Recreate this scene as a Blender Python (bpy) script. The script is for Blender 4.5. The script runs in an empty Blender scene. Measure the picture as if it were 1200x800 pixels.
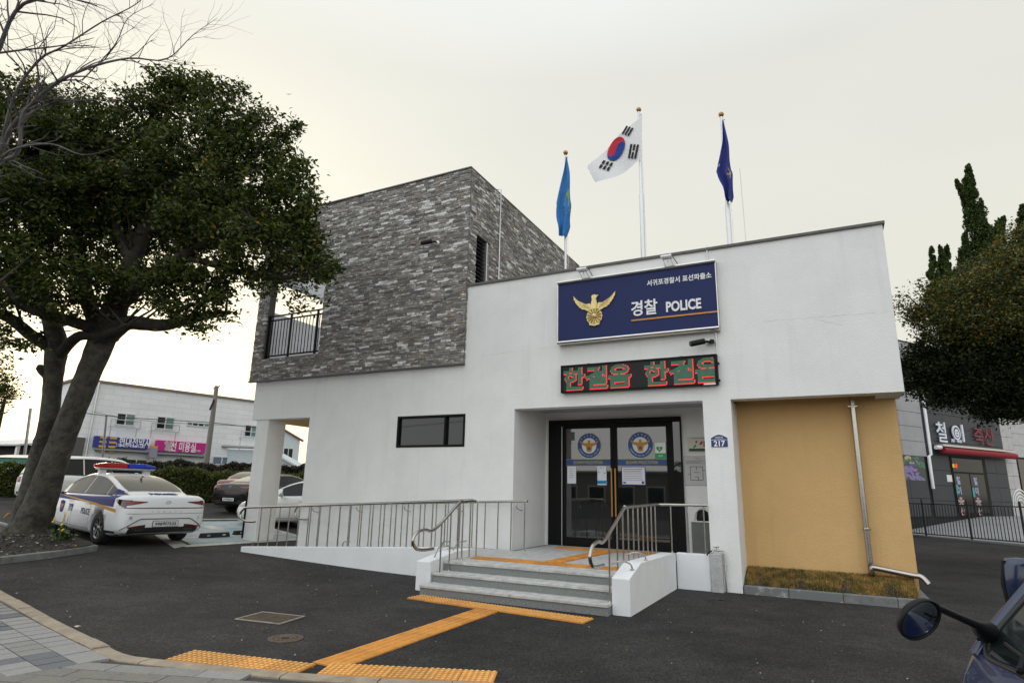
import bpy, bmesh, math, random
import numpy as np
from mathutils import Vector, Matrix, noise
from mathutils.bvhtree import BVHTree
from mathutils.geometry import tessellate_polygon
R = math.radians
S = bpy.context.scene
COL = S.collection
random.seed(7)
rng = np.random.default_rng(7)

# ------------------------------------------------------------------ camera
CAM = Vector((2.4542, -10.9951, 1.55))
AX = Vector((0.8912271, 0.4530927, 0.0205230))      # right
AY = Vector((0.0896040, -0.2202461, 0.9713201))     # up
AF = Vector((-0.4446182, 0.8638279, 0.2368882))     # forward
cd = bpy.data.cameras.new('camera'); cam = bpy.data.objects.new('camera', cd); COL.objects.link(cam)
cam.matrix_world = Matrix(((AX.x, AY.x, -AF.x, CAM.x), (AX.y, AY.y, -AF.y, CAM.y), (AX.z, AY.z, -AF.z, CAM.z), (0, 0, 0, 1)))
cd.sensor_width = 36; cd.lens = 21.297; cd.clip_start = .05; cd.clip_end = 6000
S.camera = cam

# ------------------------------------------------------------------ sky and sun (hazy, near sunset, sun low behind the left trees)
SUN_AZ = (-0.886, 0.463); SUN_EL = R(9)
w = bpy.data.worlds.new('World'); S.world = w; w.use_nodes = True
N = w.node_tree.nodes; LK = w.node_tree.links; N.clear()
out = N.new('ShaderNodeOutputWorld'); bg = N.new('ShaderNodeBackground')
sky = N.new('ShaderNodeTexSky'); sky.sky_type = 'NISHITA'; sky.sun_disc = False
sky.sun_elevation = SUN_EL; sky.sun_rotation = math.atan2(SUN_AZ[0], SUN_AZ[1]); sky.air_density = 1; sky.dust_density = 3
bs = N.new('ShaderNodeVectorMath'); bs.operation = 'SCALE'; bs.inputs[3].default_value = .10
LK.new(sky.outputs[0], bs.inputs[0])
tc = N.new('ShaderNodeTexCoord'); sx = N.new('ShaderNodeSeparateXYZ'); LK.new(tc.outputs['Generated'], sx.inputs[0])
rp = N.new('ShaderNodeValToRGB'); LK.new(sx.outputs[2], rp.inputs[0])
e = rp.color_ramp.elements
e[0].position = 0.0; e[0].color = (1.02, .96, .79, 1)
e[1].position = 1.0; e[1].color = (1.30, 1.38, 1.46, 1)  # zenith, out of view, raised to add light on the facade
m_ = e.new(.22); m_.color = (.90, .88, .77, 1)
m_ = e.new(.60); m_.color = (.85, .85, .79, 1)
# thin cloud structure
mp = N.new('ShaderNodeMapping'); mp.inputs['Scale'].default_value = (1.2, 1.2, 4); LK.new(tc.outputs['Generated'], mp.inputs[0])
nz = N.new('ShaderNodeTexNoise'); nz.inputs['Scale'].default_value = 1.6; nz.inputs['Detail'].default_value = 4; LK.new(mp.outputs[0], nz.inputs[0])
mr = N.new('ShaderNodeMapRange'); mr.inputs[1].default_value = .3; mr.inputs[2].default_value = .7; mr.inputs[3].default_value = .985; mr.inputs[4].default_value = 1.03
LK.new(nz.outputs[0], mr.inputs[0])
cm = N.new('ShaderNodeVectorMath'); cm.operation = 'SCALE'; LK.new(rp.outputs[0], cm.inputs[0]); LK.new(mr.outputs[0], cm.inputs[3])
# glow of the veiled sun
dt = N.new('ShaderNodeVectorMath'); dt.operation = 'DOT_PRODUCT'; LK.new(tc.outputs['Generated'], dt.inputs[0])
dt.inputs[1].default_value = (SUN_AZ[0] * math.cos(SUN_EL), SUN_AZ[1] * math.cos(SUN_EL), math.sin(SUN_EL))
g1 = N.new('ShaderNodeMath'); g1.operation = 'MAXIMUM'; g1.inputs[1].default_value = 0; LK.new(dt.outputs['Value'], g1.inputs[0])
g2 = N.new('ShaderNodeMath'); g2.operation = 'POWER'; g2.inputs[1].default_value = 9; LK.new(g1.outputs[0], g2.inputs[0])
gs = N.new('ShaderNodeVectorMath'); gs.operation = 'SCALE'; gs.inputs[0].default_value = (.40, .33, .16); LK.new(g2.outputs[0], gs.inputs[3])
# unseen sky behind the camera: extra brighter, bluer light added to lift the facade
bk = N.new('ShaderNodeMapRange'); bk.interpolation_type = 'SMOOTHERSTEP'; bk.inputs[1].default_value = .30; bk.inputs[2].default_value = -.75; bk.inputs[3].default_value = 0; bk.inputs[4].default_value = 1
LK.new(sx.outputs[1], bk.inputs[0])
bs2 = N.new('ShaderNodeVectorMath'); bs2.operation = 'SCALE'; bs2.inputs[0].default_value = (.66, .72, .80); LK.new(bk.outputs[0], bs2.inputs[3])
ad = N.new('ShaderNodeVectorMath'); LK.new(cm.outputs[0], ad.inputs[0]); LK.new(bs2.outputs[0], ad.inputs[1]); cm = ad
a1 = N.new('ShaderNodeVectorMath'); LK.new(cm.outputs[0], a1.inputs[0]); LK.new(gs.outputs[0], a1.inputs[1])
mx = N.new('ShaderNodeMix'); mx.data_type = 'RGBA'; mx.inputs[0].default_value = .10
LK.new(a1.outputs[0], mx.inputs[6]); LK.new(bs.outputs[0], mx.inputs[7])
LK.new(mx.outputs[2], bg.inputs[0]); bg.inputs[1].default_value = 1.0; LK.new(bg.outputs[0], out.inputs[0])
sl = bpy.data.lights.new('sun', 'SUN'); sl.energy = .7; sl.angle = R(14); sl.color = (1, .86, .66)
so = bpy.data.objects.new('sun', sl); COL.objects.link(so)
so.rotation_euler = Vector((SUN_AZ[0] * math.cos(SUN_EL), SUN_AZ[1] * math.cos(SUN_EL), math.sin(SUN_EL))).to_track_quat('Z', 'Y').to_euler()
S.view_settings.view_transform = 'Standard'; S.view_settings.look = 'None'; S.view_settings.exposure = 0; S.view_settings.gamma = 1
S.cycles.max_bounces = 8; S.cycles.transparent_max_bounces = 24

# ------------------------------------------------------------------ helpers
def sp(t, w=.6): return t if t / w > 30 else w * math.log1p(math.exp(t / w))
def gz(x, y):
    return min(.037 * sp(-x - 5, .8), .95) + min(.012 * sp(y - 4), .6)
def W(u, v, t):
    """point seen at (u, v) in the photograph, t metres ahead"""
    return CAM + (AX * ((u - 600) / 709.89) + AY * (-(v - 400) / 709.89) + AF) * t
def V(*a): return Vector(a)
def srgb(h):
    h = h.lstrip('#'); c = [int(h[i:i + 2], 16) / 255 for i in (0, 2, 4)]
    return tuple(x / 12.92 if x < .04045 else ((x + .055) / 1.055) ** 2.4 for x in c)
MATS = {}
def mat(name, col=(.5, .5, .5), rough=.6, metal=0., var=0., vscale=4., bump=0., bscale=60., col2=None, thr=None, emit=0., coat=0., spec=.5, stretch=None, trans=0., alpha=1., detail=6):
    if name in MATS: return MATS[name]
    if isinstance(col, str): col = srgb(col)
    if isinstance(col2, str): col2 = srgb(col2)
    m = bpy.data.materials.new(name); m.use_nodes = True; n = m.node_tree.nodes; l = m.node_tree.links
    b = n['Principled BSDF']; b.inputs['Base Color'].default_value = (*col, 1); b.inputs['Roughness'].default_value = rough
    b.inputs['Metallic'].default_value = metal; b.inputs['Coat Weight'].default_value = coat; b.inputs['Coat Roughness'].default_value = .03
    b.inputs['Specular IOR Level'].default_value = spec; b.inputs['Transmission Weight'].default_value = trans; b.inputs['Alpha'].default_value = alpha
    if emit: b.inputs['Emission Color'].default_value = (*col, 1); b.inputs['Emission Strength'].default_value = emit
    if var or col2 or bump:
        t = n.new('ShaderNodeTexCoord'); src = t.outputs['Object']
        if stretch:
            mp = n.new('ShaderNodeMapping'); mp.inputs['Scale'].default_value = stretch; l.new(src, mp.inputs[0]); src = mp.outputs[0]
    if var or col2:
        z = n.new('ShaderNodeTexNoise'); z.inputs['Scale'].default_value = vscale; z.inputs['Detail'].default_value = detail; z.inputs['Roughness'].default_value = .65; l.new(src, z.inputs[0])
        r = n.new('ShaderNodeValToRGB'); l.new(z.outputs[0], r.inputs[0])
        lo, hi = thr or (.3, .7)
        r.color_ramp.elements[0].position = lo; r.color_ramp.elements[1].position = hi
        ca = tuple(c * (1 - var) for c in col); cb = col2 if col2 else tuple(min(1, c * (1 + var)) for c in col)
        r.color_ramp.elements[0].color = (*ca, 1); r.color_ramp.elements[1].color = (*cb, 1)
        l.new(r.outputs[0], b.inputs['Base Color'])
    if bump:
        z = n.new('ShaderNodeTexNoise'); z.inputs['Scale'].default_value = bscale; z.inputs['Detail'].default_value = 4; l.new(src, z.inputs[0])
        q = n.new('ShaderNodeBump'); q.inputs['Strength'].default_value = bump; q.inputs['Distance'].default_value = .02; l.new(z.outputs[0], q.inputs['Height']); l.new(q.outputs[0], b.inputs['Normal'])
    MATS[name] = m
    return m

def tag(o, label=None, cat=None, group=None, kind=None):
    if label: o['label'] = label
    if cat: o['category'] = cat
    if group: o['group'] = group
    if kind: o['kind'] = kind
    return o
def empty(name, loc=(0, 0, 0), rz=0, label=None, cat=None, group=None, parent=None):
    o = bpy.data.objects.new(name, None); COL.objects.link(o); o.location = loc; o.rotation_euler = (0, 0, rz); o.empty_display_size = .2
    if parent: o.parent = parent
    return tag(o, label, cat, group)
def children(o): return [c for c in list(COL.objects) if c.parent == o]
def copy_tree(o, parent=None):
    c = o.copy(); COL.objects.link(c); c.parent = parent
    for ch in list(o.children): copy_tree(ch, c)
    return c
def inst(mesh, name, parent, loc=(0, 0, 0), rot=(0, 0, 0), scale=(1, 1, 1)):
    o = bpy.data.objects.new(name, mesh); COL.objects.link(o); o.parent = parent; o.location = loc; o.rotation_euler = rot; o.scale = scale
    return o

class MB:
    def __init__(s): s.v = []; s.f = []; s.mi = []; s.mats = []; s.sm = []
    def m(s, mt):
        if mt is None: return 0
        if mt not in s.mats: s.mats.append(mt)
        return s.mats.index(mt)
    def add(s, vs, fs, mt=None, smooth=False):
        k = len(s.v); i = s.m(mt); s.v += [tuple(p) for p in vs]; s.f += [tuple(a + k for a in f) for f in fs]; s.mi += [i] * len(fs); s.sm += [smooth] * len(fs); return s
    def box(s, x0, x1, y0, y1, z0, z1, mt=None, M=None):
        vs = [Vector((x, y, z)) for z in (z0, z1) for y in (y0, y1) for x in (x0, x1)]
        if M: vs = [M @ p for p in vs]
        return s.add(vs, [(0, 2, 3, 1), (4, 5, 7, 6), (0, 1, 5, 4), (2, 6, 7, 3), (0, 4, 6, 2), (1, 3, 7, 5)], mt)
    def tube(s, pts, r, n=8, mt=None, caps=True, jit=0):
        pts = [Vector(p) for p in pts]; rs = r if isinstance(r, (list, tuple)) else [r] * len(pts)
        t0 = (pts[1] - pts[0]).normalized(); a = t0.orthogonal().normalized(); vs = []
        for i, p in enumerate(pts):
            t = (pts[min(i + 1, len(pts) - 1)] - pts[max(i - 1, 0)]).normalized()
            a = (a - t * a.dot(t)); a = a.normalized() if a.length > 1e-6 else t.orthogonal().normalized(); b = t.cross(a)
            for k in range(n):
                th = 2 * math.pi * k / n; rr = rs[i] * (1 + (random.uniform(-jit, jit) if jit else 0)); vs.append(p + a * (math.cos(th) * rr) + b * (math.sin(th) * rr))
        fs = [(i * n + k, i * n + (k + 1) % n, (i + 1) * n + (k + 1) % n, (i + 1) * n + k) for i in range(len(pts) - 1) for k in range(n)]
        s.add(vs, fs, mt, True)
        if caps: s.add(vs[:n], [tuple(range(n))[::-1]], mt); s.add(vs[-n:], [tuple(range(n))], mt)
        return s
    def lathe(s, prof, n=24, mt=None, M=None, smooth=True, caps=True):
        """prof: (radius, height) pairs about local z"""
        vs = [Vector((r * math.cos(2 * math.pi * k / n), r * math.sin(2 * math.pi * k / n), h)) for r, h in prof for k in range(n)]
        if M: vs = [M @ p for p in vs]
        fs = [(i * n + k, i * n + (k + 1) % n, (i + 1) * n + (k + 1) % n, (i + 1) * n + k) for i in range(len(prof) - 1) for k in range(n)]
        s.add(vs, fs, mt, smooth)
        if caps and prof[0][0] > 1e-5: s.add(vs[:n], [tuple(range(n))[::-1]], mt)
        if caps and prof[-1][0] > 1e-5: s.add(vs[-n:], [tuple(range(n))], mt)
        return s
    def prism(s, poly, h0, h1, fn, mt=None, sides=True):
        """poly 2-d, fn(a, b, h) -> 3-d; h1 is the seen face"""
        n = len(poly); bot = [fn(a, b, h0) for a, b in poly]; top = [fn(a, b, h1) for a, b in poly]
        tr = tessellate_polygon([[Vector((a, b, 0)) for a, b in poly]])
        s.add(top, tr, mt)
        if sides: s.add(bot + top, [(i, (i + 1) % n, n + (i + 1) % n, n + i) for i in range(n)] + [tuple(a for a in t[::-1]) for t in tr], mt)
        return s
    def grid(s, fn, nu, nv, mt=None, smooth=True):
        vs = [fn(i / nu, j / nv) for j in range(nv + 1) for i in range(nu + 1)]
        fs = [(j * (nu + 1) + i, j * (nu + 1) + i + 1, (j + 1) * (nu + 1) + i + 1, (j + 1) * (nu + 1) + i) for j in range(nv) for i in range(nu)]
        return s.add(vs, fs, mt, smooth)
    def text(s, body, size, mt, o, xd, yd, ext=.004, align='CENTER', bold=0., width=None, lift=.002):
        k = (body, bold, ext / size)
        if k not in TXT:
            c = bpy.data.curves.new('lettering', 'FONT'); c.body = body; c.size = 1; c.offset = bold; c.extrude = 0; c.resolution_u = 3
            c.align_x = 'LEFT'; t = bpy.data.objects.new('lettering', c); COL.objects.link(t)
            me = bpy.data.meshes.new_from_object(t.evaluated_get(bpy.context.evaluated_depsgraph_get()))
            TXT[k] = ([v.co.copy() for v in me.vertices], [tuple(p.vertices) for p in me.polygons], [tuple(e.vertices) for e in me.edges])
            bpy.data.objects.remove(t); bpy.data.curves.remove(c); bpy.data.meshes.remove(me)
        vs, fs, es = TXT[k]
        if not vs: return s
        x0 = min(v.x for v in vs); x1 = max(v.x for v in vs); y0 = min(v.y for v in vs); y1 = max(v.y for v in vs)
        sx = width / (x1 - x0) if width else size; sy = size / (y1 - y0) if width else size
        cx = (x0 + x1) / 2 if align == 'CENTER' else x0; cy = (y0 + y1) / 2
        o = Vector(o); xd = Vector(xd).normalized(); yd = Vector(yd).normalized(); nd = xd.cross(yd)
        P = lambda v, h: o + xd * ((v.x - cx) * sx) + yd * ((v.y - cy) * sy) + nd * h
        s.add([P(v, lift + ext) for v in vs], fs, mt)
        if ext > .003:
            cnt = {}
            for f in fs:
                for a, b in zip(f, f[1:] + f[:1]): cnt[(a, b)] = 1
            bd = [(a, b) for (a, b) in cnt if (b, a) not in cnt]
            k2 = len(vs); s.add([P(v, lift + ext) for v in vs] + [P(v, 0) for v in vs], [(b, a, a + k2, b + k2) for a, b in bd], mt)
        return s
    def build(s, name, mt=None, parent=None, bevel=0, auto=True, loc=None):
        me = bpy.data.meshes.new(name); me.from_pydata(s.v, [], s.f)
        ms = s.mats or ([mt] if mt else [])
        if mt and s.mats and mt is not s.mats[0]: pass
        for x in ms: me.materials.append(x)
        me.polygons.foreach_set('material_index', s.mi); me.polygons.foreach_set('use_smooth', s.sm); me.update()
        o = bpy.data.objects.new(name, me); COL.objects.link(o)
        if parent: o.parent = parent
        if loc is not None: o.location = loc
        if bevel:
            b = o.modifiers.new('bevel', 'BEVEL'); b.width = bevel; b.segments = 2; b.limit_method = 'ANGLE'; b.angle_limit = R(40)
        return o
TXT = {}
def one(fn, *a, **k): return getattr(MB(), fn)(*a, **k)
def bez(pts, n=8):
    """Catmull-Rom through points"""
    pts = [Vector(p) for p in pts]; o = []
    for i in range(len(pts) - 1):
        p0 = pts[max(i - 1, 0)]; p1 = pts[i]; p2 = pts[i + 1]; p3 = pts[min(i + 2, len(pts) - 1)]
        for k in range(n):
            t = k / n; o.append(.5 * ((2 * p1) + (p2 - p0) * t + (2 * p0 - 5 * p1 + 4 * p2 - p3) * t * t + (3 * p1 - p0 - 3 * p2 + p3) * t ** 3))
    o.append(pts[-1]); return o
def front(x, z, h): return Vector((x, -h, z))     # facade plane, h out of the wall
def circle(cx, cy, r, n=24, r2=None): return [(cx + r * math.cos(2 * math.pi * k / n), cy + (r2 or r) * math.sin(2 * math.pi * k / n)) for k in range(n)]

# ------------------------------------------------------------------ materials
def weathered(name, col, bump, bscale, amt):
    m = mat(name, col, .85, var=.045, vscale=1.3, bump=bump, bscale=bscale); n = m.node_tree.nodes; l = m.node_tree.links; b = n['Principled BSDF']
    src = b.inputs['Base Color'].links[0].from_socket; t = n.new('ShaderNodeTexCoord')
    def layer(src, sc, s, det, lo, hi, dark):
        mp = n.new('ShaderNodeMapping'); mp.inputs['Scale'].default_value = sc; l.new(t.outputs['Object'], mp.inputs[0])
        z = n.new('ShaderNodeTexNoise'); z.inputs['Scale'].default_value = s; z.inputs['Detail'].default_value = det; z.inputs['Roughness'].default_value = .7; l.new(mp.outputs[0], z.inputs[0])
        r = n.new('ShaderNodeMapRange'); r.inputs[1].default_value = lo; r.inputs[2].default_value = hi; r.inputs[3].default_value = dark; r.inputs[4].default_value = 1; l.new(z.outputs[0], r.inputs[0])
        v = n.new('ShaderNodeVectorMath'); v.operation = 'SCALE'; l.new(src, v.inputs[0]); l.new(r.outputs[0], v.inputs[3]); return v.outputs[0]
    s_ = layer(src, (1, 1, .07), 4.5, 5, .30, .46, 1 - amt); s_ = layer(s_, (1, 1, 1), .8, 8, .30, .52, 1 - amt * .8); s_ = layer(s_, (1, 1, 4), 9, 3, .28, .36, 1 - amt)
    l.new(s_, b.inputs['Base Color']); return m
stucco = weathered('white_stucco', (.775, .775, .765), .30, 42, .065)
stucco_warm = stucco
white_paint = mat('white_wall_paint', (.76, .77, .785), .7, var=.05, vscale=2.2, bump=.12, bscale=60)
yellow_st = weathered('ochre_stucco', (.63, .405, .175), .32, 42, .08)
cap_m = mat('roof_cap', (.11, .10, .095), .6, var=.2, vscale=9)
steel = mat('stainless_steel', (.44, .415, .385), .24, 1, var=.06, vscale=20)
alu = mat('aluminium', (.62, .62, .62), .35, .8)
black_frame = mat('black_frame', (.008, .008, .008), .5, spec=.12)
black = mat('black_plastic', (.010, .010, .011), .5, spec=.2)
rubber = mat('rubber', (.018, .018, .018), .8, var=.2, vscale=30)
navy = mat('navy_panel', (.012, .020, .095), .5, spec=.25, var=.03, vscale=1)
white_p = mat('white_plastic', (.8, .8, .8), .4)
orange = mat('orange_strip', srgb('#c98a2c'), .5)
gold = mat('gold_relief', (.72, .57, .25), .45, .55, var=.15, vscale=14, bump=.3, bscale=70)
paper = mat('paper', (.72, .73, .80), .7)
granite = mat('grey_granite', (.30, .315, .32), .7, var=.35, vscale=120, bump=.1, bscale=90, detail=2)
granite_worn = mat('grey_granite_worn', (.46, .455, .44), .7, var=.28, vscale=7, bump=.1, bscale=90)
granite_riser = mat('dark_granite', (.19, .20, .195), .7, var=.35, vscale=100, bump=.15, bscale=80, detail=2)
tactile_m = mat('yellow_tactile', srgb('#c8893a'), .6, var=.14, vscale=7)
tactile_old = mat('yellow_tactile_worn', srgb('#c0822f'), .6, var=.2, vscale=5)
def glass_dark(name, tint=(.01, .012, .013), a=.55, rough=.03):
    m = mat(name, tint, rough, spec=1.0, alpha=a, coat=1); m.node_tree.nodes['Principled BSDF'].inputs['Coat IOR'].default_value = 1.65; return m
# ------------------------------------------------------------------ asphalt ground
def asphalt():
    m = bpy.data.materials.new('asphalt'); m.use_nodes = True; n = m.node_tree.nodes; l = m.node_tree.links; b = n['Principled BSDF']
    t = n.new('ShaderNodeTexCoord')
    z1 = n.new('ShaderNodeTexNoise'); z1.inputs['Scale'].default_value = .45; z1.inputs['Detail'].default_value = 7; z1.inputs['Roughness'].default_value = .6; l.new(t.outputs['Object'], z1.inputs[0])
    r1 = n.new('ShaderNodeValToRGB'); l.new(z1.outputs[0], r1.inputs[0]); r1.color_ramp.elements[0].position = .36; r1.color_ramp.elements[1].position = .66
    r1.color_ramp.elements[0].color = (.0225, .0222, .0222, 1); r1.color_ramp.elements[1].color = (.041, .040, .0395, 1)
    z2 = n.new('ShaderNodeTexVoronoi'); z2.inputs['Scale'].default_value = 70; l.new(t.outputs['Object'], z2.inputs[0])
    r2 = n.new('ShaderNodeValToRGB'); l.new(z2.outputs['Color'], r2.inputs[0]); r2.color_ramp.elements[0].position = .2; r2.color_ramp.elements[1].position = .95
    r2.color_ramp.elements[0].color = (.64, .63, .64, 1); r2.color_ramp.elements[1].color = (1.95, 1.85, 1.8, 1)
    mx = n.new('ShaderNodeMix'); mx.data_type = 'RGBA'; mx.blend_type = 'MULTIPLY'; mx.inputs[0].default_value = 1; l.new(r1.outputs[0], mx.inputs[6]); l.new(r2.outputs[0], mx.inputs[7])
    z4 = n.new('ShaderNodeTexNoise'); z4.inputs['Scale'].default_value = 2.3; z4.inputs['Detail'].default_value = 8; z4.inputs['Roughness'].default_value = .7; l.new(t.outputs['Object'], z4.inputs[0])
    r4 = n.new('ShaderNodeMapRange'); r4.inputs[1].default_value = .32; r4.inputs[2].default_value = .62; r4.inputs[3].default_value = .72; r4.inputs[4].default_value = 1.12; l.new(z4.outputs[0], r4.inputs[0])
    v4 = n.new('ShaderNodeVectorMath'); v4.operation = 'SCALE'; l.new(mx.outputs[2], v4.inputs[0]); l.new(r4.outputs[0], v4.inputs[3])
    z3 = n.new('ShaderNodeTexNoise'); z3.inputs['Scale'].default_value = 11; z3.inputs['Detail'].default_value = 3; l.new(t.outputs['Object'], z3.inputs[0])
    r3 = n.new('ShaderNodeValToRGB'); l.new(z3.outputs[0], r3.inputs[0]); r3.color_ramp.elements[0].position = .70; r3.color_ramp.elements[1].position = .78
    r3.color_ramp.elements[0].color = (0, 0, 0, 1); r3.color_ramp.elements[1].color = (1, 1, 1, 1)
    m2 = n.new('ShaderNodeMix'); m2.data_type = 'RGBA'; l.new(r3.outputs[0], m2.inputs[0]); l.new(v4.outputs[0], m2.inputs[6]); m2.inputs[7].default_value = (.10, .098, .09, 1)
    l.new(m2.outputs[2], b.inputs['Base Color']); b.inputs['Roughness'].default_value = .85; b.inputs['Specular IOR Level'].default_value = .15
    bp = n.new('ShaderNodeBump'); bp.inputs['Strength'].default_value = .5; bp.inputs['Distance'].default_value = .008; l.new(z2.outputs['Distance'], bp.inputs['Height']); l.new(bp.outputs[0], b.inputs['Normal'])
    return m
asph = asphalt()
xs = [-2500, -900, -350, -150, -80, -55, -40] + [x * .5 - 32 for x in range(0, 90)] + [15, 20, 30, 50, 100, 300, 900, 2500]
ys = [-2500, -900, -300, -100, -50, -30, -20] + [y * .5 - 14 for y in range(0, 70)] + [24, 30, 40, 60, 100, 200, 500, 1200, 2500]
g = MB(); vs = [(x, y, gz(x, y)) for y in ys for x in xs]; nx = len(xs)
g.add(vs, [(j * nx + i, j * nx + i + 1, (j + 1) * nx + i + 1, (j + 1) * nx + i) for j in range(len(ys) - 1) for i in range(nx - 1)], asph, True)
tag(g.build('asphalt_ground'), kind='structure')

def sheet(name, quad, mt, off=.004, n=12, kind='structure', parent=None):
    """thin painted sheet lying on the ground; quad of xy corners"""
    q = [Vector((a, b)) for a, b in quad]
    def f(u, v):
        p = (q[0] * (1 - u) + q[1] * u) * (1 - v) + (q[3] * (1 - u) + q[2] * u) * v
        return (p.x, p.y, gz(p.x, p.y) + off)
    o = MB().grid(f, n, max(2, n // 3), mt).build(name, parent=parent)
    if kind: tag(o, kind=kind)
    return o

# ------------------------------------------------------------------ tactile paving
tactile_top = mat('yellow_tactile_worn_top', srgb('#dcb06c'), .55, var=.15, vscale=12)
def tile_mesh(kind):
    b = MB(); s = .146; mt = tactile_m if kind != 'dots_worn' else tactile_old
    b.box(-s, s, -s, s, -.004, .009, mt)
    if kind == 'bars':
        for i in range(4):
            x = (-1.5 + i) * .073
            b.add([(x - .018, -s + .012, .009), (x + .018, -s + .012, .009), (x + .011, -s + .018, .019), (x - .011, -s + .018, .019), (x - .018, s - .012, .009), (x + .018, s - .012, .009), (x + .011, s - .018, .019), (x - .011, s - .018, .019)],
                  [(0, 1, 2, 3), (7, 6, 5, 4), (3, 2, 6, 7), (0, 3, 7, 4), (1, 5, 6, 2)], mt)
    else:
        for i in range(6):
            for j in range(6):
                T_ = Matrix.Translation(((-2.5 + i) * .049, (-2.5 + j) * .049, 0)); b.lathe([(.018, .009), (.0155, .0165)], 8, mt, T_, caps=False); b.lathe([(.0155, .0165), (.008, .0185)], 8, tactile_top if mt is tactile_m else mt, T_)
    o = b.build('tactile_tile'); me = o.data; bpy.data.objects.remove(o); return me
TD, TB, TW = tile_mesh('dots'), tile_mesh('bars'), tile_mesh('dots_worn')
def alt(me, k):
    m = me.copy(); f_ = (.90, 1.10)[k]
    for i, q in enumerate(m.materials):
        nm = q.name + '_shade' + 'ab'[k]
        if nm in MATS: m.materials[i] = MATS[nm]; continue
        q2 = q.copy(); q2.name = nm; MATS[nm] = q2; m.materials[i] = q2
        for e_ in [n for n in q2.node_tree.nodes if n.type == 'VALTORGB'][0].color_ramp.elements: e_.color = (*[c * f_ for c in e_.color[:3]], 1)
    return m
ALT = {id(m): [m, alt(m, 0), alt(m, 1)] for m in (TD, TB, TW)}
def tile_run(name, label, p0, p1, n, me, z=None, sx=1., sy=1., skew=None, off=.004):
    t = empty(name, (0, 0, 0), 0, label, 'tactile paving')
    p0 = Vector(p0); p1 = Vector(p1); d = (p1 - p0); a = math.atan2(d.y, d.x); L = d.length / n
    for i in range(n):
        c = p0 + d * ((i + .5) / n)
        zz = gz(c.x, c.y) if z is None else z
        k = inst(random.choice(ALT[id(me)]), 'tactile_tile', t, (c.x, c.y, zz + off + random.uniform(0, .002)), (0, 0, a + random.uniform(-.004, .004)), (L / .297 * sx, sy, 1))
    return t
tile_run('tactile_strip', 'yellow dotted tactile strip on the asphalt in front of the granite steps', (-3.05, -3.23), (-.31, -3.42), 9, TD, sy=1.12)
tp = empty('tactile_path', (0, 0, 0), 0, 'yellow ribbed tactile path crossing the asphalt from kerb to steps', 'tactile paving')
for i in range(10):
    y = -3.68 - .295 * i
    inst(random.choice(ALT[id(TB)]), 'tactile_tile', tp, (-1.68 + .004 * i, y, gz(-1.7, y) + .004), (0, 0, random.uniform(-.006, .006)), (1.15, 1., 1))
tile_run('tactile_strip', 'yellow dotted tactile strip along the sidewalk kerb at the bottom', (-2.99, -6.94), (-1.70, -6.69), 4, TD, sy=1.2)
tile_run('tactile_strip', 'short yellow tactile strip nearest the camera, right of the ribbed path', (-1.58, -6.585), (-.19, -6.03), 5, TD, sy=1.15)
PZ = .42
tile_run('tactile_strip', 'worn yellow tactile strip along the top edge of the entrance steps', (-2.95, -1.70), (-.36, -1.72), 9, TW, PZ, sy=.95)
tile_run('tactile_path', 'worn yellow tactile path on the porch leading to the door', (-1.62, -1.50), (-1.47, .72), 8, TW, PZ, sy=.95)
tile_run('tactile_strip', 'worn yellow tactile strip just in front of the glass doors', (-2.55, .92), (-.25, .90), 8, TW, PZ, sy=.9)

# ------------------------------------------------------------------ sidewalk with kerb stones and pavers
kerb_tan = mat('tan_kerb_stone', (.31, .255, .19), .8, var=.25, vscale=6, bump=.3, bscale=50)
kerb_grey = mat('grey_kerb_stone', (.17, .175, .17), .85, var=.3, vscale=7, bump=.3, bscale=50)
pav = [mat('paver_light', (.285, .275, .265), .85, var=.22, vscale=14, bump=.3, bscale=70), mat('paver_mid', (.235, .23, .218), .85, var=.25, vscale=14, bump=.3, bscale=70),
       mat('paver_blue', (.135, .14, .155), .85, var=.22, vscale=14, bump=.3, bscale=70), mat('paver_brown', (.19, .175, .155), .85, var=.22, vscale=14, bump=.3, bscale=70)]
joint = mat('paver_joint', (.055, .053, .05), .95)
walk = sheet('sidewalk', [(-16, -9.6), (6, -7.6), (6, -30), (-16, -30)], joint, .002, 24)
bpy.data.objects.remove(walk)
outer = [(-10.2, -5.95), (-8.8, -6.17), (-7.415, -6.423), (-6.11, -6.667), (-4.953, -6.897), (-3.95, -7.09), (-3.35, -7.21), (-2.915, -7.14), (-1.553, -6.80), (-.1, -6.22), (1.4, -5.6), (3.2, -4.9)]
oc = [Vector((p.x, p.y)) for p in bez([(a, b, 0) for a, b in outer], 10)]
# cumulative arc
arc = [0]
for a, b in zip(oc, oc[1:]): arc.append(arc[-1] + (b - a).length)
def at_arc(s):
    for i in range(len(arc) - 1):
        if arc[i + 1] >= s:
            t = (s - arc[i]) / (arc[i + 1] - arc[i]); p = oc[i].lerp(oc[i + 1], t); d = (oc[i + 1] - oc[i]).normalized(); return p, d
    return oc[-1], (oc[-1] - oc[-2]).normalized()
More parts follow.
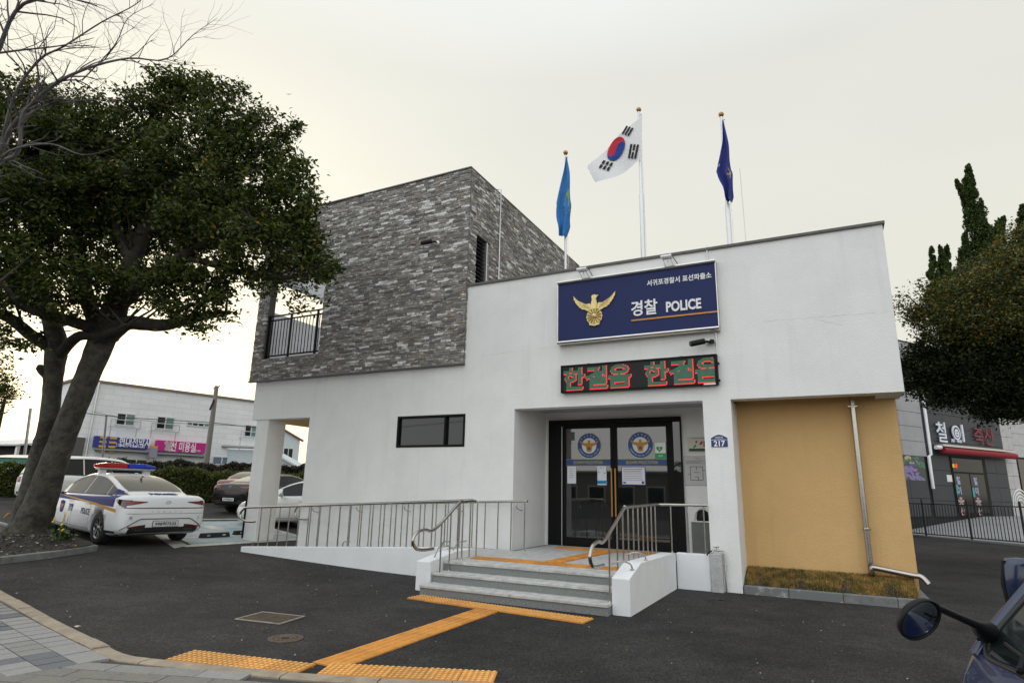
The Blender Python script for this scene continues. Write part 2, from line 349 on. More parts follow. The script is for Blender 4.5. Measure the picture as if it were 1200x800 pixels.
# kerb inner edge polyline for the sidewalk base
KW = .16
inner = []
for i in range(0, 121):
    p, d = at_arc(arc[-1] * i / 120); inner.append(p - Vector((-d.y, d.x)) * KW)
b = MB(); vs = []; fs = []
for i, p in enumerate(inner):
    for k, yy in enumerate((0, .6, 1.5, 3, 6, 14)):
        q = p + Vector((.15, -1)) * yy; vs.append((q.x, q.y, gz(q.x, q.y) + .012))
fs = [(i * 6 + k, i * 6 + k + 1, (i + 1) * 6 + k + 1, (i + 1) * 6 + k) for i in range(120) for k in range(5)]
b.add(vs, fs, joint); walk = tag(b.build('sidewalk'), kind='structure')
s0 = 0.0; i = 0
while s0 < arc[-1] - .3:
    L = random.uniform(.40, .62) if s0 < 6.4 else random.uniform(.5, .85)
    b = MB(); n = 4; vs = []
    hgt = .028 if s0 > 6.4 else .035
    for k in range(n + 1):
        p, d = at_arc(min(s0 + .006 + (L - .012) * k / n, arc[-1])); nn = Vector((-d.y, d.x)); z = gz(p.x, p.y)
        for o_, h in ((0, -.05), (0, hgt - .008), (-.012, hgt), (-KW + .02, hgt), (-KW + .008, hgt - .01), (-KW + .008, -.05)):
            q = p + nn * o_; vs.append((q.x, q.y, z + h))
    fs = [(k * 6 + j, k * 6 + j + 1, (k + 1) * 6 + j + 1, (k + 1) * 6 + j) for k in range(n) for j in range(5)] + [(0, 1, 2, 3, 4, 5), tuple(n * 6 + j for j in range(6))[::-1]]
    b.add(vs, fs, kerb_tan); o = b.build('kerb_stone', parent=walk); o.location.z = random.uniform(0, .006); s0 += L; i += 1
def in_walk(x, y, mg=.0):
    best = 1e9; side = None
    for p, q in zip(inner, inner[1:]):
        d = q - p; t = max(0, min(1, (Vector((x, y)) - p).dot(d) / d.length_squared)); c = p + d * t; dist = (Vector((x, y)) - c).length
        if dist < best: best = dist; side = d.x * (y - c.y) - d.y * (x - c.x)
    return side < 0, best
pm = []
for mt in pav:
    b = MB(); o = b.box(-.5, .5, -.5, .5, -.03, .018, mt).build('paver'); me = o.data; bpy.data.objects.remove(o); pm.append(me)
SC = next(i for i in range(120) if inner[i].x > -3.25)          # corner where the two paving fields meet
def in_arc(s):
    p, d = at_arc(s); return p - Vector((-d.y, d.x)) * KW, d
sc_ = arc[-1] * SC / 120
def field(o_, d, s1, rows, dep, ln, shift, w_, clip):
    n_ = Vector((d.y, -d.x))
    for r in range(-1, rows):
        s = -1.5 + (r % 2) * ln * shift; run = 0; mi = 0
        while s < s1:
            q = o_ + d * (s + ln / 2) + n_ * (dep * (r + .5) + .01); s += ln
            if run <= 0: mi = random.choices(range(4), w_)[0]; run = random.choice((1, 2, 3, 4, 6))
            run -= 1
            ok, dist = in_walk(q.x, q.y)
            if ok and dist > dep * .36 and clip(q): inst(pm[mi], 'paver', walk, (q.x, q.y, gz(q.x, q.y) + .012 + random.uniform(0, .004)), (0, random.uniform(-.004, .004), math.atan2(d.y, d.x)), (ln - .007, dep - .012, 1))
cn = inner[SC]; cdir = Vector((-.42, -.91)).normalized()
sdl = lambda q: cdir.x * (q.y - cn.y) - cdir.y * (q.x - cn.x)
dl_ = (inner[SC - 7] - inner[8]).normalized(); dr_ = (inner[SC + 30] - inner[SC + 7]).normalized()
field(inner[8], dl_, 9.0, 8, .245, .20, 0, (.55, .27, .18, .0), lambda q: sdl(q) < -.02)
field(inner[SC + 7], dr_, 5.5, 8, .20, .40, .5, (.12, .38, .05, .45), lambda q: sdl(q) > .05)

# ------------------------------------------------------------------ drain grate, manholes
rust = mat('rusty_iron', (.115, .085, .06), .7, .3, var=.35, vscale=12, bump=.5, bscale=60)
rust_dark = mat('dark_iron', (.035, .033, .032), .7, .2, var=.3, vscale=15)
def ground_frame(cx, cy, ang):
    e_ = .3; return Matrix.Translation((cx, cy, gz(cx, cy))) @ Matrix.Rotation(math.atan((gz(cx - e_, cy) - gz(cx + e_, cy)) / (2 * e_)), 4, 'Y') @ Matrix.Rotation(ang, 4, 'Z')
t = empty('drain_grate', (0, 0, 0), 0, 'rusty rectangular drain grate set in the dark asphalt', 'drain grate')
M = ground_frame(-3.60, -5.35, R(9))
frame_m = mat('worn_steel_frame', (.34, .31, .27), .6, .3, var=.2, vscale=10)
b = MB(); hw, hh = .315, .235
for a in ((-hw, hw, -hh, -hh + .018), (-hw, hw, hh - .018, hh), (-hw, -hw + .018, -hh + .018, hh - .018), (hw - .018, hw, -hh + .018, hh - .018)): b.box(*a, .002, .012, frame_m, M)
b.build('frame', parent=t)
b = MB().box(-hw + .018, hw - .018, -hh + .018, hh - .018, .002, .004, black, M)
b.build('pit', parent=t)
b = MB().box(-.014, .266, -hh + .02, hh - .02, .004, .005, rust, M)
for i in range(28): x = -hw + .03 + i * .0208; b.box(x, x + .009, -hh + .02, hh - .02, .004, .010, rust, M)
for i in range(6): y = -hh + .05 + i * .075; b.box(-hw + .02, hw - .02, y, y + .012, .005, .0115, rust, M)
b.build('bars', parent=t)
def cover(name, label, cx, cy, r, mt, ang=0):
    t = empty(name, (0, 0, 0), 0, label, 'manhole cover'); M = ground_frame(cx, cy, ang)
    MB().lathe([(r, .001), (r, .009), (r - .015, .010), (r - .02, .004)], 40, mt, M).build('rim', parent=t)
    b = MB().lathe([(r - .02, .005), (0.0001, .005)], 40, mt, M)
    for q in (.25, .5, .75): b.lathe([(r * q, .005), (r * q + .003, .009), (r * q + .014, .009), (r * q + .017, .005)], 32, mt, M)
    for k in range(16):
        a = k * math.pi / 8; b.box(r * .3, r * .86, -.006, .006, .004, .0085, mt, M @ Matrix.Rotation(a, 4, 'Z'))
    b.build('lid', parent=t)
cover('manhole_cover', 'round rusty patterned manhole cover below the drain grate', -2.70, -5.96, .175, rust)
cover('manhole_cover', 'dark plain round manhole cover beside the water tap', .86, -.93, .21, rust_dark)
b = MB(); random.seed(31)
pebm = [mat('pebble_pale', (.34, .33, .31), .8), mat('pebble_grey', (.12, .115, .11), .9), mat('leaf_bit', (.22, .13, .04), .9)]
for i in range(330):
    x = random.uniform(-9.5, 3.5); y = random.uniform(-7, -1.6) if random.random() < .8 else random.uniform(-3.4, 1.5)
    if y > -1.5 - max(0, x + 9) * .02 and -9 < x < 1.2: continue
    if -3.8 < x < .15 and y > -3.1: continue
    s_ = random.uniform(.003, .010) * (1.5 if random.random() < .1 else 1); M = Matrix.Translation((x, y, gz(x, y) + s_ * .4)) @ Matrix.Rotation(random.uniform(0, 6), 4, 'Z')
    b.lathe([(s_ * .7, -s_ * .4), (s_, 0), (s_ * .6, s_ * .5)], 5, random.choices(pebm, (.35, .5, .15))[0], M, smooth=False)
tag(b.build('loose_pebbles'), kind='stuff')
t = MB().lathe([(.03, .001), (.03, .008), (0.001, .010)], 14, steel, ground_frame(-4.9, -6.8, 0)).build('survey_nail')
tag(t, 'small shiny metal stud in the asphalt near the tan kerb', 'stud')

# ------------------------------------------------------------------ planter with soil at the left
pl = tag(empty('planter_bed'), 'stone edged planter bed of dark soil round the big tree', 'planter')
edge = [(-9.0, -8.2), (-9.5, -6.7), (-9.82, -5.39), (-10.05, -4.5), (-10.50, -3.48), (-11.3, -3.42), (-12.6, -3.25), (-14.4, -3.0), (-16.4, -2.7)]
for (ax, ay), (bx, by) in zip(edge, edge[1:]):
    A = Vector((ax, ay)); B = Vector((bx, by)); L = (B - A).length; k = max(1, round(L / .9))
    for i in range(k):
        P = A.lerp(B, (i + .0) / k); Q = A.lerp(B, (i + 1) / k); d = (Q - P).normalized(); n_ = Vector((-d.y, d.x)); P = P + d * .004; Q = Q - d * .004
        b = MB(); zz = lambda p: gz(p.x, p.y)
        c = [P, Q, Q + n_ * .13, P + n_ * .13]
        b.add([(p.x, p.y, zz(p) - .05) for p in c] + [(p.x, p.y, zz(p) + .11) for p in c], [(3, 2, 1, 0), (4, 5, 6, 7), (0, 1, 5, 4), (1, 2, 6, 5), (2, 3, 7, 6), (3, 0, 4, 7)], kerb_grey)
        b.build('kerb_stone', parent=pl, bevel=.008)
soil = mat('dark_soil', (.022, .018, .014), .95, col2=(.075, .062, .05), thr=(.45, .75), vscale=9, bump=1.0, bscale=22)
ec = Vector((-12.3, -4.8))
b = MB(); vs = []; NR = 14; pts = [Vector((p.x, p.y)) for p in bez([(x, y, 0) for x, y in edge] , 3)] + [Vector((-16.5, -5)), Vector((-14, -9)), Vector((-10, -10))]
nP = len(pts)
for r in range(NR + 1):
    for k, p in enumerate(pts):
        dd = (p - ec); q = ec + dd * (r / NR) * (1 - .10 / dd.length); h = .07 + .20 * math.exp(-((q - Vector((-11.8, -4.2))).length / 1.3) ** 2) + (random.uniform(-.02, .02) if r < NR else -.0)
        vs.append((q.x, q.y, gz(q.x, q.y) + h))
b.add(vs, [(r * nP + k, r * nP + (k + 1) % nP, (r + 1) * nP + (k + 1) % nP, (r + 1) * nP + k) for r in range(NR) for k in range(nP)], soil, True)
b.build('soil', parent=pl)
lit = [mat('litter_white', (.45, .43, .40), .8), mat('litter_brown', (.10, .075, .05), .9), mat('litter_yellow', (.45, .30, .05), .8), mat('litter_dark', (.03, .025, .02), .9)]
b = MB()
for i in range(1500):
    a = random.uniform(-1, .9); r = random.uniform(.1, 3.0); x = -11.8 + r * math.cos(a); y = -4.8 + r * math.sin(a) * 1.1
    if not (x < -9.85 - (y + 5.4) * .33 and y < -3.75 + (x + 10.5) * -.15): continue
    h = .07 + .20 * math.exp(-((Vector((x, y)) - Vector((-11.8, -4.2))).length / 1.3) ** 2) + .02; z = gz(x, y) + h
    s = random.uniform(.008, .03); M = Matrix.Translation((x, y, z)) @ Matrix.Rotation(random.uniform(0, 6), 4, 'Z') @ Matrix.Rotation(random.uniform(-.6, .6), 4, 'X')
    mt = random.choices(lit, (.10, .5, .03, .5))[0]
    b.add([M @ Vector(p) for p in ((-s, -s * .5, 0), (s, -s * .6, .004), (s * .7, s * .6, .01), (-s * .8, s * .5, .004))], [(0, 1, 2, 3)], mt)
tag(b.build('ground_litter', parent=pl), kind='stuff')

# ------------------------------------------------------------------ parking bay paint and wheel stops
def paint(name, c, v=.35): return mat(name, c, .75, var=v, vscale=5, bump=.1)
wl = paint('worn_white_paint', (.42, .41, .37)); bl = mat('worn_blue_paint', (.12, .235, .28), .75, col2=(.31, .34, .34), thr=(.32, .58), vscale=2.2)
sheet('parking_bay_paint', [(-10.2, -1.6), (-9.9, 1.5), (-14.8, 3.3), (-15.6, .7)], bl, .004, 24)
for q in ([(-10.0, -2.2), (-10.25, -1.7), (-16.0, .95), (-15.8, .5)], [(-9.0, 1.0), (-8.9, 1.15), (-14.9, 3.6), (-15.0, 3.4)], [(-10.4, -1.8), (-10.05, -1.9), (-9.7, 1.4), (-10.0, 1.4)], [(-11.7, -.9), (-11.5, -1.0), (-11.0, 1.9), (-11.2, 2.0)],
          [(-16.2, 1.4), (-16.0, 1.3), (-14.4, 6.6), (-14.6, 6.7)], [(-12.5, 4.4), (-12.4, 4.55), (-18.2, 7.2), (-18.3, 7.0)], [(-8.9, 3.4), (-8.9, 3.52), (-13.5, 5.4), (-13.5, 5.26)], [(-13.6, -.1), (-13.3, -.25), (-12.9, .6), (-13.2, .7)], [(-13.9, 1.3), (-12.9, .85), (-12.75, 1.2), (-13.75, 1.6)]):
    sheet('parking_line', q, wl, .009, 18)
for k, (u, v_) in enumerate([(0, 0), (1.0, .95)]):
    p = Vector((-11.33, -.22)) + Vector((-.12, 1.02)) * (k * 1.05) ; z = gz(p.x, p.y)
    t = empty('wheel_stop', (p.x, p.y, z + .009), R(83), ['black rubber wheel stop lying left of the white pillar, nearer the police car', 'black rubber wheel stop half hidden behind the white pillar'][k], 'wheel stop', 'wheel stops in the parking bay')
    b = MB(); b.add([(-.38, -.075, 0), (.38, -.075, 0), (.38, .075, 0), (-.38, .075, 0), (-.36, -.04, .105), (.36, -.04, .105), (.36, .04, .105), (-.36, .04, .105)], [(3, 2, 1, 0), (4, 5, 6, 7), (0, 1, 5, 4), (1, 2, 6, 5), (2, 3, 7, 6), (3, 0, 4, 7)], rubber)
    b.build('block', parent=t, bevel=.008)
    for x in (-.2, .2): MB().box(x - .04, x + .04, -.0765, -.0745, .03, .07, wl).build('reflector', parent=t)
# ------------------------------------------------------------------ police station building
ZO = 3.141; ZT = 5.926; XR = 3.629; XB = -4.347; XBL = -10.982; XW = -10.764; ZBB = 4.18; ZTB = 8.84
st = tag(empty('police_station'), 'white stucco police station with grey brick upper storey and ochre side bay', 'building')
def lerp_(a, b, t): return a + (b - a) * t
def wallgrid(xs, zs, hole, y0, y1, mt, name, parent):
    b = MB(); nx, nz = len(xs) - 1, len(zs) - 1
    sol = lambda i, j: 0 <= i < nx and 0 <= j < nz and not hole((xs[i] + xs[i + 1]) / 2, (zs[j] + zs[j + 1]) / 2)
    for i in range(nx):
        for j in range(nz):
            if not sol(i, j): continue
            a, c, d, e_ = xs[i], xs[i + 1], zs[j], zs[j + 1]
            b.add([(a, y0, d), (c, y0, d), (c, y0, e_), (a, y0, e_)], [(0, 1, 2, 3)], mt); b.add([(a, y1, d), (c, y1, d), (c, y1, e_), (a, y1, e_)], [(3, 2, 1, 0)], mt)
            if not sol(i - 1, j): b.add([(a, y0, d), (a, y1, d), (a, y1, e_), (a, y0, e_)], [(3, 2, 1, 0)], mt)
            if not sol(i + 1, j): b.add([(c, y0, d), (c, y1, d), (c, y1, e_), (c, y0, e_)], [(0, 1, 2, 3)], mt)
            if not sol(i, j - 1): b.add([(a, y0, d), (c, y0, d), (c, y1, d), (a, y1, d)], [(3, 2, 1, 0)], mt)
            if not sol(i, j + 1): b.add([(a, y0, e_), (c, y0, e_), (c, y1, e_), (a, y1, e_)], [(0, 1, 2, 3)], mt)
    return b.build(name, parent=parent)
def fhole(x, z):
    if z < ZO + .001 and (-3.114 < x < .602 or 1.073 < x < XR + 1): return True
    if z < 3.163 and XW - 1 < x < -8.734: return True
    if 2.398 < z < 3.088 and -6.051 < x < -4.275: return True
    if z > ZBB and x < XB: return True
    return False
wallgrid([XW, -8.734, -6.051, -4.347, -4.275, -3.114, .602, 1.073, XR], [-.3, 2.398, 3.088, ZO, 3.163, ZBB, ZT], fhole, 0, .3, stucco, 'front_wall', st)
# shell of the ground floor
b = MB()
b.box(-8.734, -8.534, .3, 9, -.3, 5.5, stucco); b.box(-8.534, 3.36, 8.8, 9, -.3, 5.5, stucco)
b.box(3.36, 3.559, .935, 9, -.3, 5.5, stucco); b.box(-8.534, 3.36, .3, 8.8, 5.35, 5.5, stucco)
b.box(XW, -8.734, .3, 9, 3.9, 4.2, stucco)
b.build('rear_wall', parent=st)
MB().box(XR - .2, XR, .3, 9, 5.5, ZT, stucco).box(XB, XR - .2, 8.8, 9, 5.5, ZT, stucco).build('parapet', parent=st)
MB().box(XB, XR - .25, .3, 8.8, 5.50, 5.53, cap_m).build('flat_roof', parent=st)
MB().box(XB + .004, XR + .035, -.035, .335, ZT, ZT + .055, cap_m).box(XR - .24, XR + .035, .335, 9.03, ZT, ZT + .055, cap_m).build('parapet_cap', parent=st, bevel=.006)
# ochre bay at the right
b = MB().box(1.073, 3.36, .73, .93, -.2, 3.36, yellow_st); b.add([(3.36, .73, -.2), (3.559, .73, -.2), (3.559, .73, 3.36), (3.36, .73, 3.36)], [(0, 1, 2, 3)], yellow_st)
b.add([(3.562, .728, -.2), (3.562, .93, -.2), (3.562, .93, 3.36), (3.562, .728, 3.36)], [(0, 1, 2, 3)], yellow_st)
b.build('ochre_wall', parent=st)
MB().box(.872, 1.073, .3, .93, -.3, ZO, white_paint).box(.602, .872, .3, .73, -.3, ZO, white_paint).build('side_pier', parent=st)
MB().box(1.073, 3.29, .3, .8, 3.36, 3.5, yellow_st).build('bay_ceiling', parent=st)
MB().box(3.27, XR - .003, .3, .86, ZO + .001, 3.5, stucco).build('bay_beam', parent=st)
MB().box(3.36, XR - .004, .86, 9, 3.3, 5.6, stucco).build('overhang_block', parent=st)
# porch recess
b = MB(); b.box(-3.30, -3.114, .3, 1.58, -.2, 3.3, stucco); b.box(.602, .8, .73, 1.58, -.2, 3.3, stucco)
b.box(-3.3, -3.021, 1.58, 1.78, -.2, 3.3, stucco); b.box(-3.021, -.107, 1.58, 1.78, 3.064, 3.3, stucco); b.box(-.107, .8, 1.58, 1.78, -.2, 3.3, stucco)
b.build('porch_wall', parent=st)
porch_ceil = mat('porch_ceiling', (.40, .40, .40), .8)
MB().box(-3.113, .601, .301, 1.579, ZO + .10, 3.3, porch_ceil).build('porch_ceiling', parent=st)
# interior room behind the doors
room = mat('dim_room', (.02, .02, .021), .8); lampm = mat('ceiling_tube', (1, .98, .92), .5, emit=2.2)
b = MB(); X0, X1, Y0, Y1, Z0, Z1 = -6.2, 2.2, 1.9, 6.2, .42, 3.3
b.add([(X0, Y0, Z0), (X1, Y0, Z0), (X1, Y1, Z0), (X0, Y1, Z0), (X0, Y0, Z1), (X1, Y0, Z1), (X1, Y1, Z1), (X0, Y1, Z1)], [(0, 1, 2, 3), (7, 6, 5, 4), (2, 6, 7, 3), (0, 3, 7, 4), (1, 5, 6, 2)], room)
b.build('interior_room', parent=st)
for x in (-2.3, -1.1, .1): MB().box(x - .1, x + .1, 2.3, 3.6, Z1 - .06, Z1 - .02, lampm).build('ceiling_lamp', parent=st)
b = MB().box(-2.6, .3, 4.1, 4.7, .42, 1.5, mat('counter', (.10, .07, .05), .5)); b.build('counter', parent=st)
# pillar of the drive-through at the left
pier = MB().box(-10.60, -10.17, .02, .60, -.1, 3.163, stucco).build('pillar', parent=st, bevel=.012)
MB().box(XW + .002, -8.736, .302, 8.5, 3.163, 3.2, yellow_st).build('passage_ceiling', parent=st)
MB().box(-10.615, -10.602, -.02, .28, .25, 1.35, black).build('corner_guard', parent=st)
# window
win = MB()
for a in ((-6.051, -4.275, 2.398, 2.448), (-6.051, -4.275, 3.038, 3.088), (-6.051, -6.001, 2.448, 3.038), (-4.325, -4.275, 2.448, 3.038), (-4.80, -4.755, 2.448, 3.038)): win.box(a[0], a[1], -.012, .10, a[2], a[3], black_frame)
win = win.build('window', parent=st, bevel=.004)
gl = mat('reflecting_glass', (.006, .009, .011), .03, spec=.6)
MB().box(-6.001, -4.80, .045, .055, 2.448, 3.038, gl).box(-4.755, -4.325, .055, .065, 2.448, 3.038, gl).build('pane', parent=win)
# doors
b = MB()
for a in ((-3.021, -2.87, .42, 3.064), (-.27, -.107, .42, 3.064), (-2.87, -.27, 2.96, 3.064), (-2.87, -2.70, .42, 2.96), (-.345, -.27, .42, 2.96)): b.box(a[0], a[1], 1.52, 1.64, a[2], a[3], black_frame)
fr = b.build('door_frame', parent=st, bevel=.005)
MB().box(-2.70, -2.685, 1.505, 1.52, .42, 2.92, alu).build('trim', parent=fr)
door_glass = glass_dark('door_glass', (.008, .009, .010), a=.86, rough=.02)
MB().box(-.265, -.13, 1.500, 1.518, 1.95, 2.95, mat('side_pane', (.008, .012, .016), .02, spec=1)).build('side_pane', parent=fr)
emb_blue = mat('emblem_blue', srgb('#234a86'), .5); emb_white = mat('emblem_white', (.72, .74, .74), .5); emb_gold = mat('emblem_gold', srgb('#b98a2a'), .5); emb_rim = mat('emblem_rim', (.55, .52, .42), .5)
red_m = mat('print_red', srgb('#b02a2a'), .5); txt_gold = mat('print_gold', srgb('#a08a4a'), .5); white_t = mat('print_white', (.8, .8, .78), .5); txt_dk = mat('print_dark', (.05, .05, .06), .6); green_t = mat('print_green', srgb('#2c9a58'), .5); cyan_t = mat('print_cyan', srgb('#3a9ad0'), .5)
EAGLE = [(0, .62), (.10, .60), (.16, .50), (.10, .42), (.17, .30), (.55, .34), (1.0, .62), (.93, .42), (.86, .30), (.80, .22), (.66, .10), (.52, .02), (.36, -.04), (.30, -.30), (.26, -.62), (.12, -.68), (0, -.70)]
EAGLE = EAGLE + [(-x, y) for x, y in EAGLE[::-1] if x > 0]
def leaf_door(x0, x1, hand):
    d = empty('door_leaf', parent=st)
    b = MB(); yy = (1.545, 1.60)
    for a in ((x0, x0 + .07, .43, 2.955), (x1 - .07, x1, .43, 2.955), (x0 + .07, x1 - .07, 2.87, 2.955), (x0 + .07, x1 - .07, .43, .60)): b.box(a[0], a[1], *yy, a[2], a[3], black_frame)
    b.build('rails', parent=d, bevel=.004)
    MB().box(x0 + .07, x1 - .07, 1.565, 1.58, .60, 2.87, door_glass).build('glass', parent=d)
    hx = (x1 - .035) if hand > 0 else (x0 + .035)
    wood = mat('brass_wood_handle', (.42, .22, .07), .35, .3)
    MB().tube([(hx, 1.49, 1.05), (hx, 1.49, 2.02)], .018, 10, wood).tube([(hx, 1.49, 1.15), (hx, 1.548, 1.15)], .010, 6, steel).tube([(hx, 1.49, 1.93), (hx, 1.548, 1.93)], .010, 6, steel).build('handle', parent=d)
    F = lambda a, c, h: Vector((a, 1.562 - h, c)); xa, xb = x0 + .075, x1 - .075
    b = MB().box(xa, xb, 1.553, 1.563, 2.075, 2.215, emb_blue); b.box(xa, xb, 1.551, 1.562, 2.205, 2.215, txt_gold); b.box(xa, xb, 1.551, 1.562, 2.072, 2.082, txt_gold)
    b.text('SEOGWIPO POLICE STATION', .06, mat('band_letters', (.62, .52, .25), .5), ((xa + xb) / 2, 1.552, 2.145), (1, 0, 0), (0, 0, 1), .002, width=.66, lift=.001)
    b.build('name_band', parent=d)
    cx = (xa + xb) / 2 + (.03 if hand > 0 else -.02); cz = 2.50; b = MB(); r = .275
    b.prism(circle(cx, cz, r, 40), 0, .004, F, emb_rim); b.prism(circle(cx, cz, r - .012, 40), .004, .006, F, emb_blue); b.prism(circle(cx, cz, r * .60, 36), .006, .008, F, emb_white)
    b.prism([(cx + x * r * .78, cz + y * r * .70 - .005) for x, y in EAGLE], .008, .011, F, emb_gold)
    b.prism(circle(cx, cz - .06, .035, 18), .011, .013, F, red_m); b.prism([(cx + .035 * math.cos(t), cz - .06 + .035 * math.sin(t)) for t in [math.pi + i * math.pi / 8 for i in range(9)]], .013, .014, F, emb_blue)
    for k, ch in enumerate('서귀포경찰서'):
        a = R(90 + 50 - 20 * k); b.text(ch, .042, white_t, (cx + math.cos(a) * r * .78, 1.553, cz + math.sin(a) * r * .78), (math.sin(a), 0, -math.cos(a)), (math.cos(a), 0, math.sin(a)), .001)
    s_ = 'SEOGWIPO POLICE STATION'
    for k, ch in enumerate(s_):
        if ch == ' ': continue
        a = R(200 + 140 * k / (len(s_) - 1)); b.text(ch, .036, white_t, (cx + math.cos(a) * r * .79, 1.553, cz + math.sin(a) * r * .79), (-math.sin(a), 0, math.cos(a)), (-math.cos(a), 0, -math.sin(a)), .001)
    b.build('round_emblem', parent=d)
    return d
dl = leaf_door(-2.685, -1.535, 1); dr = leaf_door(-1.525, -.35, -1)
def notice(x0, x1, z0, z1, parent, style):
    b = MB(); y = 1.558
    b.box(x0, x1, y - .003, y + .004, z0, z1, paper if style != 'aed' else green_t); yy = y - .0035
    def ln(a, c, z, h, m_): b.box(a, c, yy - .001, yy, z, z + h, m_)
    w_ = x1 - x0; H = z1 - z0
    if style == 'plain':
        for k in range(5): ln(x0 + .04, x1 - .04 - random.random() * .04, z1 - .06 - k * .045, .006, red_m if k < 3 else txt_dk)
    if style == 'card':
        b.text('출입문 안내', .022, txt_dk, ((x0 + x1) / 2, yy, z1 - .035), (1, 0, 0), (0, 0, 1), .001)
        ln(x0 + .02, x0 + .045, z1 - .13, .02, cyan_t); ln(x1 - .05, x1 - .02, z1 - .15, .02, green_t); ln(x0, x1, z0 + .02, .075, cyan_t)
        for k in range(3): ln(x0 + .02 + k * .07, x0 + .07 + k * .07, z0 + .045, .02, white_t)
    if style == 'blue':
        for a in ((x0, x1, z1 - .012, z1), (x0, x1, z0, z0 + .012), (x0, x0 + .012, z0 + .012, z1 - .012), (x1 - .012, x1, z0 + .012, z1 - .012)): b.box(a[0], a[1], yy - .001, yy, a[2], a[3], mat('blue_edge', srgb('#3b3f9a'), .6))
        for k in range(7): ln(x0 + .035, x1 - .04 - random.random() * .05, z1 - .055 - k * .036, .010 if k < 3 else .006, red_m if k == 2 else txt_dk)
        ln(x0 + .03, x0 + .09, z0 + .03, .03, txt_dk); ln(x1 - .08, x1 - .03, z0 + .025, .05, txt_dk)
    if style == 'aed':
        b.box(x0 + .006, x1 - .006, yy - .001, yy, z0 + H * .33, z1 - .006, white_t)
        F2 = lambda a, c, h: Vector((a, yy - h, c)); cx = x0 + w_ * .42; cz = z0 + H * .60
        b.prism([(cx, cz - .07), (cx + .065, cz), (cx + .06, cz + .04), (cx + .03, cz + .05), (cx, cz + .025), (cx - .03, cz + .05), (cx - .06, cz + .04), (cx - .065, cz)], .001, .002, F2, green_t)
        b.prism([(cx + .01, cz + .02), (cx - .018, cz - .012), (cx + .002, cz - .008), (cx - .008, cz - .04), (cx + .022, cz + .0), (cx + .002, cz - .002)], .002, .003, F2, white_t)
        b.text('AED', .05, white_t, (x0 + w_ / 2, yy, z0 + H * .17), (1, 0, 0), (0, 0, 1), .001)
    return b.build('notice', parent=parent)
notice(-2.585, -2.385, 1.70, 2.065, dl, 'plain'); notice(-1.90, -1.70, 1.68, 2.065, dl, 'card'); notice(-1.37, -.87, 1.69, 2.06, dr, 'blue'); notice(-.66, -.43, 2.22, 2.55, dr, 'aed')
notice(-2.58, -2.42, 2.62, 2.80, dl, 'plain').data.materials[0] = mat('faint_sticker', (.08, .085, .09), .5)
# ------------------------------------------------------------------ bricks of the upper storey
def brick_mat(name, c, white):
    m = bpy.data.materials.new(name); m.use_nodes = True; n = m.node_tree.nodes; l = m.node_tree.links; b_ = n['Principled BSDF']; b_.inputs['Roughness'].default_value = .85; c = (c[0] * 1.04, c[1] * 1.0, c[2] * .95)
    t = n.new('ShaderNodeNewGeometry'); z = n.new('ShaderNodeTexNoise'); z.inputs['Scale'].default_value = 7.5; z.inputs['Detail'].default_value = 7; z.inputs['Roughness'].default_value = .72
    mpn = n.new('ShaderNodeMapping'); mpn.inputs['Scale'].default_value = (1, 1, 3.2); l.new(t.outputs['Position'], mpn.inputs[0]); l.new(mpn.outputs[0], z.inputs[0])
    r = n.new('ShaderNodeValToRGB'); l.new(z.outputs[0], r.inputs[0]); e_ = r.color_ramp.elements; e_[0].position = .3; e_[0].color = (*[x * .7 for x in c], 1); e_[1].position = white + .035; e_[1].color = (.74, .74, .73, 1)
    k = e_.new(white); k.color = (*[x * 1.25 for x in c], 1); l.new(r.outputs[0], b_.inputs['Base Color'])
    z2 = n.new('ShaderNodeTexNoise'); z2.inputs['Scale'].default_value = 40; l.new(t.outputs['Position'], z2.inputs[0]); q = n.new('ShaderNodeBump'); q.inputs['Strength'].default_value = .6; q.inputs['Distance'].default_value = .01; l.new(z2.outputs[0], q.inputs['Height']); l.new(q.outputs[0], b_.inputs['Normal'])
    return m
BM = [brick_mat('brick_dark_grey', (.155, .152, .148), .59), brick_mat('brick_mid_grey', (.205, .20, .193), .575), brick_mat('brick_grey', (.25, .245, .235), .565), brick_mat('brick_brown', (.22, .19, .155), .59), brick_mat('brick_whitewashed', (.38, .385, .385), .48), brick_mat('brick_charcoal', (.125, .123, .12), .60)]
mortar = mat('dark_mortar', (.075, .073, .07), .95)
bw = empty('brick_storey', parent=st)
wx0, wx1, wz0, wz1 = -10.62, -8.62, 4.77, 6.99
def bh(x, z): return wx0 < x < wx1 and wz0 < z < wz1
o = wallgrid([XBL + .02, wx0 - .02, wx1 + .02, XB - .02], [ZBB + .02, wz0 - .02, wz1 + .02, ZTB - .01], lambda x, z: bh(x, z), -.04, .22, mortar, 'backing', bw)
b = MB()   # right side backing with louvre recess
vy0, vy1, vz0, vz1 = .30, .97, 6.10, 7.30
def slabx(x0, x1, y0, y1, z0, z1, mt): b.box(x0, x1, y0, y1, z0, z1, mt)
for a in ((.22, vy0, ZT - .4, ZTB - .01), (vy1, 7.0, ZT - .4, ZTB - .01), (vy0, vy1, ZT - .4, vz0), (vy0, vy1, vz1, ZTB - .01)): slabx(XB - .22, XB - .02, a[0], a[1], a[2], a[3], mortar)
b.box(XBL + .02, XB - .22, 6.8, 7.0, 4.3, ZTB - .01, mortar)
b.box(XB - .22, XB - .02, 0.22, 7.0, ZBB + .1, ZT - .4, mortar)
b.build('side_backing', parent=bw)
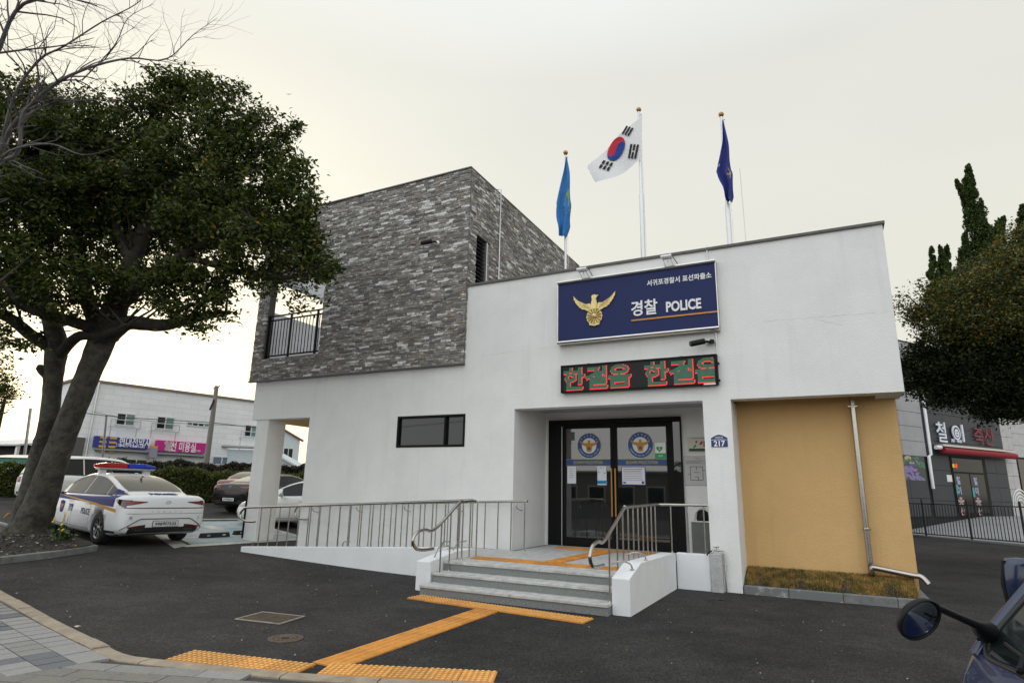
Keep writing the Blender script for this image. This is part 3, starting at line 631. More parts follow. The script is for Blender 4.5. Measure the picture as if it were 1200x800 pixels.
# bricks: list of (centre, size, axis)
BR = []
CH = .057
def lay(face, a0, a1, z0, z1, hole):
    nrow = int(round((z1 - z0) / CH)); ch = (z1 - z0) / nrow
    for r in range(nrow):
        z = z0 + r * ch; a = a0 - random.uniform(0, .2)
        while a < a1:
            L = random.choice((.14, .19, .24, .29, .29)) * random.uniform(.93, 1.05); s, e_ = max(a, a0), min(a + L, a1); a += L
            if e_ - s < .04: continue
            segs = [(s, e_)]
            if hole and hole[2] < z + ch / 2 < hole[3]:
                segs = [q for q in ((s, min(e_, hole[0])), (max(s, hole[1]), e_)) if q[1] - q[0] > .03]
            for (p, q) in segs: BR.append((face, (p + q) / 2, z + ch / 2, q - p - .005, ch - .005, random.uniform(.0, .016)))
lay('F', XBL, XB, ZBB, ZTB, (wx0, wx1, wz0, wz1))
lay('R', -.05, 7.0, ZT - .2, ZTB, (vy0, vy1, vz0, vz1))
lay('RB', -.05, .02, ZBB, ZT - .2, None)
vis = []
for k, q in enumerate(BR):
    face, a, z, L, h, pr = q
    c = Vector((a, -.05, z)) if face == 'F' else Vector((XB, a, z)); d = (c - CAM); fac = abs(d.normalized().dot(Vector((0, 1, 0)) if face == 'F' else Vector((1, 0, 0))))
    vis.append((-(L * fac / d.dot(AF)), k))
vis.sort(); top = set(k for _, k in vis[:292])
meshes = []
for mt in BM:
    bb = MB().box(-.5, .5, -.5, .5, -.5, .5, mt); o = bb.build('brick'); meshes.append(o.data); bpy.data.objects.remove(o)
stuff = MB()
for k, (face, a, z, L, h, pr) in enumerate(BR):
    mi = random.choices(range(6), (.26, .27, .20, .06, .10, .11))[0]
    if face == 'F': c = (a, -.025 - pr / 2, z); sz = (L, .05 + pr, h)
    else: c = (XB - .025 + pr / 2, a, z); sz = (.05 + pr, L, h)
    rot = (random.uniform(-.004, .004), 0, random.uniform(-.012, .012))
    if k in top: inst(meshes[mi], 'brick', bw, c, rot, sz)
    else:
        M = Matrix.Translation(c) @ Matrix.Rotation(rot[2], 4, 'Z') @ Matrix.Diagonal((*sz, 1)); stuff.box(-.5, .5, -.5, .5, -.5, .5, BM[mi], M)
tag(stuff.build('small_bricks', parent=bw), kind='stuff')
tile_cap = mat('brick_edge_cap', (.12, .118, .115), .6, var=.2, vscale=8)
MB().box(XBL - .02, XB + .02, -.09, .24, ZTB, ZTB + .03, tile_cap).box(XB - .25, XB + .02, .24, 7.02, ZTB, ZTB + .03, tile_cap).box(XBL - .02, XBL + .22, .24, 7.02, ZTB, ZTB + .03, tile_cap).build('edge_cap', parent=bw)
MB().box(XBL - .01, XB + .012, -.085, .0, ZBB - .035, ZBB - .002, cap_m).build('bottom_edge', parent=bw)
MB().tube([(XB + .012, -.055, ZBB), (XB + .012, -.055, ZTB)], .007, 6, tile_cap).build('corner_bead', parent=bw)
# left side: parapet below, beam above, open between; white inside
b = MB(); b.box(XBL + .03, XBL + .22, .22, 4.2, 4.2, 6.15, white_paint); b.box(XBL + .03, XBL + .22, .22, 4.2, 7.06, ZTB - .02, white_paint); b.box(XBL + .03, XBL + .22, 4.2, 6.8, 4.2, ZTB - .02, white_paint)
b.box(XBL + .22, -8.4, .22, 3.2, 4.2, 4.62, white_paint); b.box(-8.4, -8.2, .22, 6.8, 4.2, ZTB - .02, white_paint); b.box(XBL + .22, -8.4, .22, 1.0, 7.3, 7.45, white_paint)
b.box(XBL + .22, -8.4, 6.6, 6.79, 4.2, 6.15, white_paint)
b.build('balcony_inside', parent=bw)
# bricks lining the opening's left jamb are the wall ends; louvre
b = MB().box(XB - .16, XB - .15, vy0, vy1, vz0, vz1, black)
b.build('louvre_back', parent=bw); lv = mat('louvre', (.02, .02, .022), .5)
for i in range(12):
    z = vz0 + .05 + i * .098; MB().add([(XB - .13, vy0 + .01, z + .07), (XB - .13, vy0 + .48, z + .07), (XB - .04, vy0 + .48, z), (XB - .04, vy0 + .01, z), (XB - .13, vy0 + .01, z + .08), (XB - .13, vy0 + .48, z + .08), (XB - .04, vy0 + .48, z + .01), (XB - .04, vy0 + .01, z + .01)], [(0, 1, 2, 3), (7, 6, 5, 4), (3, 2, 6, 7), (0, 3, 7, 4), (1, 5, 6, 2), (0, 4, 5, 1)], lv).build('louvre_slat', parent=bw)
MB().box(XB - .15, XB - .005, vy0 + .50, vy0 + .54, vz0, vz1, alu).box(XB - .15, XB - .02, vy0 + .54, vy1, vz0, vz1, BM[1]).build('louvre_reveal', parent=bw)
MB().tube([(XB + .03, 1.37, 5.95), (XB + .03, 1.37, ZTB + .12), (XB - .12, 1.37, ZTB + .16), (XB - .12, 1.37, ZTB + .02)], .018, 8, alu).build('roof_conduit', parent=bw)
# balcony railing
rail = MB(); yb = .06
for z in (5.94, 5.66 + .16): rail.tube([(wx0 - .02, yb, z), (wx1 + .02, yb, z)], .022, 6, black_frame)
rail.tube([(wx0, yb, 4.84), (wx1, yb, 4.84)], .022, 6, black_frame)
br = rail.build('balcony_railing', parent=bw)
for x in (wx0 + .03, -9.80, -8.86): MB().box(x - .022, x + .022, yb - .022, yb + .022, 4.77, 5.95, black_frame).build('post', parent=br)
for i in range(17):
    x = wx0 + .13 + i * .1135
    if min(abs(x + 9.80), abs(x + 8.86)) > .04: MB().box(x - .008, x + .008, yb - .008, yb + .008, 4.86, 5.81, black_frame).build('baluster', parent=br)
# porch slab, ramp, steps -------------------------------------------------
floor_ = tag(empty('porch_floor'), kind='structure')
xsg = [-4.25 + i * .60 for i in range(9)]
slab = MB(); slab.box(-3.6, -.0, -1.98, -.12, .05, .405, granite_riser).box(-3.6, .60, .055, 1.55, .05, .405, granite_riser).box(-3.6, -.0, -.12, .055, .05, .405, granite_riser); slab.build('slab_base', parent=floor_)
xs_ = [-3.55, -2.95, -2.35, -1.75, -1.15, -.55, -.02, .60]
ys_ = [-1.975, -1.375, -.775, -.175, .425, 1.025, 1.52]
for i in range(len(xs_) - 1):
    for j in range(len(ys_) - 1):
        if xs_[i] < -3.2 and ys_[j] > -.2: continue
        if xs_[i] > -.1 and ys_[j] < -.1: continue
        MB().box(xs_[i] + .002, xs_[i + 1] - .002, ys_[j] + .002, ys_[j + 1] - .002, .40, .4195 + random.uniform(-.0006, .0006), granite_worn).build('paving_slab', parent=floor_)
steps = tag(empty('entrance_steps'), 'three worn grey granite steps up to the entrance porch', 'steps')
for i, (y0, z1) in enumerate([(-3.006, .14), (-2.687, .28), (-2.368, .42)]):
    y1 = y0 + (.40 if i == 2 else .36); xl = -3.13 + (.0 if i == 0 else 0)
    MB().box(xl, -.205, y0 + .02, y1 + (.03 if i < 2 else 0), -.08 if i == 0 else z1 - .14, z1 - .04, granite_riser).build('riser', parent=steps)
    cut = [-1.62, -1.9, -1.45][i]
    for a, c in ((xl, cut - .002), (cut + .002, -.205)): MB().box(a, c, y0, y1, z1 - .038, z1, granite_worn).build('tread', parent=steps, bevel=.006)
# access ramp
ramp = tag(empty('access_ramp'), 'white edged wheelchair ramp rising along the front wall', 'ramp')
b = MB(); b.add([(-8.9, -1.36, gz(-8.9, -1.4)), (-4.0, -1.36, .415), (-4.0, -.005, .415), (-8.9, -.005, gz(-8.9, 0)), (-8.9, -1.36, -.1), (-4.0, -1.36, -.1), (-4.0, -.005, -.1), (-8.9, -.005, -.1)], [(0, 1, 2, 3), (0, 4, 5, 1), (3, 2, 6, 7), (0, 3, 7, 4), (1, 5, 6, 2)], mat('ramp_concrete', (.27, .27, .265), .85, var=.15, vscale=6))
b.box(-4.0, -3.552, -1.36, -.005, -.1, .416, granite_worn)
b.build('ramp_surface', parent=ramp)
b = MB(); n_ = 12; vs = []
for i in range(n_ + 1):
    x = -8.86 + (8.86 - 3.66) * i / n_; zt = .245 + (.53 - .245) * i / n_ ; zb = -.1
    vs += [(x, -1.47, zb), (x, -1.47, zt), (x, -1.33, zt), (x, -1.33, zb)]
b.add(vs, [(i * 4 + k, i * 4 + 4 + k, i * 4 + 4 + (k + 1) % 4, i * 4 + (k + 1) % 4) for i in range(n_) for k in range(4)] + [(0, 1, 2, 3), tuple(n_ * 4 + k for k in (3, 2, 1, 0))], white_paint)
b.build('ramp_kerb', parent=ramp, bevel=.01)
lw = MB()   # low wall left of the steps
prof = [(-2.70, -.1), (-2.70, .435), (-1.99, .53), (-1.33, .53), (-1.33, -.1)]
lw.prism(prof, -3.42, -3.15, lambda a, c, h: Vector((h, a, c)), white_paint)
lw = lw.build('low_wall', bevel=.012); tag(lw, 'short white low wall at the left end of the granite steps', 'low wall')
ww = MB(); prof = [(-2.845, -.1), (-2.845, .452), (-2.28, .60), (-.13, .565), (-.13, -.1)]
ww.prism(prof, -.198, .048, lambda a, c, h: Vector((h, a, c)), white_paint).box(.05, .600, -.09, .05, -.1, .570, white_paint)
ww = ww.build('wing_wall', bevel=.012); tag(ww, 'white angled wing wall on the right side of the granite steps', 'low wall')
# right kerb and dry grass bed
bed = tag(empty('grass_bed'), 'narrow bed of dry grass under the ochre wall with a grey kerb', 'planting bed')
kb = [(1.09, -.02), (1.75, -.03), (2.5, -.035), (3.2, -.02), (3.62, .02)]
for i in range(4):
    (ax, ay), (bx, by) = kb[i], kb[i + 1]
    b = MB(); b.add([(ax + .003, ay, -.05), (bx - .003, by, -.05), (bx - .003, by + .13, -.05), (ax + .003, ay + .13, -.05), (ax + .003, ay, .125), (bx - .003, by, .125), (bx - .003, by + .13, .125), (ax + .003, ay + .13, .125)], [(3, 2, 1, 0), (4, 5, 6, 7), (0, 1, 5, 4), (1, 2, 6, 5), (2, 3, 7, 6), (3, 0, 4, 7)], mat('patchy_kerb_stone', (.16, .165, .165), .85, col2=(.42, .42, .41), thr=(.52, .60), vscale=2.2, bump=.3) if i < 2 else kerb_grey); b.build('kerb_stone', parent=bed, bevel=.008)
MB().box(3.49, 3.62, .155, 5.0, -.05, .125, kerb_grey).build('kerb_stone', parent=bed, bevel=.008)
b = MB().grid(lambda u, v: (1.08 + u * 2.41, .10 + v * .63, .085 + .24 * v ** .8 + .02 * math.sin(u * 23) + .015 * math.sin(u * 51 + 2)), 40, 8, soil); b.build('bed_soil', parent=bed)
MB().grid(lambda u, v: (3.50 + u * .0, .73 + v * 4, .2), 1, 1, soil)
def grass(name, n, fn, mts, hmin, hmax, parent=None):
    vs = []; fs = []; mi = []
    for i in range(n):
        x, y, z = fn(); h = random.uniform(hmin, hmax); a = random.uniform(0, 6.28); wv = random.uniform(.0025, .005); lx, ly = random.gauss(0, .45) * h, random.gauss(-.15, .4) * h
        k = len(vs); ca, sa = math.cos(a) * wv, math.sin(a) * wv
        vs += [(x - ca, y - sa, z), (x + ca, y + sa, z), (x + lx * .4 + ca * .7, y + ly * .4 + sa * .7, z + h * .6), (x + lx * .4 - ca * .7, y + ly * .4 - sa * .7, z + h * .6), (x + lx, y + ly, z + h)]
        fs += [(k, k + 1, k + 2, k + 3), (k + 3, k + 2, k + 4)]; q = (random.choices(range(len(mts)), (.4, .3, .2, .1)[:len(mts)])[0] if random.random() < .5 else int(abs(noise.noise((x * 3, y * 3, 0))) * 7) % len(mts)); mi += [q, q]
    b = MB(); b.v = vs; b.f = fs; b.mats = mts; b.mi = mi; b.sm = [False] * len(fs); return tag(b.build(name, parent=parent), kind='stuff')
GR = [mat('dry_grass', srgb('#b3904f'), .9, var=.3, vscale=3), mat('olive_grass', srgb('#74703a'), .9, var=.3, vscale=3), mat('dead_leaves', srgb('#6e5236'), .9, var=.3, vscale=5), mat('green_grass', srgb('#3c4a1c'), .9)]
def gf():
    u, v = random.random(), random.random() ** .9; return (1.09 + u * 2.40, .15 + v * .57, .09 + .235 * (.03 + v) ** .8)
grass('dry_grass', 26000, gf, GR, .012, .06, bed)
random.seed(77)
crk = mat('hairline_crack', (.50, .50, .49), .9)
for (xa_, za_, xb_, zb_) in ((1.7, 4.47, 3.6, 4.43), (-3.9, 4.32, -2.3, 4.36), (2.4, 4.46, 2.9, 4.28)):
    P = [Vector((lerp_(xa_, xb_, i / 30), -.0005, lerp_(za_, zb_, i / 30) + random.gauss(0, .006))) for i in range(31)]; MB().tube(P, [(.0022 * random.random() + .0005) for _ in P], 4, crk).build('hairline_crack', parent=st)
# drain pipe
dp = MB().tube(bez([(2.93, .64, 3.34), (2.93, .64, 3.0), (2.93, .64, .55), (2.95, .62, .48), (3.05, .60, .462), (3.45, .58, .40), (3.58, .56, .385), (3.66, .53, .29)], 5), .043, 12, steel)
dp = dp.build('drain_pipe', parent=st)
for z in (3.02, 1.05): MB().lathe([(.05, -.02), (.052, 0), (.05, .02)], 16, steel, Matrix.Translation((2.93, .64, z))).box(2.925, 2.935, .64, .74, z - .01, z + .01, steel).box(2.86, 3.0, .60, .61, z - .008, z + .008, steel).build('pipe_clip', parent=dp)
# ------------------------------------------------------------------ big sign
FX = lambda a, c, h: Vector((a, -h, c))
sg = tag(empty('police_sign', (-.565, 0, 5.03)), 'large navy sign reading 경찰 POLICE with a gold eagle emblem', 'sign')
def S_(b, name, **k): o = b.build(name, parent=sg, **k); o.location = (.565, 0, -5.03); return o
x0, x1, z0, z1 = -2.11, .98, 4.36, 5.69
S_(MB().box(x0 + .01, x1 - .01, -.13, -.02, z0 + .07, z1 - .07, navy), 'panel')
chrome = mat('brushed_trim', (.60, .58, .54), .22, 1, var=.1, vscale=3)
for zz_ in (z0, z1 - .075):
    b = MB(); pr = [(-.135, 0), (-.165, .012), (-.178, .0375), (-.165, .063), (-.135, .075), (-.01, .075), (-.01, 0)]
    b.prism(pr, x0, x1, lambda a, c, h: Vector((h, a, zz_ + c)), chrome); S_(b, 'trim_rail')
S_(MB().box(x0 - .002, x0 + .01, -.142, -.01, z0 + .075, z1 - .075, chrome).box(x1 - .01, x1 + .002, -.142, -.01, z0 + .075, z1 - .075, chrome), 'side_trim')
b = MB(); ew = .435; cx, cz = -1.33, 5.03
F3 = lambda a, c, h: Vector((a, -.13 - h, c))
WING = [(.10, .10), (.20, .26), (.42, .24), (.62, .36), (.82, .52), (1.0, .74), (.97, .58), (.99, .56), (.90, .44), (.92, .40), (.82, .30), (.83, .26), (.72, .17), (.73, .12), (.60, .06), (.60, .01), (.46, -.02), (.30, -.12), (.12, -.10)]
for sgn in (1, -1):
    b.prism([(cx + sgn * x * ew, cz + y * ew * .92) for x, y in WING][::sgn], 0, .03, F3, gold)
    for k in range(6):
        t = k / 6; b.tube([F3(cx + sgn * (.22 + .1 * t) * ew, cz + (.02 + .16 * t) * ew, .032), F3(cx + sgn * (.62 + .3 * t) * ew, cz + (.10 + .46 * t) * ew, .030)], [.008, .003], 5, gold)
b.prism([(cx + x * ew, cz + y * ew) for x, y in [(-.12, .55), (-.06, .62), (.06, .63), (.12, .58), (.22, .60), (.13, .50), (.09, .42), (.14, .2), (.12, -.05), (-.12, -.05), (-.14, .2), (-.09, .42)]], 0, .045, F3, gold)
sc = []
for k in range(48):
    a = 2 * math.pi * k / 48; rr0 = .150 + .014 * abs(math.cos(a * 7)); sc.append((cx + rr0 * math.cos(a), cz - .17 + rr0 * 1.05 * math.sin(a)))
b.prism(sc, 0, .03, F3, gold)
gold_d = mat('gold_shadow', (.20, .13, .04), .5, .4)
for k in range(14):
    a = 2 * math.pi * (k + .5) / 14; b.tube([F3(cx + .062 * math.cos(a), cz - .17 + .062 * math.sin(a), .033), F3(cx + .148 * math.cos(a), cz - .17 + .155 * math.sin(a), .028)], [.006, .010], 5, gold_d)
    a = 2 * math.pi * k / 14; b.tube([F3(cx + .060 * math.cos(a), cz - .17 + .060 * math.sin(a), .036), F3(cx + .14 * math.cos(a), cz - .17 + .148 * math.sin(a), .034)], [.008, .016], 6, gold)
b.lathe([(.0001, .085), (.03, .078), (.05, .055), (.058, .025)], 16, gold, Matrix.Translation((cx, -.13, cz - .165)) @ Matrix.Rotation(R(90), 4, 'X'))
b.prism([(cx - .09, cz - .30), (cx + .09, cz - .30), (cx + .11, cz - .335), (cx, cz - .36), (cx - .11, cz - .335)], 0, .034, F3, gold)
S_(b, 'eagle_emblem')
S_(MB().text('경찰', .3, white_p, (-.345, -.13, 4.925), (1, 0, 0), (0, 0, 1), .02, bold=.018, width=.50), 'lettering')
S_(MB().text('POLICE', .2, white_p, (.38, -.13, 4.885), (1, 0, 0), (0, 0, 1), .02, bold=.03, width=.63), 'lettering')
S_(MB().text('서귀포경찰서 표선파출소', .12, white_p, (.31, -.13, 5.40), (1, 0, 0), (0, 0, 1), .004, bold=.02, width=1.18), 'lettering')
S_(MB().box(-.60, x1 - .012, -.145, -.131, 4.685, 4.712, orange), 'orange_line')
for k, x in enumerate((-1.50, .17)):
    t = empty('sign_lamp', (x, -.1, 5.70), 0, ['small floodlight bracket over the left part of the police sign', 'small floodlight bracket over the middle of the police sign'][k], 'floodlight', 'floodlights over the police sign')
    MB().box(-.13, .07, -.24, -.10, .10, .14, alu).box(-.12, .06, -.23, -.11, .085, .099, white_p).build('lamp_head', parent=t, bevel=.008)
    MB().tube([(-.02, -.1, .03), (-.02, -.17, .14), (-.0, .05, .26), (.02, .02, .22)], .008, 6, alu).tube([(.0, .05, .26), (.14, -.05, .0)], .007, 6, black).tube([(-.10, .05, .0), (-.10, -.18, .10)], .007, 6, alu).tube([(.05, .05, .0), (.03, -.18, .10)], .007, 6, alu).build('arm', parent=t)
MB().tube([(.83, -.02, 6.02), (.83, -.02, 5.7)], .012, 6, alu).build('sign_bracket', parent=sg).location = (.565, 0, -5.03)
# ------------------------------------------------------------------ LED board
ld = tag(empty('led_board', (-.57, 0, 3.665)), 'black scrolling LED board with green and red dot letters under the police sign', 'LED sign')
LX0, LX1, LZ0, LZ1 = -2.05, .905, 3.393, 3.938
def L_(b, name, **k): o = b.build(name, parent=ld, **k); o.location = (.57, 0, -3.665); return o
b = MB().box(LX0, LX1, -.105, -.012, LZ0, LZ1, black); L_(b, 'housing', bevel=.008)
b = MB()
for a in ((LX0, LX1, LZ0, LZ0 + .028), (LX0, LX1, LZ1 - .028, LZ1), (LX0, LX0 + .028, LZ0 + .028, LZ1 - .028), (LX1 - .028, LX1, LZ0 + .028, LZ1 - .028)): b.box(a[0], a[1], -.12, -.104, a[2], a[3], black_frame)
L_(b, 'bezel')
rows = 24; pitch = (LZ1 - LZ0 - .07) / rows; cols = int((LX1 - LX0 - .07) / pitch)
def raster(text, Wd, H):
    b = MB(); b.text(text, 1, None, (0, 0, 0), (1, 0, 0), (0, 1, 0), .001, bold=.035)
    xs = [v[0] for v in b.v]; ys = [v[1] for v in b.v]; X0, X1, Y0, Y1 = min(xs), max(xs), min(ys), max(ys); g = [[0] * Wd for _ in range(H)]
    for f in b.f:
        for i in range(1, len(f) - 1):
            T = [b.v[f[0]], b.v[f[i]], b.v[f[i + 1]]]; T = [((p[0] - X0) / (X1 - X0) * Wd, (p[1] - Y0) / (Y1 - Y0) * H) for p in T]
            for c in range(max(0, int(min(p[0] for p in T)) - 1), min(Wd, int(max(p[0] for p in T)) + 2)):
                for r in range(max(0, int(min(p[1] for p in T)) - 1), min(H, int(max(p[1] for p in T)) + 2)):
                    px, py = c + .5, r + .5; s = [(T[(k + 1) % 3][0] - T[k][0]) * (py - T[k][1]) - (T[(k + 1) % 3][1] - T[k][1]) * (px - T[k][0]) for k in range(3)]
                    if all(q >= -1e-9 for q in s) or all(q <= 1e-9 for q in s): g[r][c] = 1
    return g
gridm = [[0] * cols for _ in range(rows)]
cw = 23; pos = 1
for ch in ['한', '걸', '음', None, '한', '걸', '음']:
    if ch is None: pos += 12; continue
    g = raster(ch, cw - 1, rows - 2)
    for r in range(rows - 2):
        for c in range(cw - 1):
            if g[r][c] and pos + c < cols: gridm[r + 1][pos + c] = 2
    pos += cw
for r in range(rows):
    for c in range(cols):
        if gridm[r][c] == 0:
            up = gridm[r + 1][c] if r + 1 < rows else 0; lf = gridm[r][c - 1] if c else 0
            if up == 2 or lf == 2: gridm[r][c] = 1
lg = mat('led_green', (.07, .20, .125), .6, emit=.35); lr = mat('led_red', (.75, .03, .03), .6, emit=.9); lo = mat('led_off', (.035, .03, .03), .7)
bd = {0: MB(), 1: MB(), 2: MB()}
for r in range(rows):
    for c in range(cols):
        x = LX0 + .035 + (c + .5) * pitch; z = LZ0 + .035 + (r + .5) * pitch; k = gridm[r][c]; s = pitch * (.36 if k == 2 else .46 if k else .3)
        bd[k].add([(x - s, -.108, z - s), (x + s, -.108, z - s), (x + s, -.108, z + s), (x - s, -.108, z + s)], [(0, 1, 2, 3)], (lo, lr, lg)[k])
for k, nme in ((2, 'green_leds'), (1, 'red_leds'), (0, 'unlit_leds')): tag(L_(bd[k], nme), kind='stuff')
L_(MB().box(.66, .86, -.123, -.1215, LZ0 + .004, LZ0 + .028, white_p), 'maker_label')
b = MB()
for x in (-1.5, .28):
    for z in (LZ1, LZ0): b.tube([(x - .03, -.03, z), (x - .02, -.05, z + (.025 if z == LZ1 else -.025)), (x + .02, -.05, z + (.025 if z == LZ1 else -.025)), (x + .03, -.03, z)], .008, 6, alu)
L_(b, 'mount_lug'); b = MB(); b.box(LX1, LX1 + .03, -.09, -.05, 3.75, 3.79, black); b.box(LX1, LX1 + .03, -.09, -.05, 3.45, 3.49, black)
L_(b, 'mount_lug')
tag(MB().tube([(.90, -.02, 4.36), (.90, -.02, 3.94)], .012, 8, alu).build('cable_conduit'), 'thin grey cable conduit between the police sign and the LED board', 'conduit')
# ------------------------------------------------------------------ cameras
def cctv(name, label, loc, fl=1, bracket=True):
    t = empty('security_camera', loc, 0, label, 'camera')
    M = Matrix.Rotation(R(90), 4, 'Y') @ Matrix.Rotation(R(-14 * fl), 4, 'X')
    MB().tube([(-fl * .0, -.02, .01), (-fl * .22, -.13, -.045)], .052, 14, black).build('body', parent=t)
    MB().tube([(-fl * .22, -.13, -.045), (-fl * .235, -.138, -.048)], .045, 14, mat('lens_glass', (.02, .02, .025), .05)).build('lens', parent=t)
    MB().tube([(fl * .0, .0, .0), (fl * .04, .05, .02), (fl * .04, .13, .02)], .02, 10, black).lathe([(.055, 0), (.055, .02), (.02, .04)], 16, white_p, Matrix.Translation((fl * .04, .145, .02)) @ Matrix.Rotation(R(90), 4, 'X')).build('mount', parent=t)
cctv('security_camera', 'black bullet camera on the stucco between police sign and LED board', (.72, -.15, 4.16))
cctv('security_camera', 'small bullet camera mounted on the grey brick wall', (-5.20, -.24, 7.06))
MB().lathe([(.045, -.03), (.05, 0), (.045, .03), (0.001, .05)], 14, black, Matrix.Translation((.83, -.08, 4.17))).build('dome', parent=[o for o in COL.objects if o.name.startswith('security_camera')][0]).location = (-.72, .15, -4.16)
# ------------------------------------------------------------------ address plate
ap = tag(empty('address_plate', (.847, -.0, 2.43)), 'navy house number plate 217 with white border on the pillar', 'sign')
sh = [(-.145, -.11), (.145, -.11), (.145, .055), (.06, .105), (0, .118), (-.06, .105), (-.145, .055)]
plate_b = mat('plate_blue', srgb('#1c2f6e'), .4)
MB().prism([(x * 1.0, z) for x, z in sh], 0, .006, FX, white_p).prism([(x * .94, z * .93) for x, z in sh], .006, .009, FX, plate_b).box(-.136, .136, -.0105, -.009, .018, .024, white_p).build('plate', parent=ap)
MB().text('217', .098, white_p, (0, -.009, -.042), (1, 0, 0), (0, 0, 1), .002, bold=.03, width=.185).build('number', parent=ap)
MB().text('표선동서로', .03, white_p, (0, -.009, .062), (1, 0, 0), (0, 0, 1), .001, bold=.02, width=.13).text('Pyoseondongseo-ro', .014, white_p, (0, -.009, .034), (1, 0, 0), (0, 0, 1), .001, width=.16).build('street_name', parent=ap)
# ------------------------------------------------------------------ boards on the porch wall
def board(name, label, x0, x1, z0, z1, face, frame, y=1.58):
    t = empty(name, ((x0 + x1) / 2, y, (z0 + z1) / 2), 0, label, 'sign'); w2, h2 = (x1 - x0) / 2, (z1 - z0) / 2
    MB().box(-w2, w2, -.02, -.001, -h2, h2, frame).build('frame', parent=t, bevel=.004)
    MB().box(-w2 + .012, w2 - .012, -.023, -.0205, -h2 + .012, h2 - .012, face).build('face', parent=t); return t, w2, h2
cream = mat('cream_sign', (.60, .57, .50), .5); greyb = mat('grey_board', (.50, .50, .49), .5); silver = mat('silver_frame', (.35, .35, .35), .4, .5)
t, w2, h2 = board('warning_sign', 'cream notice plate beside the glass door on the porch wall', 0.0, .42, 2.33, 2.64, cream, cream)
b = MB().box(-w2 + .03, w2 - .03, -.025, -.0235, -h2 + .03, -h2 + .085, mat('dark_green', (.01, .05, .03), .5)); F4 = lambda a, c, h: Vector((a, -.0235 - h, c))
b.prism([(.02, .02), (.07, .08), (.10, .05), (.05, -.01)], 0, .002, F4, red_m).prism([(-.06, .07), (-.02, .09), (-.01, .05), (-.04, .03)], 0, .002, F4, red_m).prism([(-.10, -.04), (-.05, .02), (-.03, -.02), (-.09, -.07)], 0, .002, F4, green_t).prism([(.11, .08), (.13, .08), (.13, -.04), (.10, -.04)], 0, .002, F4, txt_dk)
for k in range(5): b.box(-w2 + .08, w2 - .05 - random.random() * .05, -.025, -.0235, h2 - .03 - k * .0, h2 - .022, txt_dk)
b.build('print', parent=t)
t, w2, h2 = board('office_plan_board', 'grey framed floor plan board under the cream plate by the door', -.085, .385, 1.70, 2.27, greyb, silver)
b = MB().text('안내도', .04, red_m, (.05, -.0235, h2 - .05), (1, 0, 0), (0, 0, 1), .001)
for k in range(4): b.box(-w2 + .04, w2 - .06 * (k % 3) - .04, -.025, -.0235, h2 - .095 - k * .018, h2 - .090 - k * .018, txt_dk)
for a in ((-.12, -.11, -.18, .08), (.12, .13, -.18, .08), (-.12, .12, .07, .08), (-.12, .12, -.19, -.18), (-.05, .06, -.04, -.03), (-.17, -.12, -.08, -.07), (.13, .17, 0, .01), (0, .01, .01, .07), (-.03, .04, -.13, -.12), (.03, .04, -.18, -.13)): b.box(a[0], a[1], -.025, -.0235, a[2], a[3], txt_dk)
b.build('print', parent=t)
# ------------------------------------------------------------------ cabinet in the porch
t = empty('porch_cabinet', (.24, 1.32, .42), 0, 'grey metal cabinet standing in the porch corner by the pillar', 'cabinet')
cabm = mat('cabinet_grey', (.12, .125, .115), .6, var=.1)
MB().box(-.17, .30, -.12, .2, .0, .60, cabm).build('body', parent=t, bevel=.01); MB().box(-.18, .31, -.13, .21, .602, .625, alu).build('lid', parent=t, bevel=.004)
t2 = empty('kettle_appliance', (.27, 1.32, 1.045), 0, 'black kettle shaped appliance on top of the grey porch cabinet', 'appliance')
MB().lathe([(.11, 0), (.12, .05), (.10, .16), (.05, .20), (0.001, .21)], 18, black).build('body', parent=t2)
MB().tube(bez([(-.13, 0, -.35), (-.15, 0, 0), (-.12, 0, .14), (-.02, 0, .24), (.06, 0, .235)], 5), .012, 8, alu).build('hose', parent=t2)
# ------------------------------------------------------------------ handrails
def post(x, y, z0, z1, parent, r=.0125, name='baluster', mt=None):
    return MB().tube([(x, y, z0), (x, y, z1)], r, 8, mt or steel).lathe([(.028, 0), (.026, .01), (.014, .014)], 10, steel, Matrix.Translation((x, y, z0))).build(name, parent=parent)
rl = tag(empty('ramp_handrail'), 'long steel handrail along the outer edge of the white ramp', 'handrail')
zr = lambda x: 1.045 + (x + 8.9) * .0535
MB().tube(bez([(-8.60, -1.4, .765), (-8.85, -1.4, .76), (-9.02, -1.4, .80), (-9.08, -1.4, .91), (-9.0, -1.4, 1.01), (-8.85, -1.4, 1.05), (-8.0, -1.4, zr(-8.0)), (-5, -1.4, zr(-5)), (-3.35, -1.4, zr(-3.35)), (-3.2, -1.45, 1.345), (-3.03, -1.6, 1.34), (-3.03, -2.0, 1.333)], 6), .024, 12, steel).build('top_rail', parent=rl)
ztop = lambda x: .245 + (.53 - .245) * (x + 8.86) / 5.2
x = -8.44; i = 0
while x < -3.3:
    post(x, -1.4, ztop(x), zr(x) - .02, rl); x += .275; i += 1
for x in (-8.55, -6.05, -3.75): MB().tube(bez([(x - .06, -1.40, ztop(x)), (x - .03, -1.40, ztop(x) + .09), (x + .11, -1.40, ztop(x) + .10)], 5), .011, 8, steel).build('brace', parent=rl)
ri = tag(empty('wall_handrail'), 'steel handrail close to the wall behind the ramp, ending at the porch', 'handrail')
zi = lambda x: 1.10 + (x + 8.6) * .0405
MB().tube(bez([(-8.32, -.15, .79), (-8.55, -.15, .785), (-8.70, -.15, .83), (-8.75, -.15, .94), (-8.68, -.15, 1.05), (-8.5, -.15, zi(-8.5)), (-6, -.15, zi(-6)), (-2.72, -.15, zi(-2.72))], 6), .024, 12, steel).build('top_rail', parent=ri)
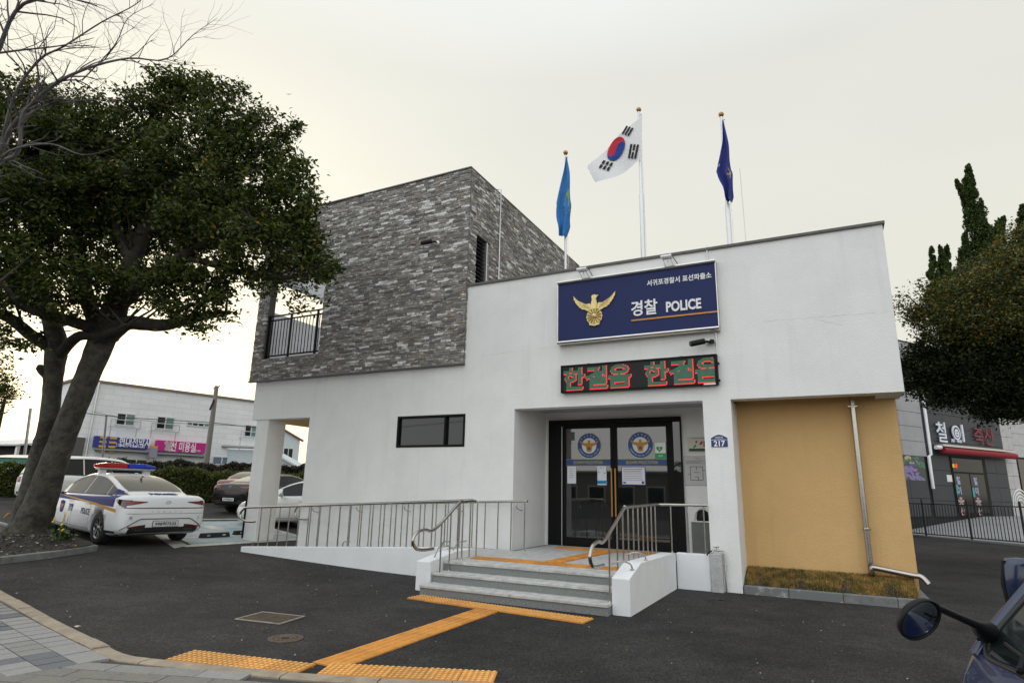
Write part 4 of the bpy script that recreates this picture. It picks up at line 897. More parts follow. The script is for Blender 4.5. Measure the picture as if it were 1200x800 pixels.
gr_ = lambda x: max(gz(x, -.1), min(.42, gz(-8.9, 0) + (x + 8.9) * (.42 - gz(-8.9, 0)) / 4.9))
x = -8.25
while x < -2.7:
    post(x, -.15, gr_(x), zi(x) - .02, ri); x += .288
for x in (-8.2, -6.9, -5.6, -4.3, -2.95): MB().tube(bez([(x, -.15, zi(x) - .03), (x + .005, -.15, zi(x) - .13), (x + .05, -.06, zi(x) - .17), (x + .05, -.005, zi(x) - .17)], 5), .009, 7, steel).build('wall_bracket', parent=ri)
def stair_rail(name, label, X, top, loop, posts):
    t = empty(name, (0, 0, 0), 0, label, 'handrail')
    MB().tube(bez([(X, *p) for p in top + loop], 6), .024, 12, steel).build('top_rail', parent=t)
    for y, z0, z1 in posts: post(X, y, z0, z1, t)
    return t
loopL = [(-2.80, .935), (-3.08, .935), (-3.28, .90), (-3.37, .79), (-3.28, .68), (-3.1, .645), (-2.83, .645)]
hl = stair_rail('stair_handrail', 'bright steel handrail with looped end at the left side of the steps', -3.03, [(-2.06, 1.325), (-2.12, 1.32)], loopL, [(-2.62, .14, 1.02), (-2.36, .28, 1.16), (-2.12, .42, 1.29), (-1.99, .42, 1.31), (-1.75, .42, 1.32), (-1.52, .42, 1.32)])
MB().tube([(-3.03, -2.08, 1.327), (-3.02, -1.9, 1.327)], .0245, 12, steel).build('rail_joint', parent=hl)
MB().tube([(-3.03, -2.4, .66), (-3.2, -2.42, .62), (-3.27, -2.43, .47)], .011, 8, steel).build('brace', parent=hl)
MB().tube([(-3.03, -1.85, .70), (-3.2, -1.87, .66), (-3.27, -1.88, .53)], .011, 8, steel).build('brace', parent=hl)
hr = stair_rail('stair_handrail', 'bright steel handrail with looped end at the right side of the steps', -.25, [(-.12, 1.345), (-1.0, 1.335), (-1.95, 1.325), (-2.05, 1.31)], [(-2.93, .93), (-3.2, .925), (-3.42, .88), (-3.52, .77), (-3.46, .66), (-3.3, .62), (-3.0, .615)],
    [(-2.76, .14, 1.02), (-2.40, .42, 1.17), (-2.12, .42, 1.29)] + [(-1.85 + .27 * i, .42, 1.33) for i in range(7)])
MB().tube(bez([(-.25, -.2, 1.345), (-.2, -.1, 1.347), (.0, -.08, 1.35), (.60, -.08, 1.357)], 5), .024, 12, steel).build('top_rail', parent=hr)
for x in (-.02, .26, .53): post(x, -.06, .57, 1.345, hr)
for y, z in ((-2.55, .535), (-1.85, .595)): MB().tube(bez([(-.25, y - .15, z + .07), (-.12, y - .1, z + .11), (-.02, y - .02, z + .07), (.0, y, z - .01)], 5), .011, 8, steel).lathe([(.03, 0), (.028, .008), (.01, .01)], 10, steel, Matrix.Translation((0, y, z))).build('brace', parent=hr)
# ------------------------------------------------------------------ water tap
wt = tag(empty('water_tap', (.72, -.04, 0)), 'outdoor water tap on a rough concrete block beside the pillar', 'water tap')
conc = mat('rough_plaster', (.44, .44, .44), .9, var=.18, vscale=8, bump=.6, bscale=30)
MB().box(-.116, .075, -.09, .038, -.05, .60, conc).build('block', parent=wt, bevel=.015)
MB().tube([(.11, -.03, 0), (.11, -.03, .60), (.09, -.03, .64), (.0, -.03, .645)], .014, 8, steel).tube([(.07, -.03, .42), (.14, -.03, .42)], .012, 6, steel).build('pipe', parent=wt)
MB().tube([(.03, -.04, .645), (-.05, -.06, .65), (-.08, -.08, .60)], .018, 8, steel).tube([(-.01, -.04, .65), (-.01, -.04, .69)], .01, 6, steel).box(-.055, .035, -.048, -.032, .69, .702, steel).build('spout', parent=wt)
MB().tube(bez([(-.05, -.05, .64), (-.11, -.08, .62), (-.16, -.10, .56)], 5), .010, 6, black).build('hose', parent=wt)
# ------------------------------------------------------------------ flagpoles
pole_m = mat('pole_white_metal', (.72, .73, .74), .3, .3)
brass = mat('brass_finial', (.35, .20, .08), .35, .8)
FY = 1.0
def pole(label, x, ztop_, zsw=None, seg=.045):
    t = empty('flagpole', (x, FY, 5.53), 0, label, 'flagpole'); H = ztop_ - 5.53
    if zsw: pr = [(seg, 0), (seg, zsw - 5.53), (seg * .75, zsw - 5.50), (seg * .62, H)]
    else: pr = [(seg * .8, 0), (seg * .55, H)]
    MB().lathe(pr, 14, pole_m).build('pole', parent=t)
    MB().lathe([(.03, H - .01), (.055, H + .02), (.06, H + .05), (.045, H + .085), (.0001, H + .10)], 14, brass).build('finial', parent=t)
    MB().tube([(.05, -.03, H - .1), (.07, -.05, H * .5), (.09, -.04, .35)], .004, 5, white_p).tube([(.02, 0, H - .09), (.07, -.02, H - .1)], .01, 6, steel).tube([(.05, -.03, .45), (.11, -.03, .52), (.07, -.03, .6)], .012, 5, black).build('halyard', parent=t)
    return t
p1 = pole('white flagpole at the left carrying a light blue flag', -2.40, 9.27, None, .040)
p2 = pole('tallest white flagpole in the middle carrying the national flag', -.62, 9.90, 7.85, .052)
p3 = pole('white flagpole at the right carrying a navy flag', 1.13, 9.27, 7.25, .050)
# national flag: cloth surface over (x, z) with folds in y
fl = tag(empty('national_flag', (-.62, FY, 9.7)), 'white Korean national flag blowing left on the middle flagpole', 'flag')
A_, B_, C_, D_ = (-.53, 9.74), (-.60, 8.67), (-1.563, 8.20), (-1.735, 8.60)
def fold(x, z): return -.07 - .05 * math.sin((x * 3.1 + z * 2.2) * 1.5) * min(1, max(0, (-.55 - x) * 1.8)) - .22 * max(0, -.6 - x)
def cl(u, v, lift=0):
    x = (A_[0] * (1 - u) + D_[0] * u) * (1 - v) + (B_[0] * (1 - u) + C_[0] * u) * v; z = (A_[1] * (1 - u) + D_[1] * u) * (1 - v) + (B_[1] * (1 - u) + C_[1] * u) * v
    x += .05 * math.sin(v * math.pi) * (1 - u) * .3; z += -.10 * math.sin(u * math.pi) * (v) * -.0 + .05 * math.sin(u * math.pi) * (1 - v) - .10 * math.sin(u * math.pi) * v
    return Vector((x + .62, fold(x, z) - lift, z - 9.7))
clothw = mat('flag_white', (.78, .78, .79), .8, trans=0)
MB().grid(cl, 30, 20, clothw).build('cloth', parent=fl)
fred = mat('flag_red', srgb('#c3283a'), .8); fblue = mat('flag_blue', srgb('#1f3f92'), .8); fblk = mat('flag_black', (.012, .012, .014), .8)
def xz(x, z, h): return Vector((x + .62, fold(x, z) - .022 - h, z - 9.7))
cx, cz = -1.107, 8.985; RX, RZ = .175, .285
th = R(-28)
def el(a, r=1): px, pz = RX * r * math.cos(a), RZ * r * math.sin(a); return (cx + px * math.cos(th) - pz * math.sin(th), cz + px * math.sin(th) + pz * math.cos(th))
b = MB()
def loc2(u, v):  # u,v in unit disc
    px, pz = RX * u, RZ * v; return (cx + px * math.cos(th) - pz * math.sin(th), cz + px * math.sin(th) + pz * math.cos(th))
ph = R(25)
rr = lambda u, v: (u * math.cos(ph) - v * math.sin(ph), u * math.sin(ph) + v * math.cos(ph))
K = 16
red_poly = [(math.cos(math.pi * i / K), math.sin(math.pi * i / K)) for i in range(K + 1)] + [(-.5 - .5 * math.cos(math.pi * i / 8), -.5 * math.sin(math.pi * i / 8)) for i in range(1, 9)] + [(.5 - .5 * math.cos(math.pi * i / 8), .5 * math.sin(math.pi * i / 8)) for i in range(1, 8)]
blue_poly = [(math.cos(math.pi + math.pi * i / K), math.sin(math.pi + math.pi * i / K)) for i in range(K + 1)] + [(.5 + .5 * math.cos(math.pi * i / 8), .5 * math.sin(math.pi * i / 8)) for i in range(1, 9)] + [(-.5 + .5 * math.cos(math.pi * i / 8), -.5 * math.sin(math.pi * i / 8)) for i in range(1, 8)]
for poly, mt in ((red_poly, fred), (blue_poly, fblue)): b.prism([loc2(*rr(u, v)) for u, v in poly], 0, .002, xz, mt, sides=False)
b.build('taegeuk', parent=fl)
def tri(cx, cz, ang, sw, sh_, pattern):
    b = MB(); d = Vector((math.cos(ang), math.sin(ang))); n_ = Vector((-d.y, d.x))
    for k, pt in enumerate(pattern):
        o = n_ * ((k - 1) * sh_)
        for a, c in (((-.5, .5),) if pt else ((-.5, -.06), (.06, .5))):
            q = [o + d * (a * sw) - n_ * sh_ * .32, o + d * (c * sw) - n_ * sh_ * .32, o + d * (c * sw) + n_ * sh_ * .32, o + d * (a * sw) + n_ * sh_ * .32]
            b.prism([(cx + p.x, cz + p.y) for p in q], 0, .002, xz, fblk, sides=False)
    b.build('trigram', parent=fl)
tri(-.84, 9.375, R(62), .22, .065, (1, 1, 1)); tri(-.735, 8.86, R(78), .34, .07, (1, 0, 1)); tri(-1.33, 8.60, R(-24 + 90), .22, .085, (0, 0, 0))
def limp(label, x, rows_, mts, name='flag_limp'):
    """rows_: list of (z, xl, xr) relative to pole; folded hanging cloth built as a wavy double sheet"""
    t = empty('hanging_flag', (x, FY, 9.0), 0, label, 'flag'); n = 22
    z = [r[0] for r in rows_]
    def f(u, v):
        k = v * (len(rows_) - 1); i = min(int(k), len(rows_) - 2); q = k - i
        xl = rows_[i][1] * (1 - q) + rows_[i + 1][1] * q; xr = rows_[i][2] * (1 - q) + rows_[i + 1][2] * q; zz = rows_[i][0] * (1 - q) + rows_[i + 1][0] * q
        return Vector((xl + (xr - xl) * u + .012 * math.sin(v * 17 + u * 5), -.075 - .055 * math.sin(u * 9.5 + v * 2.4) * (.3 + v) - .03 * v, zz - 9.0 + .03 * math.sin(u * 7)))
    MB().grid(f, 26, 26, mts[0]).build('cloth', parent=t)
    return t, f
fb = mat('flag_lightblue', srgb('#2f74b4'), .8, var=.12, vscale=6); fn = mat('flag_navy', srgb('#26307a'), .8, var=.15, vscale=6); fg = mat('flag_green_print', srgb('#8aa63c'), .8)
t, f = limp('light blue flag with green emblem hanging limp on the left flagpole', -2.40, [(9.13, .03, .08), (8.75, -.03, .12), (8.35, -.10, .14), (8.0, -.19, .15), (7.85, -.17, .15), (7.55, -.15, .14), (7.35, -.12, .13), (7.16, -.09, .06)], [fb])
b = MB(); b.prism([(.50, .40), (.62, .44), (.72, .34), (.90, .30), (.95, .42), (.88, .55), (.99, .60), (.7, .64), (.45, .58), (.62, .52)], .0, .004, lambda u, v, h: f(u, v) + Vector((0, -.004 - h, 0)), fg); b.build('printed_emblem', parent=t)
t, f = limp('navy flag with small gold print hanging limp on the right flagpole', 1.13, [(9.10, .02, .06), (8.6, -.01, .10), (8.3, -.06, .12), (7.95, -.17, .13), (7.85, -.13, .14), (7.6, -.04, .15), (7.35, -.03, .13), (7.26, .02, .10)], [fn])
b = MB(); b.prism([(.62, .42), (.85, .40), (.95, .50), (.80, .62), (.70, .55)], 0, .004, lambda u, v, h: f(u, v) + Vector((0, -.004 - h, 0)), txt_gold); b.text('경찰', .05, white_t, (-.09, -.19, -.95), (.6, -.8, 0), (0, 0, 1), .001); b.build('printed_emblem', parent=t)
tag(MB().tube([(1.42, 1.2, 5.5), (1.40, 1.2, 8.1)], .008, 6, alu).build('thin_rod'), 'thin grey lightning rod right of the navy flag', 'rod')
# ------------------------------------------------------------------ cars
def lerp(a, b, t): return a + (b - a) * t
def interp(tab, x):
    """smooth interpolation of rows (x, a, b, ...)"""
    n = len(tab)
    if x <= tab[0][0]: return tab[0][1:]
    if x >= tab[-1][0]: return tab[-1][1:]
    for i in range(n - 1):
        if x <= tab[i + 1][0]:
            t = (x - tab[i][0]) / (tab[i + 1][0] - tab[i][0]); o = []
            for k in range(1, len(tab[0])):
                p1, p2 = tab[i][k], tab[i + 1][k]; h = tab[i + 1][0] - tab[i][0]
                m1 = (p2 - tab[i - 1][k]) / (tab[i + 1][0] - tab[i - 1][0]) * h if i > 0 else (p2 - p1)
                m2 = (tab[i + 2][k] - p1) / (tab[i + 2][0] - tab[i][0]) * h if i < n - 2 else (p2 - p1)
                o.append((2 * t ** 3 - 3 * t * t + 1) * p1 + (t ** 3 - 2 * t * t + t) * m1 + (-2 * t ** 3 + 3 * t * t) * p2 + (t ** 3 - t * t) * m2)
            return o
SEDAN = dict(wb=(-1.42, 1.42), wr=.335, body=[(-2.45, .70, .52, .78, .84), (-2.42, .80, .34, .90, .98), (-2.30, .885, .27, 1.00, 1.05), (-2.05, .918, .22, 1.02, 1.07), (-1.6, .93, .18, 1.01, 1.05), (-.8, .93, .165, .97, .98), (0, .93, .165, .945, .96), (.9, .93, .165, .92, .96), (1.35, .92, .17, .88, .96), (1.9, .905, .19, .80, .86), (2.25, .85, .22, .68, .75), (2.40, .72, .30, .60, .66), (2.45, .60, .38, .52, .58)],
    roof=[(-1.98, 1.06), (-1.6, 1.19), (-1.1, 1.335), (-.6, 1.425), (-.1, 1.45), (.35, 1.425), (.75, 1.33), (1.1, 1.17), (1.42, .97)], wb_t=[(-1.98, .62), (-1.5, .74), (-.8, .80), (.4, .81), (1.1, .77), (1.42, .70)], topw=.56, side=(-1.52, .98), rear=(-1.80, -.78), front=(.52, 1.30))
SUV = dict(wb=(-1.35, 1.38), wr=.36, body=[(-2.30, .76, .42, .88, .98), (-2.26, .86, .36, 1.0, 1.10), (-2.1, .92, .30, 1.06, 1.14), (-1.2, .93, .26, 1.06, 1.12), (0, .93, .25, 1.04, 1.08), (.9, .93, .25, 1.02, 1.08), (1.4, .92, .26, 1.0, 1.08), (1.9, .90, .28, .94, 1.02), (2.2, .84, .34, .84, .92), (2.3, .70, .42, .70, .80)],
    roof=[(-2.24, 1.12), (-2.10, 1.45), (-1.9, 1.68), (-1.5, 1.74), (-.6, 1.76), (.2, 1.73), (.55, 1.66), (.95, 1.40), (1.38, 1.08)], wb_t=[(-2.24, .80), (-1.9, .84), (0, .85), (1.38, .76)], topw=.68, side=(-1.98, .95), rear=(-2.19, -1.99), front=(.62, 1.30))
tyre = mat('tyre', (.014, .014, .015), .75, var=.2, vscale=10); rimm = mat('alloy_rim', (.30, .30, .31), .3, .9); dark_in = mat('car_dark', (.008, .008, .008), .7)
carglass = mat('car_glass', (.010, .011, .012), .04, spec=.25); carglass_pale = mat('car_glass_film', (.040, .037, .031), .12, spec=.3, var=.06, vscale=2)
tail_red = mat('tail_lamp_red', (.16, .008, .010), .2, coat=.5); tail_dark = mat('tail_lamp_smoke', (.03, .01, .012), .12, coat=1); platem = mat('number_plate', (.62, .66, .66), .5); chrome2 = mat('chrome', (.6, .6, .6), .12, 1)
headm = mat('head_lamp', (.30, .32, .34), .08, coat=1)
def car(name, label, cat, loc, rz, P, paint, parts=('rear',), sc=1., livery_=False, group=None, plate='', tilt=(0, 0), badge='', lower=None, rearglass=None):
    root = empty(name, loc, rz, label, cat, group); root.rotation_euler = (tilt[0], tilt[1], rz); root.scale = (sc, sc, sc)
    xa, xb = P['body'][0][0], P['body'][-1][0]; NX = 64
    def ring(x):
        w_, zb, zt, zd = interp(P['body'], x)
        h = zt - zb
        return [(0, zb), (w_ * .80, zb), (w_ * .94, zb + .05), (w_ * .985, zb + .14), (w_ * 1.0, zb + h * .36), (w_ * .992, zb + h * .55), (w_ * .985, zb + h * .74), (w_ * .965, zt - .045), (w_ * .92, zt - .008), (w_ * .84, zt + (zd - zt) * .55), (w_ * .5, zd - .004), (0, zd + .006)]
    xs_ = [xa + (xb - xa) * (.5 - .5 * math.cos(math.pi * i / NX)) for i in range(NX + 1)]
    vs = []; rn = None
    for x in xs_:
        r = ring(x); full = r + [(-a, c) for a, c in r[-2:0:-1]]; rn = len(full); vs += [(x, a, c) for a, c in full]
    b = MB(); fs = [(i * rn + k, i * rn + (k + 1) % rn, (i + 1) * rn + (k + 1) % rn, (i + 1) * rn + k) for i in range(NX) for k in range(rn)]
    fs += [tuple(range(rn))[::-1], tuple(NX * rn + k for k in range(rn))]
    b.add(vs, fs, paint, True); tmp = b.build('body'); me0 = tmp.data
    # wheel arches cut out
    bm = bmesh.new(); bm.from_mesh(me0); bmesh.ops.recalc_face_normals(bm, faces=bm.faces); bm.to_mesh(me0); bm.free()
    c = MB()
    for wx in P['wb']:
        for s in (1, -1): c.lathe([(P['wr'] + .045, -.20), (P['wr'] + .045, .30)], 36, dark_in, Matrix.Translation((wx, s * .86, P['wr'] - .015)) @ Matrix.Rotation(R(90), 4, 'X'))
    cut = c.build('arches'); bm = bmesh.new(); bm.from_mesh(cut.data); bmesh.ops.recalc_face_normals(bm, faces=bm.faces); bm.to_mesh(cut.data); bm.free()
    md = tmp.modifiers.new('b', 'BOOLEAN'); md.object = cut; md.operation = 'DIFFERENCE'; md.solver = 'EXACT'
    me = bpy.data.meshes.new_from_object(tmp.evaluated_get(bpy.context.evaluated_depsgraph_get())); bpy.data.objects.remove(tmp); bpy.data.objects.remove(cut)
    me.name = 'body'
    for p in me.polygons: p.use_smooth = abs(p.normal.y) < 2
    body = bpy.data.objects.new('body', me); COL.objects.link(body); body.parent = root
    if dark_in.name not in [m.name for m in me.materials if m]: me.materials.append(dark_in)
    # greenhouse
    ra, rb = P['roof'][0][0], P['roof'][-1][0]; NG = 40
    def gsec(x):
        zr_ = interp(P['roof'], x)[0]; zb_ = interp(P['body'], x)[3] - .02; wbt = interp(P['wb_t'], x)[0]
        zr_ = max(zr_, zb_ + .012); t = min(1, (zr_ - zb_) / (.48 if P is SEDAN else .64)); wt = lerp(wbt * .96, P['topw'], t); return zr_, zb_, wbt, wt
    def side_y(x, z):
        zr_, zb_, wbt, wt = gsec(x); t = (z - (zb_ - .03)) / max(.02, (zr_ - .045 - (zb_ - .03))); t = max(0, min(1, t)); return lerp(wbt, wt, t)
    vs = []; gl_ = []
    for i in range(NG + 1):
        x = ra + (rb - ra) * i / NG; zr_, zb_, wbt, wt = gsec(x); hh = zr_ - zb_; c_ = min(.045, hh * .35)
        half = [(wbt, zb_ - .03), (lerp(wbt, wt, .33), lerp(zb_ - .03, zr_ - c_, .33)), (lerp(wbt, wt, .66), lerp(zb_ - .03, zr_ - c_, .66)), (wt, zr_ - c_), (wt * .94, zr_ - c_ * .45), (wt * .8, zr_ - c_ * .2), (wt * .45, zr_ - c_ * .03), (0, zr_)]
        full = half + [(-a, q) for a, q in half[-2::-1]]; gl_.append(len(full)); vs += [(x, a, q) for a, q in full]
    k = gl_[0]; b = MB(); b.add(vs, [(i * k + j, (i + 1) * k + j, (i + 1) * k + j + 1, i * k + j + 1) for i in range(NG) for j in range(k - 1)], paint, True)
    b.build('roof', parent=root)
    bv = BVHTree.FromPolygons([Vector(v.co) for v in me.vertices] + [Vector(v) for v in vs], [tuple(p.vertices) for p in me.polygons] + [tuple(a + len(me.vertices) for a in (i * k + j, (i + 1) * k + j, (i + 1) * k + j + 1, i * k + j + 1)) for i in range(NG) for j in range(k - 1)])
    def hit(p, axis, s, lift=.004):
        """project p=(a,b) on the car skin; axis 'y': p=(x,z) from side s; 'x': p=(y,z) from end s; 'z': p=(x,y) from above"""
        if axis == 'y': o = Vector((p[0], s * 3, p[1])); d = Vector((0, -s, 0))
        elif axis == 'x': o = Vector((s * 4, p[0], p[1])); d = Vector((-s, 0, 0))
        else: o = Vector((p[0], p[1], 3)); d = Vector((0, 0, -1))
        h = bv.ray_cast(o, d)
        if h[0] is None: return None
        return h[0] - d * lift
    def patch(b, f, nu, nv, mt, axis, s, lift=.004):
        vs = []; ok = True
        for j in range(nv + 1):
            for i in range(nu + 1):
                q = hit(f(i / nu, j / nv), axis, s, lift); vs.append(q)
        fs = [(j * (nu + 1) + i, j * (nu + 1) + i + 1, (j + 1) * (nu + 1) + i + 1, (j + 1) * (nu + 1) + i) for j in range(nv) for i in range(nu)]
        fs = [f_ for f_ in fs if all(vs[a] is not None for a in f_)]
        vs = [q if q is not None else Vector((0, 0, .5)) for q in vs]
        b.add(vs, fs, mt, True)
    rect = lambda a, c, d, e_: (lambda u, v: (lerp(a, c, u), lerp(d, e_, v)))
    # side glass
    sa, sb = P['side']
    for s in (1, -1):
        segs = [(sa, sa + .30, 'quarter_window'), (sa + .34, lerp(sa, sb, .56), 'window'), (lerp(sa, sb, .56) + .05, sb, 'window')] if P is SEDAN else [(sa, sa + .75, 'quarter_window'), (sa + .80, lerp(sa, sb, .64), 'window'), (lerp(sa, sb, .64) + .05, sb, 'window')]
        b = MB()
        def zz(x, v):
            zr_, zb_, wbt, wt = gsec(x); top_ = zr_ - (.075 if P is SEDAN else .12); bot = interp(P['body'], x)[2] + .035
            top_ = max(top_, bot + .004); return lerp(bot, top_, v)
        for x0_, x1_, nm_ in segs:
            b = MB(); vs = [Vector((lerp(x0_, x1_, i / 12), s * (side_y(lerp(x0_, x1_, i / 12), zz(lerp(x0_, x1_, i / 12), j / 3)) + .006), zz(lerp(x0_, x1_, i / 12), j / 3))) for j in range(4) for i in range(13)]
            b.add(vs, [(j * 13 + i, j * 13 + i + 1, (j + 1) * 13 + i + 1, (j + 1) * 13 + i) for j in range(3) for i in range(12)], carglass, True); b.build(nm_, parent=root)
        tr = [Vector((lerp(sa - .03, sb + .05, i / 30), s * (side_y(lerp(sa - .03, sb + .05, i / 30), zz(lerp(sa - .03, sb + .05, i / 30), 1)) + .007), zz(lerp(sa - .03, sb + .05, i / 30), 1) + .012)) for i in range(31)]
        tl = [Vector((lerp(sa - .03, sb + .05, i / 30), s * (side_y(lerp(sa - .03, sb + .05, i / 30), zz(lerp(sa - .03, sb + .05, i / 30), 0)) + .007), zz(lerp(sa - .03, sb + .05, i / 30), 0) - .008)) for i in range(31)]
        b = MB().tube(tr, .009, 5, chrome2 if P is SEDAN else black).tube(tl, .008, 5, black); b.build('window_trim', parent=root)
        # door seams, handles, mirror
        b = MB()
        for x in ((-.95, .02, 1.02) if P is SEDAN else (-.85, .1, 1.05)): patch(b, rect(x - .004, x + .004, .30, interp(P['body'], x)[2] - .01), 1, 14, dark_in, 'y', s, .002)
        patch(b, rect(-.98, 1.02, .285, .293), 20, 1, dark_in, 'y', s, .002)
        b.build('door_seam', parent=root)
        for x in ((-.86, .13) if P is SEDAN else (-.7, .25)):
            q = hit((x + .09, .80 if P is SEDAN else .92), 'y', s, .012); MB().tube([q - Vector((.10, 0, 0)), q + Vector((.10, 0, 0))], [.013, .013], 8, paint).build('door_handle', parent=root)
        z0_ = interp(P['body'], sb - .05)[2] + .07
        b = MB().lathe([(.0001, -.11), (.07, -.09), (.09, 0), (.07, .09), (.0001, .11)], 12, paint, Matrix.Translation((sb - .12, s * (.93 + .09), z0_)) @ Matrix.Rotation(R(90), 4, 'X') @ Matrix.Diagonal((.7, .85, 1, 1))).tube([(sb - .05, s * .78, z0_ - .06), (sb - .08, s * .95, z0_ - .05)], .025, 8, black)
        b.build('door_mirror', parent=root)
    # rear & front glass lying on the roof surface
    for (a, c_), gm, nm_ in ((P['rear'], rearglass or carglass_pale, 'rear_window'), (P['front'], carglass, 'windscreen')):
        b = MB(); vs = []
        for j in range(13):
            x = lerp(a, c_, j / 12); zr_, zb_, wbt, wt = gsec(x)
            for i in range(15):
                y = wt * .90 * (i / 7 - 1); yy = abs(y) / wt; cc = min(.045, (zr_ - zb_) * .35)
                z = zr_ - cc * (0 if yy < .01 else (.03 * yy / .45 if yy < .45 else lerp(.03, .2, (yy - .45) / .35) if yy < .8 else lerp(.2, .45, (yy - .8) / .14)))
                vs.append(Vector((x, y, z + .008)))
        b.add(vs, [(j * 15 + i, j * 15 + i + 1, (j + 1) * 15 + i + 1, (j + 1) * 15 + i) for j in range(12) for i in range(14)], gm, True); b.build(nm_, parent=root)
    # wheels
    for wx in P['wb']:
        for s in (1, -1):
            wr = P['wr']; w_ = empty('wheel', (wx, s * .80, wr), 0, parent=root); M = Matrix.Rotation(R(-90 * s), 4, 'X')
            MB().lathe([(wr * .66, -.10), (wr * .93, -.105), (wr, -.075), (wr, .075), (wr * .93, .105), (wr * .66, .10)], 36, tyre, M, caps=False).build('tyre', parent=w_)
            b = MB().lathe([(wr * .66, -.10), (wr * .66, .09), (wr * .62, .095), (wr * .60, .06)], 36, rimm, M, caps=False); b.lathe([(wr * .66, .0), (.001, .0)], 24, dark_in, M, caps=False)
            for q in range(5):
                a = q * 2 * math.pi / 5
                for o_ in (-.035, .035):
                    Q = M @ Matrix.Rotation(a, 4, 'Z'); b.add([Q @ Vector(p) for p in ((.03, o_ - .02, .075), (wr * .61, o_ * 2.2 - .014, .085), (wr * .61, o_ * 2.2 + .014, .085), (.03, o_ + .02, .075), (.03, o_ - .02, .045), (wr * .61, o_ * 2.2 - .014, .055), (wr * .61, o_ * 2.2 + .014, .055), (.03, o_ + .02, .045))], [(0, 1, 2, 3), (7, 6, 5, 4), (0, 4, 5, 1), (3, 2, 6, 7)], rimm)
            b.lathe([(.055, .05), (.05, .088), (.001, .092)], 14, rimm, M); b.build('rim', parent=w_)
    MB().box(P['wb'][0] - .5, P['wb'][1] + .5, -.55, .55, .20, .30, dark_in).box(P['wb'][0] - .03, P['wb'][0] + .03, -.75, .75, .27, .33, dark_in).build('underbody', parent=root)
    zb = 0
    if 'rear' in parts:
        if P is SEDAN:
            lowm = mat('bumper_black', (.02, .02, .021), .5)
            for s in (1, -1):
                b = MB(); patch(b, lambda u, v: (s * lerp(.42, .885, u), lerp(.925 - .085 * u, .940 + .022 * u, v)), 14, 5, tail_red, 'x', -1, .008)
                patch(b, lambda u, v: (lerp(-2.40, -2.08, u), lerp(.80 + .13 * u, .965 + .01 * u, v)), 10, 5, tail_dark, 'y', s, .008); b.build('tail_lamp', parent=root)
            b = MB(); patch(b, rect(-.87, .87, .800, .818), 36, 1, tail_dark if livery_ else tail_red, 'x', -1, .008); b.build('lamp_strip', parent=root)
            b = MB(); patch(b, lambda u, v: (lerp(-.72, .72, u), lerp(.26, .40 + .10 * (1 - (2 * u - 1) ** 2) ** .3 * (0 if abs(2 * u - 1) > .999 else 1) - .02, v)), 30, 5, lowm, 'x', -1, .010)
            b.build('bumper_lower', parent=root)
            for s in (1, -1): b = MB(); patch(b, rect(-2.40, -1.80, .24, .33), 8, 2, lowm, 'y', s, .008); b.build('bumper_corner', parent=root)
            b = MB(); patch(b, rect(-.40, .40, .415, .55), 16, 4, paint, 'x', -1, .016); b.build('plate_recess', parent=root)
            pts_ = [hit((lerp(-.84, .84, i / 30), .36 + .23 * min(1, (1 - abs(2 * i / 30 - 1)) * 2.6) ** .8), 'x', -1, .012) for i in range(31)]; MB().tube([q for q in pts_ if q], .008, 5, dark_in).build('bumper_line', parent=root)
            for s in (1, -1):
                b = MB(); patch(b, rect(s * .50, s * .74, .405, .435), 6, 2, tail_red, 'x', -1, .018); b.build('reflector', parent=root)
                b = MB(); patch(b, rect(s * .42, s * .60, .34, .375), 6, 2, chrome2, 'x', -1, .018); b.build('exhaust_trim', parent=root)
            b = MB()
            patch(b, rect(-.80, .80, .692, .698), 30, 1, dark_in, 'x', -1, .006); b.build('boot_seam', parent=root)
        else:
            for s in (1, -1):
                b = MB(); patch(b, rect(s * .62, s * .84, .82, 1.0), 5, 5, tail_red, 'x', -1, .01); b.build('tail_lamp', parent=root)
            b = MB(); patch(b, rect(-.7, .7, .42, .50), 12, 2, mat('bumper_black', (.02, .02, .021), .5), 'x', -1, .01); b.build('bumper_lower', parent=root)
        q = hit((0, .485 if P is SEDAN else .9), 'x', -1, .024); q2 = hit((.2, .485 if P is SEDAN else .9), 'x', -1, .024)
        b = MB().box(q2.x - .012, q2.x, -.26, .26, q.z - .055, q.z + .055, platem).box(q2.x - .008, q2.x + .004, -.268, .268, q.z - .063, q.z + .063, black)
        if plate: b.text(plate, .082, txt_dk, (q2.x - .012, 0, q.z), (0, -1, 0), (0, 0, 1), .001, bold=.035, width=.44, lift=.001)
        b.build('number_plate', parent=root)
        b = MB(); zl = .925 if P is SEDAN else 1.0
        q = hit((0, zl), 'x', -1, .010); M = Matrix.Translation(q) @ Matrix.Rotation(R(90), 4, 'Y')
        b.tube([q + Vector((0, .055 * math.cos(a), .032 * math.sin(a))) for a in [i * math.pi / 10 for i in range(21)]], .005, 5, chrome2)
        b.tube([q + Vector((-.0, .026, -.022)), q + Vector((0, .016, .022))], .005, 5, chrome2).tube([q + Vector((0, -.016, -.022)), q + Vector((0, -.026, .022))], .005, 5, chrome2).tube([q + Vector((0, .02, -.004)), q + Vector((0, -.02, .004))], .005, 5, chrome2)
        b.build('badge', parent=root)
    if 'front' in parts:
        for s in (1, -1):
            b = MB(); patch(b, rect(1.95, 2.34, .60, .72), 8, 4, headm, 'y', s, .008); patch(b, rect(s * .45, s * .80, .58, .66), 8, 3, headm, 'x', 1, .008); b.build('head_lamp', parent=root)
        b = MB(); patch(b, rect(-.40, .40, .42, .60), 10, 4, black, 'x', 1, .008); b.build('grille', parent=root)
    return root, hit, patch, rect
u_ok = True
